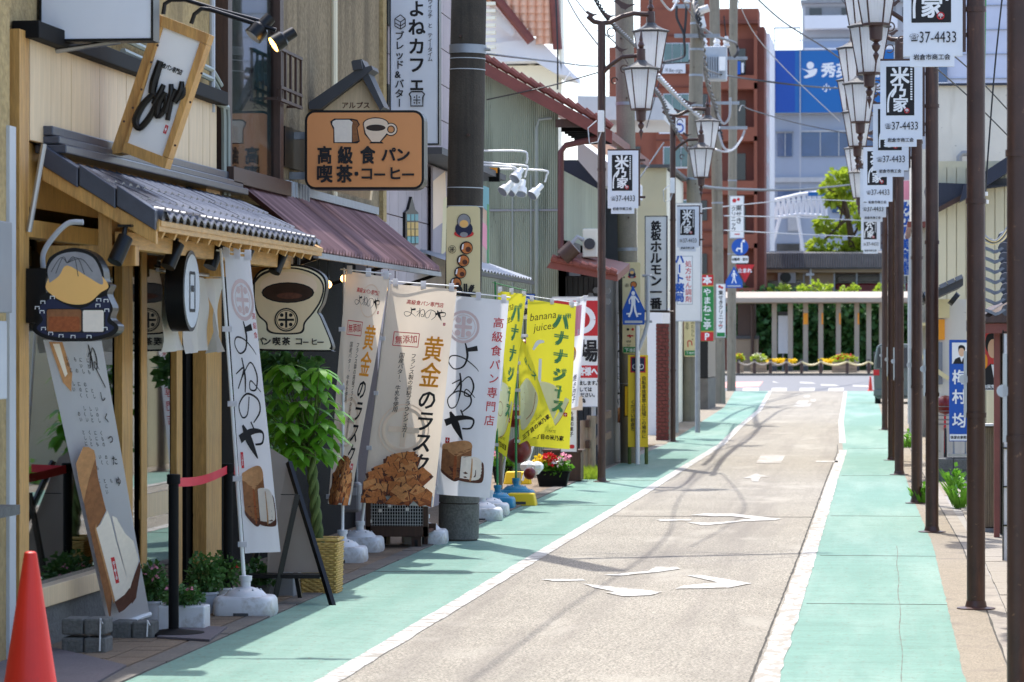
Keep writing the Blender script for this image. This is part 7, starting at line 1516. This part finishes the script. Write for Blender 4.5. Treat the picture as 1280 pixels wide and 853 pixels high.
# pergola
Y = 205; pg = thing('pergola_walkway', 'long beige covered walkway with slim columns and curved white roof', 'shelter', (X(1010, Y), Y, 0))
for x_ in (968, 988, 1007, 1026, 1048, 1071, 1086, 1102, 1122): B('column', 'pergola', pg, X(x_ - 3.1, Y), X(x_ + 3.1, Y), Y - .17, Y + .17, .15, Z(376, Y), bevel=.02); B('column_base', 'darkgrey', pg, X(x_ - 3, Y), X(x_ + 3, Y), Y - .18, Y + .18, .14, .45)
for x_ in (1007, 1026, 1048, 1071): B('yellow_notice', 'inkorange', pg, X(x_ - (2.7 if x_ == 1007 else -1), Y), X(x_ + 2.9, Y), Y - .2, Y - .16, Z(406, Y), Z(392, Y))
mb = MB(); vs = []
for k in range(13):
    a = math.pi * (k / 12); vs += [(X(904, Y), Y - 1.6 + 3.2 * k / 12, Z(374, Y) + .42 * math.sin(a)), (X(1190, Y), Y - 1.6 + 3.2 * k / 12, Z(374, Y) + .42 * math.sin(a))]
mb.add(vs, [(2 * k, 2 * k + 1, 2 * k + 3, 2 * k + 2) for k in range(12)]).build('curved_roof', 'pergola', pg, recalc=False, smooth=True)
B('roof_beam', 'pergola', pg, X(904, Y), X(1190, Y), Y - 1.65, Y - 1.55, Z(379, Y), Z(373.5, Y)); B('roof_beam', 'pergola', pg, X(904, Y), X(1190, Y), Y - .12, Y + .12, Z(380, Y), Z(376, Y))
for k in range(14): B('rafter', 'pergola', pg, X(912 + k * 20, Y), X(914 + k * 20, Y), Y - 1.5, Y + 1.5, Z(378, Y), Z(374, Y))
nbd = thing('notice_board', 'tall blank pale notice board between the first two walkway columns', 'notice board', PY(978, 443, Y + 1)); B('panel', 'whitebd', nbd, X(972, Y), X(984.5, Y), Y + 1, Y + 1.1, Z(442, Y), Z(395, Y)); B('top_cap', 'darkgrey', nbd, X(972, Y), X(984.5, Y), Y + .95, Y + 1.15, Z(394.5, Y), Z(390, Y)); B('leg', 'grey', nbd, X(977, Y), X(979, Y), Y + 1.02, Y + 1.08, 0, Z(442.2, Y))
kk = thing('brown_kiosk', 'brown and beige kiosk at the left end of the walkway', 'kiosk', PY(932, 450, Y + 2)); B('lower_wall', 'stationwall', kk, X(918, Y), X(945, Y), Y + 2, Y + 4, 0, Z(424, Y)); B('upper_wall', 'darkwood', kk, X(920, Y), X(942, Y), Y + 2.2, Y + 4, Z(424, Y), Z(380, Y)); B('counter', 'darkgrey', kk, X(917, Y), X(946, Y), Y + 1.9, Y + 4, Z(424, Y), Z(420, Y)); MB().tube([(X(939, Y), Y + 1.8, 0), (X(939, Y), Y + 1.8, Z(382, Y))], .1, 8).build('downpipe', 'darkwood', kk)
B('white_wall', 'whitewall', None, X(898, Y), X(944, Y), 216, 216.3, Z(372, 216), Z(342, 216), label=None); o = bpy.data.objects['white_wall']; tag(o, 'white wall panel left of the walkway behind the stop sign', 'wall')
# far pavement, kerb, bollards with chains, planters
Yk = 190
B('far_pavement', 'concpave', None, X(870, Yk), X(1300, Yk), Yk + .2, 240, 0, .12, kind='structure'); B('far_kerb', 'kerb', None, X(870, Yk), X(1300, Yk), Yk - .1, Yk + .2, 0, .14, kind='structure')
bx = [923, 943, 963, 983, 1002, 1026, 1059, 1086, 1110]
for k, x_ in enumerate(bx):
    Yb = 192; t = thing('bollard', ('first', 'second', 'third', 'fourth', 'fifth', 'sixth', 'seventh', 'eighth', 'ninth')[k] + ' brown bollard from the left along the station kerb', 'bollard', (X(x_, Yb), Yb, .12), 'brown bollards with chains')
    B('post', 'lampbrown', t, X(x_ - 2, Yb), X(x_ + 2, Yb), Yb - .1, Yb + .1, .12, Z(450, Yb), bevel=.03); B('cap', 'darkgrey', t, X(x_ - 2.3, Yb), X(x_ + 2.3, Yb), Yb - .12, Yb + .12, Z(450, Yb), Z(449, Yb))
for k in range(len(bx) - 1):
    a, b = bx[k], bx[k + 1]; pts = [PY(a + (b - a) * f, 452 + 9 * 4 * f * (1 - f) * .5, 191.9) for f in [i / 8 for i in range(9)]]
    o = MB().tube(pts, .055, 6).build('chain', 'pergola' if k < 4 else 'tan', smooth=True); tag(o, ('first', 'second', 'third', 'fourth', 'fifth', 'sixth', 'seventh', 'eighth')[k] + ' sagging chain from the left between station bollards', 'chain', 'chains between the bollards')
for k, (x0, x1, lb) in enumerate(((918, 929, 'leftmost wooden planter behind the bollards, with orange flowers'), (938, 958, 'wooden planter with pale flowers left of the first walkway column'), (1040, 1071, 'wide wooden planter with red and white flowers behind the bollards'))):
    Yb = 196; t = thing('wooden_planter', lb, 'planter', (X((x0 + x1) / 2, Yb), Yb, .12))
    for j in range(3): B('planter_board', 'planterwood', t, X(x0, Yb), X(x1, Yb), Yb, Yb + .5, .13 + j * .21, .32 + j * .21)
    mb = MB(); leaf_blobs(mb, PY((x0 + x1) / 2, 448.5, Yb + .2), ((x1 - x0) * Yb / F * .5, .3, .22), 160, .2, k); mb.build('foliage', 'leafy', t, recalc=False)
    mb = MB(); leaf_blobs(mb, PY((x0 + x1) / 2, 446, Yb + .1), ((x1 - x0) * Yb / F * .4, .25, .14), 50, .15, k + 9); mb.build('flowers', ('inkorange', 'cream', 'flowerred')[k], t, recalc=False)
fb = MB(); R = random.Random(8)
for k in range(60): leaf_blobs(fb, PY(957 + .95 * k + (30 if k > 40 else 0), 451, 198.5), (.1, .2, .09), 10, .13, k, shell=.1)
fb.build('flower_border', 'floweryellow', kind='stuff', recalc=False)
# lattice footbridge framework
Y = 210; lf = thing('lattice_framework', 'white steel lattice framework rising above the station roof', 'framework', (X(1000, Y), Y + 10, 0)); Y = 238
top = [(953, 254), (1000, 243), (1030, 240)]; bot = [(960, 274), (998, 268), (1030, 270)]
for P_ in (top, bot):
    for a, b in zip(P_, P_[1:]): MB().tube([PY(*a, Y), PY(*b, Y)], .13, 6).build('chord', 'whitewall', lf)
for k in range(12):
    f = k / 12; x_ = 953 + 77 * f; yt = 254 - 14 * min(1, f * 1.3); yb_ = 273 - 5 * min(1, f * 1.5); MB().tube([PY(x_, yt, Y), PY(x_ + 5, yb_, Y)], .11, 5).build('diagonal', 'whitewall', lf); MB().tube([PY(x_ + 5, yb_, Y), PY(x_ + 6.4, yt - .5, Y)], .09, 5).build('diagonal', 'whitewall', lf)
for a, b in (((1031, 240), (1034, 300)), ((997, 270), (1002, 300)), ((960, 274), (953, 318)), ((1002, 300), (1004, 318)), ((1030, 270), (1034, 300)), ((975, 272), (962, 318))): MB().tube([PY(*a, Y), PY(*b, Y)], .14, 6).build('leg', 'whitewall', lf)
t, q = board('station_name_sign', 'small bright blue sign on top of the lattice framework', 'sign', 1010, 240, 1034, 245, 237, .2, pm='bluesign')
# ================================================================== VAN
g_ = G(1116, 505); Y = g_.y; vn = thing('parked_van', 'silver boxy van parked on the right with its tail towards the camera', 'van', (g_.x, Y, 0))
def VZ(p): return Z(p, Y)
x0, x1 = X(1092, Y), X(1152, Y)
body = [(x0 + .02, VZ(492)), (x0, VZ(470)), (x0 + .03, VZ(448)), (x0 + .1, VZ(433)), (x0 + .22, VZ(430)), (x1 - .22, VZ(430)), (x1 - .1, VZ(433)), (x1 - .03, VZ(448)), (x1, VZ(470)), (x1 - .02, VZ(492)), (x1 - .1, VZ(498)), (x0 + .1, VZ(498))]
MB().prism([(a, Y, b) for a, b in body], (0, 3.3, 0)).build('body', 'van', vn, bevel=.04)
MB().prism([(a, Y - .02, b) for a, b in [(x0 + .08, VZ(460)), (x0 + .14, VZ(435)), (x1 - .14, VZ(435)), (x1 - .08, VZ(460))]], (0, .03, 0)).build('rear_window', 'windark', vn)
B('side_window', 'windark', vn, x0 - .012, x0 + .05, Y + .3, Y + 1.2, VZ(458), VZ(440)); B('rear_door_seam', 'darkgrey', vn, x0 + .1, x1 - .1, Y - .012, Y - .002, VZ(463), VZ(462))
for a in (x0 - .01, x1 - .17): B('tail_light', 'taillight', vn, a, a + .18, Y - .03, Y + .06, VZ(469), VZ(462), bevel=.01)
B('bumper', 'van', vn, x0, x1, Y - .08, Y + .02, VZ(495), VZ(486), bevel=.03); B('number_plate', 'yellowplastic', vn, X(1108, Y), X(1120, Y), Y - .045, Y - .02, VZ(475), VZ(469))
for a in (x0 + .04, x1 - .22):
    for d in (.35, 2.6): MB().tube([(a, Y + d, .26), (a + .17, Y + d, .26)], .27, 18).build('wheel', 'rubber', vn, smooth=True)
o = MB().lathe(G(1088, 489), [(.12, 0), (.11, .03), (.08, .05), (.03, .55), (.01, .56)], 14).build('traffic_cone', 'cone', smooth=True); tag(o, 'small orange red cone by the road left of the van', 'traffic cone')
# ================================================================== RIGHT SIDE BUILDINGS
def rbox(name, label, cat, x0, x1, y0, Yd, dep, m, x1b=None):
    t = thing(name, label, cat, (X(x0, Yd), Yd, 0)); B('wall', m, t, X(x0, Yd), X(x1, Yd), Yd, Yd + dep, 0, Z(y0, Yd)); return t
lv = rbox('lavender_building', 'tall pale blue grey building at the upper right corner', 'building', 1168, 1420, -60, 78, 8, 'lavwall')
for k in range(4): B('window', 'winblue', lv, X(1170, 78), X(1184, 78), 77.9, 77.98, Z(108 - k * 34, 78), Z(84 - k * 34, 78)); B('window_frame', 'whitewall', lv, X(1169, 78), X(1185, 78), 77.86, 77.9, Z(109.5 - k * 34, 78), Z(108.3 - k * 34, 78))
for k in range(4): B('panel_joint', 'grey', lv, X(1168, 78), X(1420, 78), 77.96, 77.99, Z(14 + 30 * k, 78), Z(13.3 + 30 * k, 78))
crw = rbox('cream_wall_house', 'plain cream rendered wall above the dark lean-to roofs on the right', 'building', 1168, 1400, 112, 60, 9, 'creamwall'); B('coping', 'navy', crw, X(1166, 60), X(1402, 60), 59.9, 69, Z(112, 60), Z(109.5, 60))
MB().tube([PY(1199, 228, 59.8), PY(1199, 196, 59.8), PY(1203, 192, 59.8), PY(1216, 192, 59.8)], .05, 8).build('vent_pipe', 'grey', crw, smooth=True)
bh = rbox('beige_siding_house', 'house of vertical beige siding under dark sloping roofs on the right', 'house', 1172, 1420, 205, 48, 7, 'beige'); Y = 48
wdt = X(1184, Y) - X(1172, Y)
pieces('siding_board', MB().box(0, wdt - .012, 0, .03, 0, 4.3), 'beige', bh, [(X(1172, Y) + k * wdt, Y - .03, 0) for k in range(9)])
MB().prism([PY(x, y, Y - .3) for x, y in ((1158, 228), (1260, 232), (1215, 238), (1172, 262), (1164, 262))], (0, 3, 0)).build('lower_roof', 'navy', bh); MB().prism([PY(x, y, Y - .35) for x, y in ((1168, 262), (1212, 238), (1216, 243), (1172, 266))], (0, .1, 0)).build('bargeboard', 'darkwood', bh)
MB().prism([PY(x, y, Y - .6) for x, y in ((1205, 232), (1262, 194), (1262, 214), (1215, 244), (1200, 252))], (0, 4, 0)).build('upper_roof', 'navy', bh); B('beam', 'darkgrey', bh, X(1225, Y), X(1262, Y), Y - .15, Y - .05, Z(236, Y), Z(227, Y))
lo = thing('grey_lean_to_roof', 'dark grey sloping lean-to roof between the right hand posts', 'roof', PY(1180, 370, 43)); Y = 43
MB().prism([PY(x, y, Y) for x, y in ((1152, 369), (1204, 346), (1204, 357), (1158, 378), (1152, 378))], (0, 3.2, 0)).build('roof_slab', 'darkgrey', lo)
for k in range(5): a, b = mix((1155, 368), (1204, 345), k / 5), mix((1155, 368), (1204, 345), (k + .9) / 5); MB().beam(PY(a[0], a[1], Y + .0), PY(b[0], b[1], Y + .0), .12, .05).build('roof_tile', 'rooftile', lo)
MB().tube([PY(1152, 372, Y - .1), PY(1156, 370, Y - .1)], .08, 10).build('gutter_end', 'black', lo); MB().tube([PY(1190, 372, Y - .1), PY(1195, 376, Y - .1)], .09, 10).build('gutter_end', 'black', lo)
wf = thing('white_shopfront', 'narrow white and yellow shop corner with awning between the right posts', 'shop', PY(1180, 480, 46)); Y = 46
B('wall', 'creamwall', wf, X(1168, Y), X(1208, Y), Y, Y + 1.5, 0, Z(375, Y)); B('yellow_panel', 'tan', wf, X(1170, Y), X(1187, Y), Y - .05, Y - .01, Z(398, Y), Z(375, Y)); B('yellow_panel', 'inkorange', wf, X(1170, Y), X(1181, Y), Y - .05, Y - .01, Z(425, Y), Z(400, Y)); MB().beam(PY(1166, 460, Y - .2), PY(1186, 474, Y - .2), .06).build('bar', 'tan', wf); MB().beam(PY(1148, 443, Y), PY(1165, 455, Y), .05).build('bar', 'tan', wf)
B('ribbed_panel', 'corrgrey', wf, X(1172, Y), X(1178, Y), Y - .06, Y - .01, Z(480, Y), Z(428, Y))
wl = thing('cream_wall_corner', 'thin cream wall strip and small red eaved roof between the farther right posts', 'house', PY(1155, 450, 66)); Y = 66; B('wall', 'creamwall', wl, X(1140, Y), X(1160, Y), Y, Y + 8, 0, Z(190, Y)); B('eave', 'redroof', wl, X(1134, Y), X(1162, Y), Y - .4, Y + 7, Z(287, Y), Z(280, Y)); B('gate_post', 'lightgrey', wl, X(1136, Y), X(1141, Y), Y - .3, Y, 0, Z(300, Y)); B('eave', 'tan', wl, X(1146, Y), X(1162, Y), Y - .5, Y + 2, Z(408, Y), Z(404, Y))
t, q = board('vertical_blue_sign', 'tall white sign with blue 美容室 lettering and pink top behind the right posts', 'sign', 1123, 225, 1140, 345, 74, .2, 'lightgrey', 'white', .6)
q.rect('flowerpink', 1124, 226, 1139, 250); 
for k, ch in enumerate('みかみ美容室'): q.text('inkblue', ch, 1131.5, 251 + k * 15.4, 16, v=True, bold=.06)
q.finish(t); MB().tube([PY(1138, 530, 74.2), PY(1138, 345, 74.2)], .06, 8).build('pole', 'lightgrey', t)
# near tiled roof
Y = 31; nr_ = thing('tiled_roof_house', 'near right house with silvery pantile eave above the shuttered front', 'house', (1.0, 31, 0))
a, b = PY(1226, 300, Y), PY(1262, 395, Y)
MB().hexa([(a.x - .0, Y, b.z - .06), (2.6, Y, b.z - .06), (2.6, Y + 5.8, b.z - .06), (a.x, Y + 5.8, b.z - .06)], [(a.x + .02, Y + .1, b.z), (2.6, Y + .1, b.z + 1.0), (2.6, Y + 5.8, b.z + 1.0), (a.x, Y + 5.8, b.z)]).build('roof_deck', 'darkwood', nr_)
def rt(th):
    mb = MB(); vs = []; n = 8
    for j in (0, 1):
        for k in range(n + 1): f = k / n; vs.append((.26 * f, -.02 if j == 0 else .2, .03 * math.cos(f * 2 * math.pi) * (1 if f > .4 else .6) - (0 if j == 0 else .0) + (.03 if j == 0 else 0)))
    m_ = n + 1; lo = [(x_, y_, z_ - .03) for x_, y_, z_ in vs]; return mb.add(vs + lo, [(k, k + 1, m_ + k + 1, m_ + k) for k in range(n)] + [(2 * m_ + k, 2 * m_ + k + 1, k + 1, k) for k in range(n)])
for c in range(7):
    z0 = a.z - c * .118
# courses seen edge-on, stacked up the slope facing the camera
sl_dz = (a.z - b.z) / 7
pieces('roof_tile', rt(.03), 'rooftile', nr_, [(a.x + .0 + .27 * k + .004 * c, Y + .02 + c * .16, b.z + .03 + c * sl_dz) for c in range(8) for k in range(5)], smooth=True)
for c in range(8): MB().tube([(a.x + .24, Y + .0 + c * .16, b.z + .05 + c * sl_dz), (a.x + .25, Y + .2 + c * .16, b.z + .07 + c * sl_dz)], [.055, .05], 10).build('ridge_tile', 'tile', nr_, smooth=True)
B('eave_board', 'redroof', nr_, a.x - .02, 2.6, Y + .05, Y + .1, b.z - .16, b.z - .07); B('wall', 'beige', nr_, 1.06, 2.6, Y + 1.0, Y + 5.6, 0, b.z - .1)
B('lintel', 'darkwood', nr_, 1.0, 2.6, Y + .5, Y + .62, Z(412, Y), Z(403, Y)); B('post', 'redroof', nr_, X(1244, Y), X(1251, Y), Y + .3, Y + .42, 0, Z(404, Y))
B('eave_return', 'block', nr_, a.x, 1.3, Y + .8, Y + 5.8, b.z - .12, b.z - .065)
# election poster on the wall: plain stand-in portrait
t, q = board('wall_poster', 'red poster of a man in a dark suit on the right wall', 'poster', 1227.5, 414, 1245, 488, 31.9, .01, 'white', 'posterred', .7)
q.poly('ink', ell(1240, 430, 8.5, 13)); q.poly('skin', ell(1241.2, 436, 6.5, 12)); q.poly('ink', curve([(1231.5, 430), (1234, 419), (1241, 417), (1244.3, 419), (1244.3, 424), (1238, 425), (1234, 434), (1231.5, 430)], 3)[:-1]); q.poly('ink', [(1228.5, 480), (1231, 462), (1238, 455), (1244.3, 456), (1244.3, 480)]); q.poly('inkwhite', [(1239, 456), (1244.3, 456), (1244.3, 474), (1242, 472)]); q.poly('inkorange', ell(1231.5, 452, 3, 9)); q.rect('ink', 1228.3, 480, 1244.3, 487.3); q.text('inkwhite', '自民党', 1236.5, 483.5, 5, bold=.04); q.finish(t)
sf = thing('shuttered_front', 'ribbed brown metal shutter under a white sill at the right wall', 'shutter', (1.05, 33, 0))
for k in range(8):
    x_ = X(1226 + k * 2.2, 32.2); B('shutter_rib', 'oldwood', sf, x_, x_ + .013, 32.2, 32.24, .06, Z(533, 32.2))
B('shutter_panel', 'darkwood', sf, X(1226, 32.2), X(1244, 32.2), 32.24, 32.28, .05, Z(530, 32.2)); B('sill', 'white', sf, X(1226, 32.2), X(1247, 32.2), 32.1, 32.3, Z(531, 32.2), Z(528, 32.2), bevel=.004); B('foot_rail', 'grey', sf, X(1226, 32.2), X(1244, 32.2), 32.15, 32.24, .01, .05); B('dark_post', 'darkwood', sf, X(1247, 32), X(1253, 32), 32.0, 32.1, 0, Z(410, 32))
wp = thing('paned_screen', 'white panel screen with thin dark crossbars beside the nearest post', 'screen', (1.06, 27, 0)); Y = 28
for k in range(6):
    z0, z1 = Z(700 - k * 47.5, Y), Z(655 - k * 47.5, Y); B('pane', 'whitebd', wp, X(1254.5, Y), X(1290, Y), Y, Y + .02, z0, z1)
for k in range(7): B('crossbar', 'black', wp, X(1253.5, Y), X(1290, Y), Y - .02, Y + .025, Z(701.5 - k * 47.5, Y), Z(699.8 - k * 47.5, Y))
B('edge_bar', 'black', wp, X(1253, Y), X(1254.5, Y), Y - .02, Y + .03, 0, Z(413, Y))
rw = thing('right_near_wall', 'plain rendered wall at the right edge behind the nearest post', 'wall', (1.4, 24, 0)); B('wall', 'creamwall', rw, 1.5, 2.0, 14, 27.8, 0, 2.2)
# blue election board
bp = thing('election_board', 'tall blue board with a portrait and white 梅村均 lettering', 'sign', PY(1200, 588, 44.5)); Y = 44.5
a, b = PY(1186.5, 425, Y), PY(1212, 552, Y); B('panel', 'inkblue', bp, a.x, b.x, Y, Y + .03, b.z, a.z); q = face(1186, 425, 1213, 552, Y)
q.rect('inkwhite', 1190, 428.5, 1209, 455); q.poly('ink', [(1191, 455), (1194, 449), (1199, 446.5), (1205, 448), (1209, 451), (1209, 455)]); q.poly('skin', ell(1202, 440, 3.9, 6)); q.poly('ink', curve([(1198, 440), (1198, 433.5), (1202, 431.5), (1206, 434), (1206, 439), (1203.5, 435.5), (1199.5, 436), (1198, 440)], 3)[:-1]); q.poly('inkwhite', [(1200, 447), (1204, 447), (1202, 453)])
for ch, y_ in zip('梅村均', (462, 486.5, 516)): q.text('inkwhite', ch, 1199, y_, 19, v=True, bold=.025, sx=.95)
q.rect('inkwhite', 1187, 543, 1212, 551); q.text('ink', '後援会事務所', 1200, 547, 4, bold=.03); q.finish(bp)
for x_ in (1192, 1207): MB().tube([PY(x_, 568, Y + .1), PY(x_, 550, Y + .02)], .014, 6).build('leg', 'steel', bp)
B('foot', 'steel', bp, X(1185, Y), X(1213, Y), Y - .15, Y + .25, Z(568, Y), Z(565.5, Y))
cbk = thing('concrete_plinth', 'grey concrete block plinth under the blue election board', 'plinth', G(1190, 596)); Y = 44.2
for r in range(2):
    for c in range(2): B('block', 'block', cbk, X(1172 + c * 20 , Y), X(1191.5 + c * 20, Y), Y, Y + .7, .002 + r * .15, .148 + r * .15, bevel=.008)
# bicycle
by = thing('bicycle', 'parked bicycle with dark basket cover behind the posts and election board', 'bicycle', PY(1178, 575, 47)); Y = 46.0
for y_ in (45.6, 46.75): MB().tube([(X(1181, Y) + .0, y_ + .33 * math.cos(a_), .33 + .33 * math.sin(a_)) for a_ in [i * math.pi / 12 for i in range(25)]], .016, 6, cap=False).build('wheel', 'rubber', by, smooth=True)
xx = X(1181, Y); fr = MB(); P_ = {'r': (xx, 46.75, .33), 'f': (xx, 45.6, .33), 'b': (xx, 46.3, .3), 's': (xx, 46.45, .78), 'h': (xx, 45.8, .85)}
for a_, b_2 in (('r', 'b'), ('r', 's'), ('b', 's'), ('b', 'h'), ('h', 'f')): fr.tube([P_[a_], P_[b_2]], .016, 6)
fr.build('frame', 'inkred', by); MB().tube([(xx - .25, 45.9, .98), (xx - .05, 45.8, .97), (xx + .05, 45.8, .97), (xx + .25, 45.9, .98)], .013, 6).build('handlebar', 'steel', by, smooth=True); MB().ball((xx, 46.47, .83), .1, 10, 6, .5).build('saddle', 'black', by, smooth=True)
mb = MB()
for k in range(5):
    z = .72 + k * .06; mb.tube([(xx - .16, 45.35, z), (xx + .16, 45.35, z), (xx + .16, 45.65, z), (xx - .16, 45.65, z), (xx - .16, 45.35, z)], .005, 4)
mb.build('basket', 'steel', by, kind='stuff'); MB().ball((xx, 45.5, .98), .15, 12, 8, .85).build('basket_cover', 'redball', by, smooth=True); MB().tube([(xx, 45.8, .8), (xx, 45.8, .98)], .014, 6).build('stem', 'steel', by)
# weeds
def weed(label, px, py, rad, hh, n, m='leafy', blade=.14):
    g_ = G(px, py); R = random.Random(int(px)); mb = MB()
    for k in range(n):
        a_ = R.uniform(0, 6.3); r_ = rad * R.random() ** .5; p = g_ + Vector((r_ * math.cos(a_), r_ * math.sin(a_), 0)); z = hh * R.uniform(.3, 1); d = Vector((math.cos(a_) * .4, math.sin(a_) * .4, 1)).normalized(); mb.add([p, p + d * z * .6 + Vector((.012, 0, 0)), p + d * z + Vector((math.cos(a_), 0, -.1)) * blade * .3, p + d * z * .6 - Vector((.012, 0, 0))], [(0, 1, 2, 3)])
    leaf_blobs(mb, g_ + Vector((0, 0, hh * .5)), (rad, rad, hh * .5), n, blade * .6, 3, shell=.1)
    o = mb.build('weed', m, recalc=False); tag(o, label, 'weed')
weed('tall bright green weed between the second and third right posts', 1199, 636, .07, .36, 60, 'leaf'); weed('bright weed leaning behind the third right post', 1192, 612, .06, .3, 50, 'leaf'); weed('green tuft at the foot of the fourth right post', 1152, 630, .07, .22, 90, 'leaf', .12); weed('small weed beside the far right posts', 1132, 560, .12, .3, 60, 'leaf')
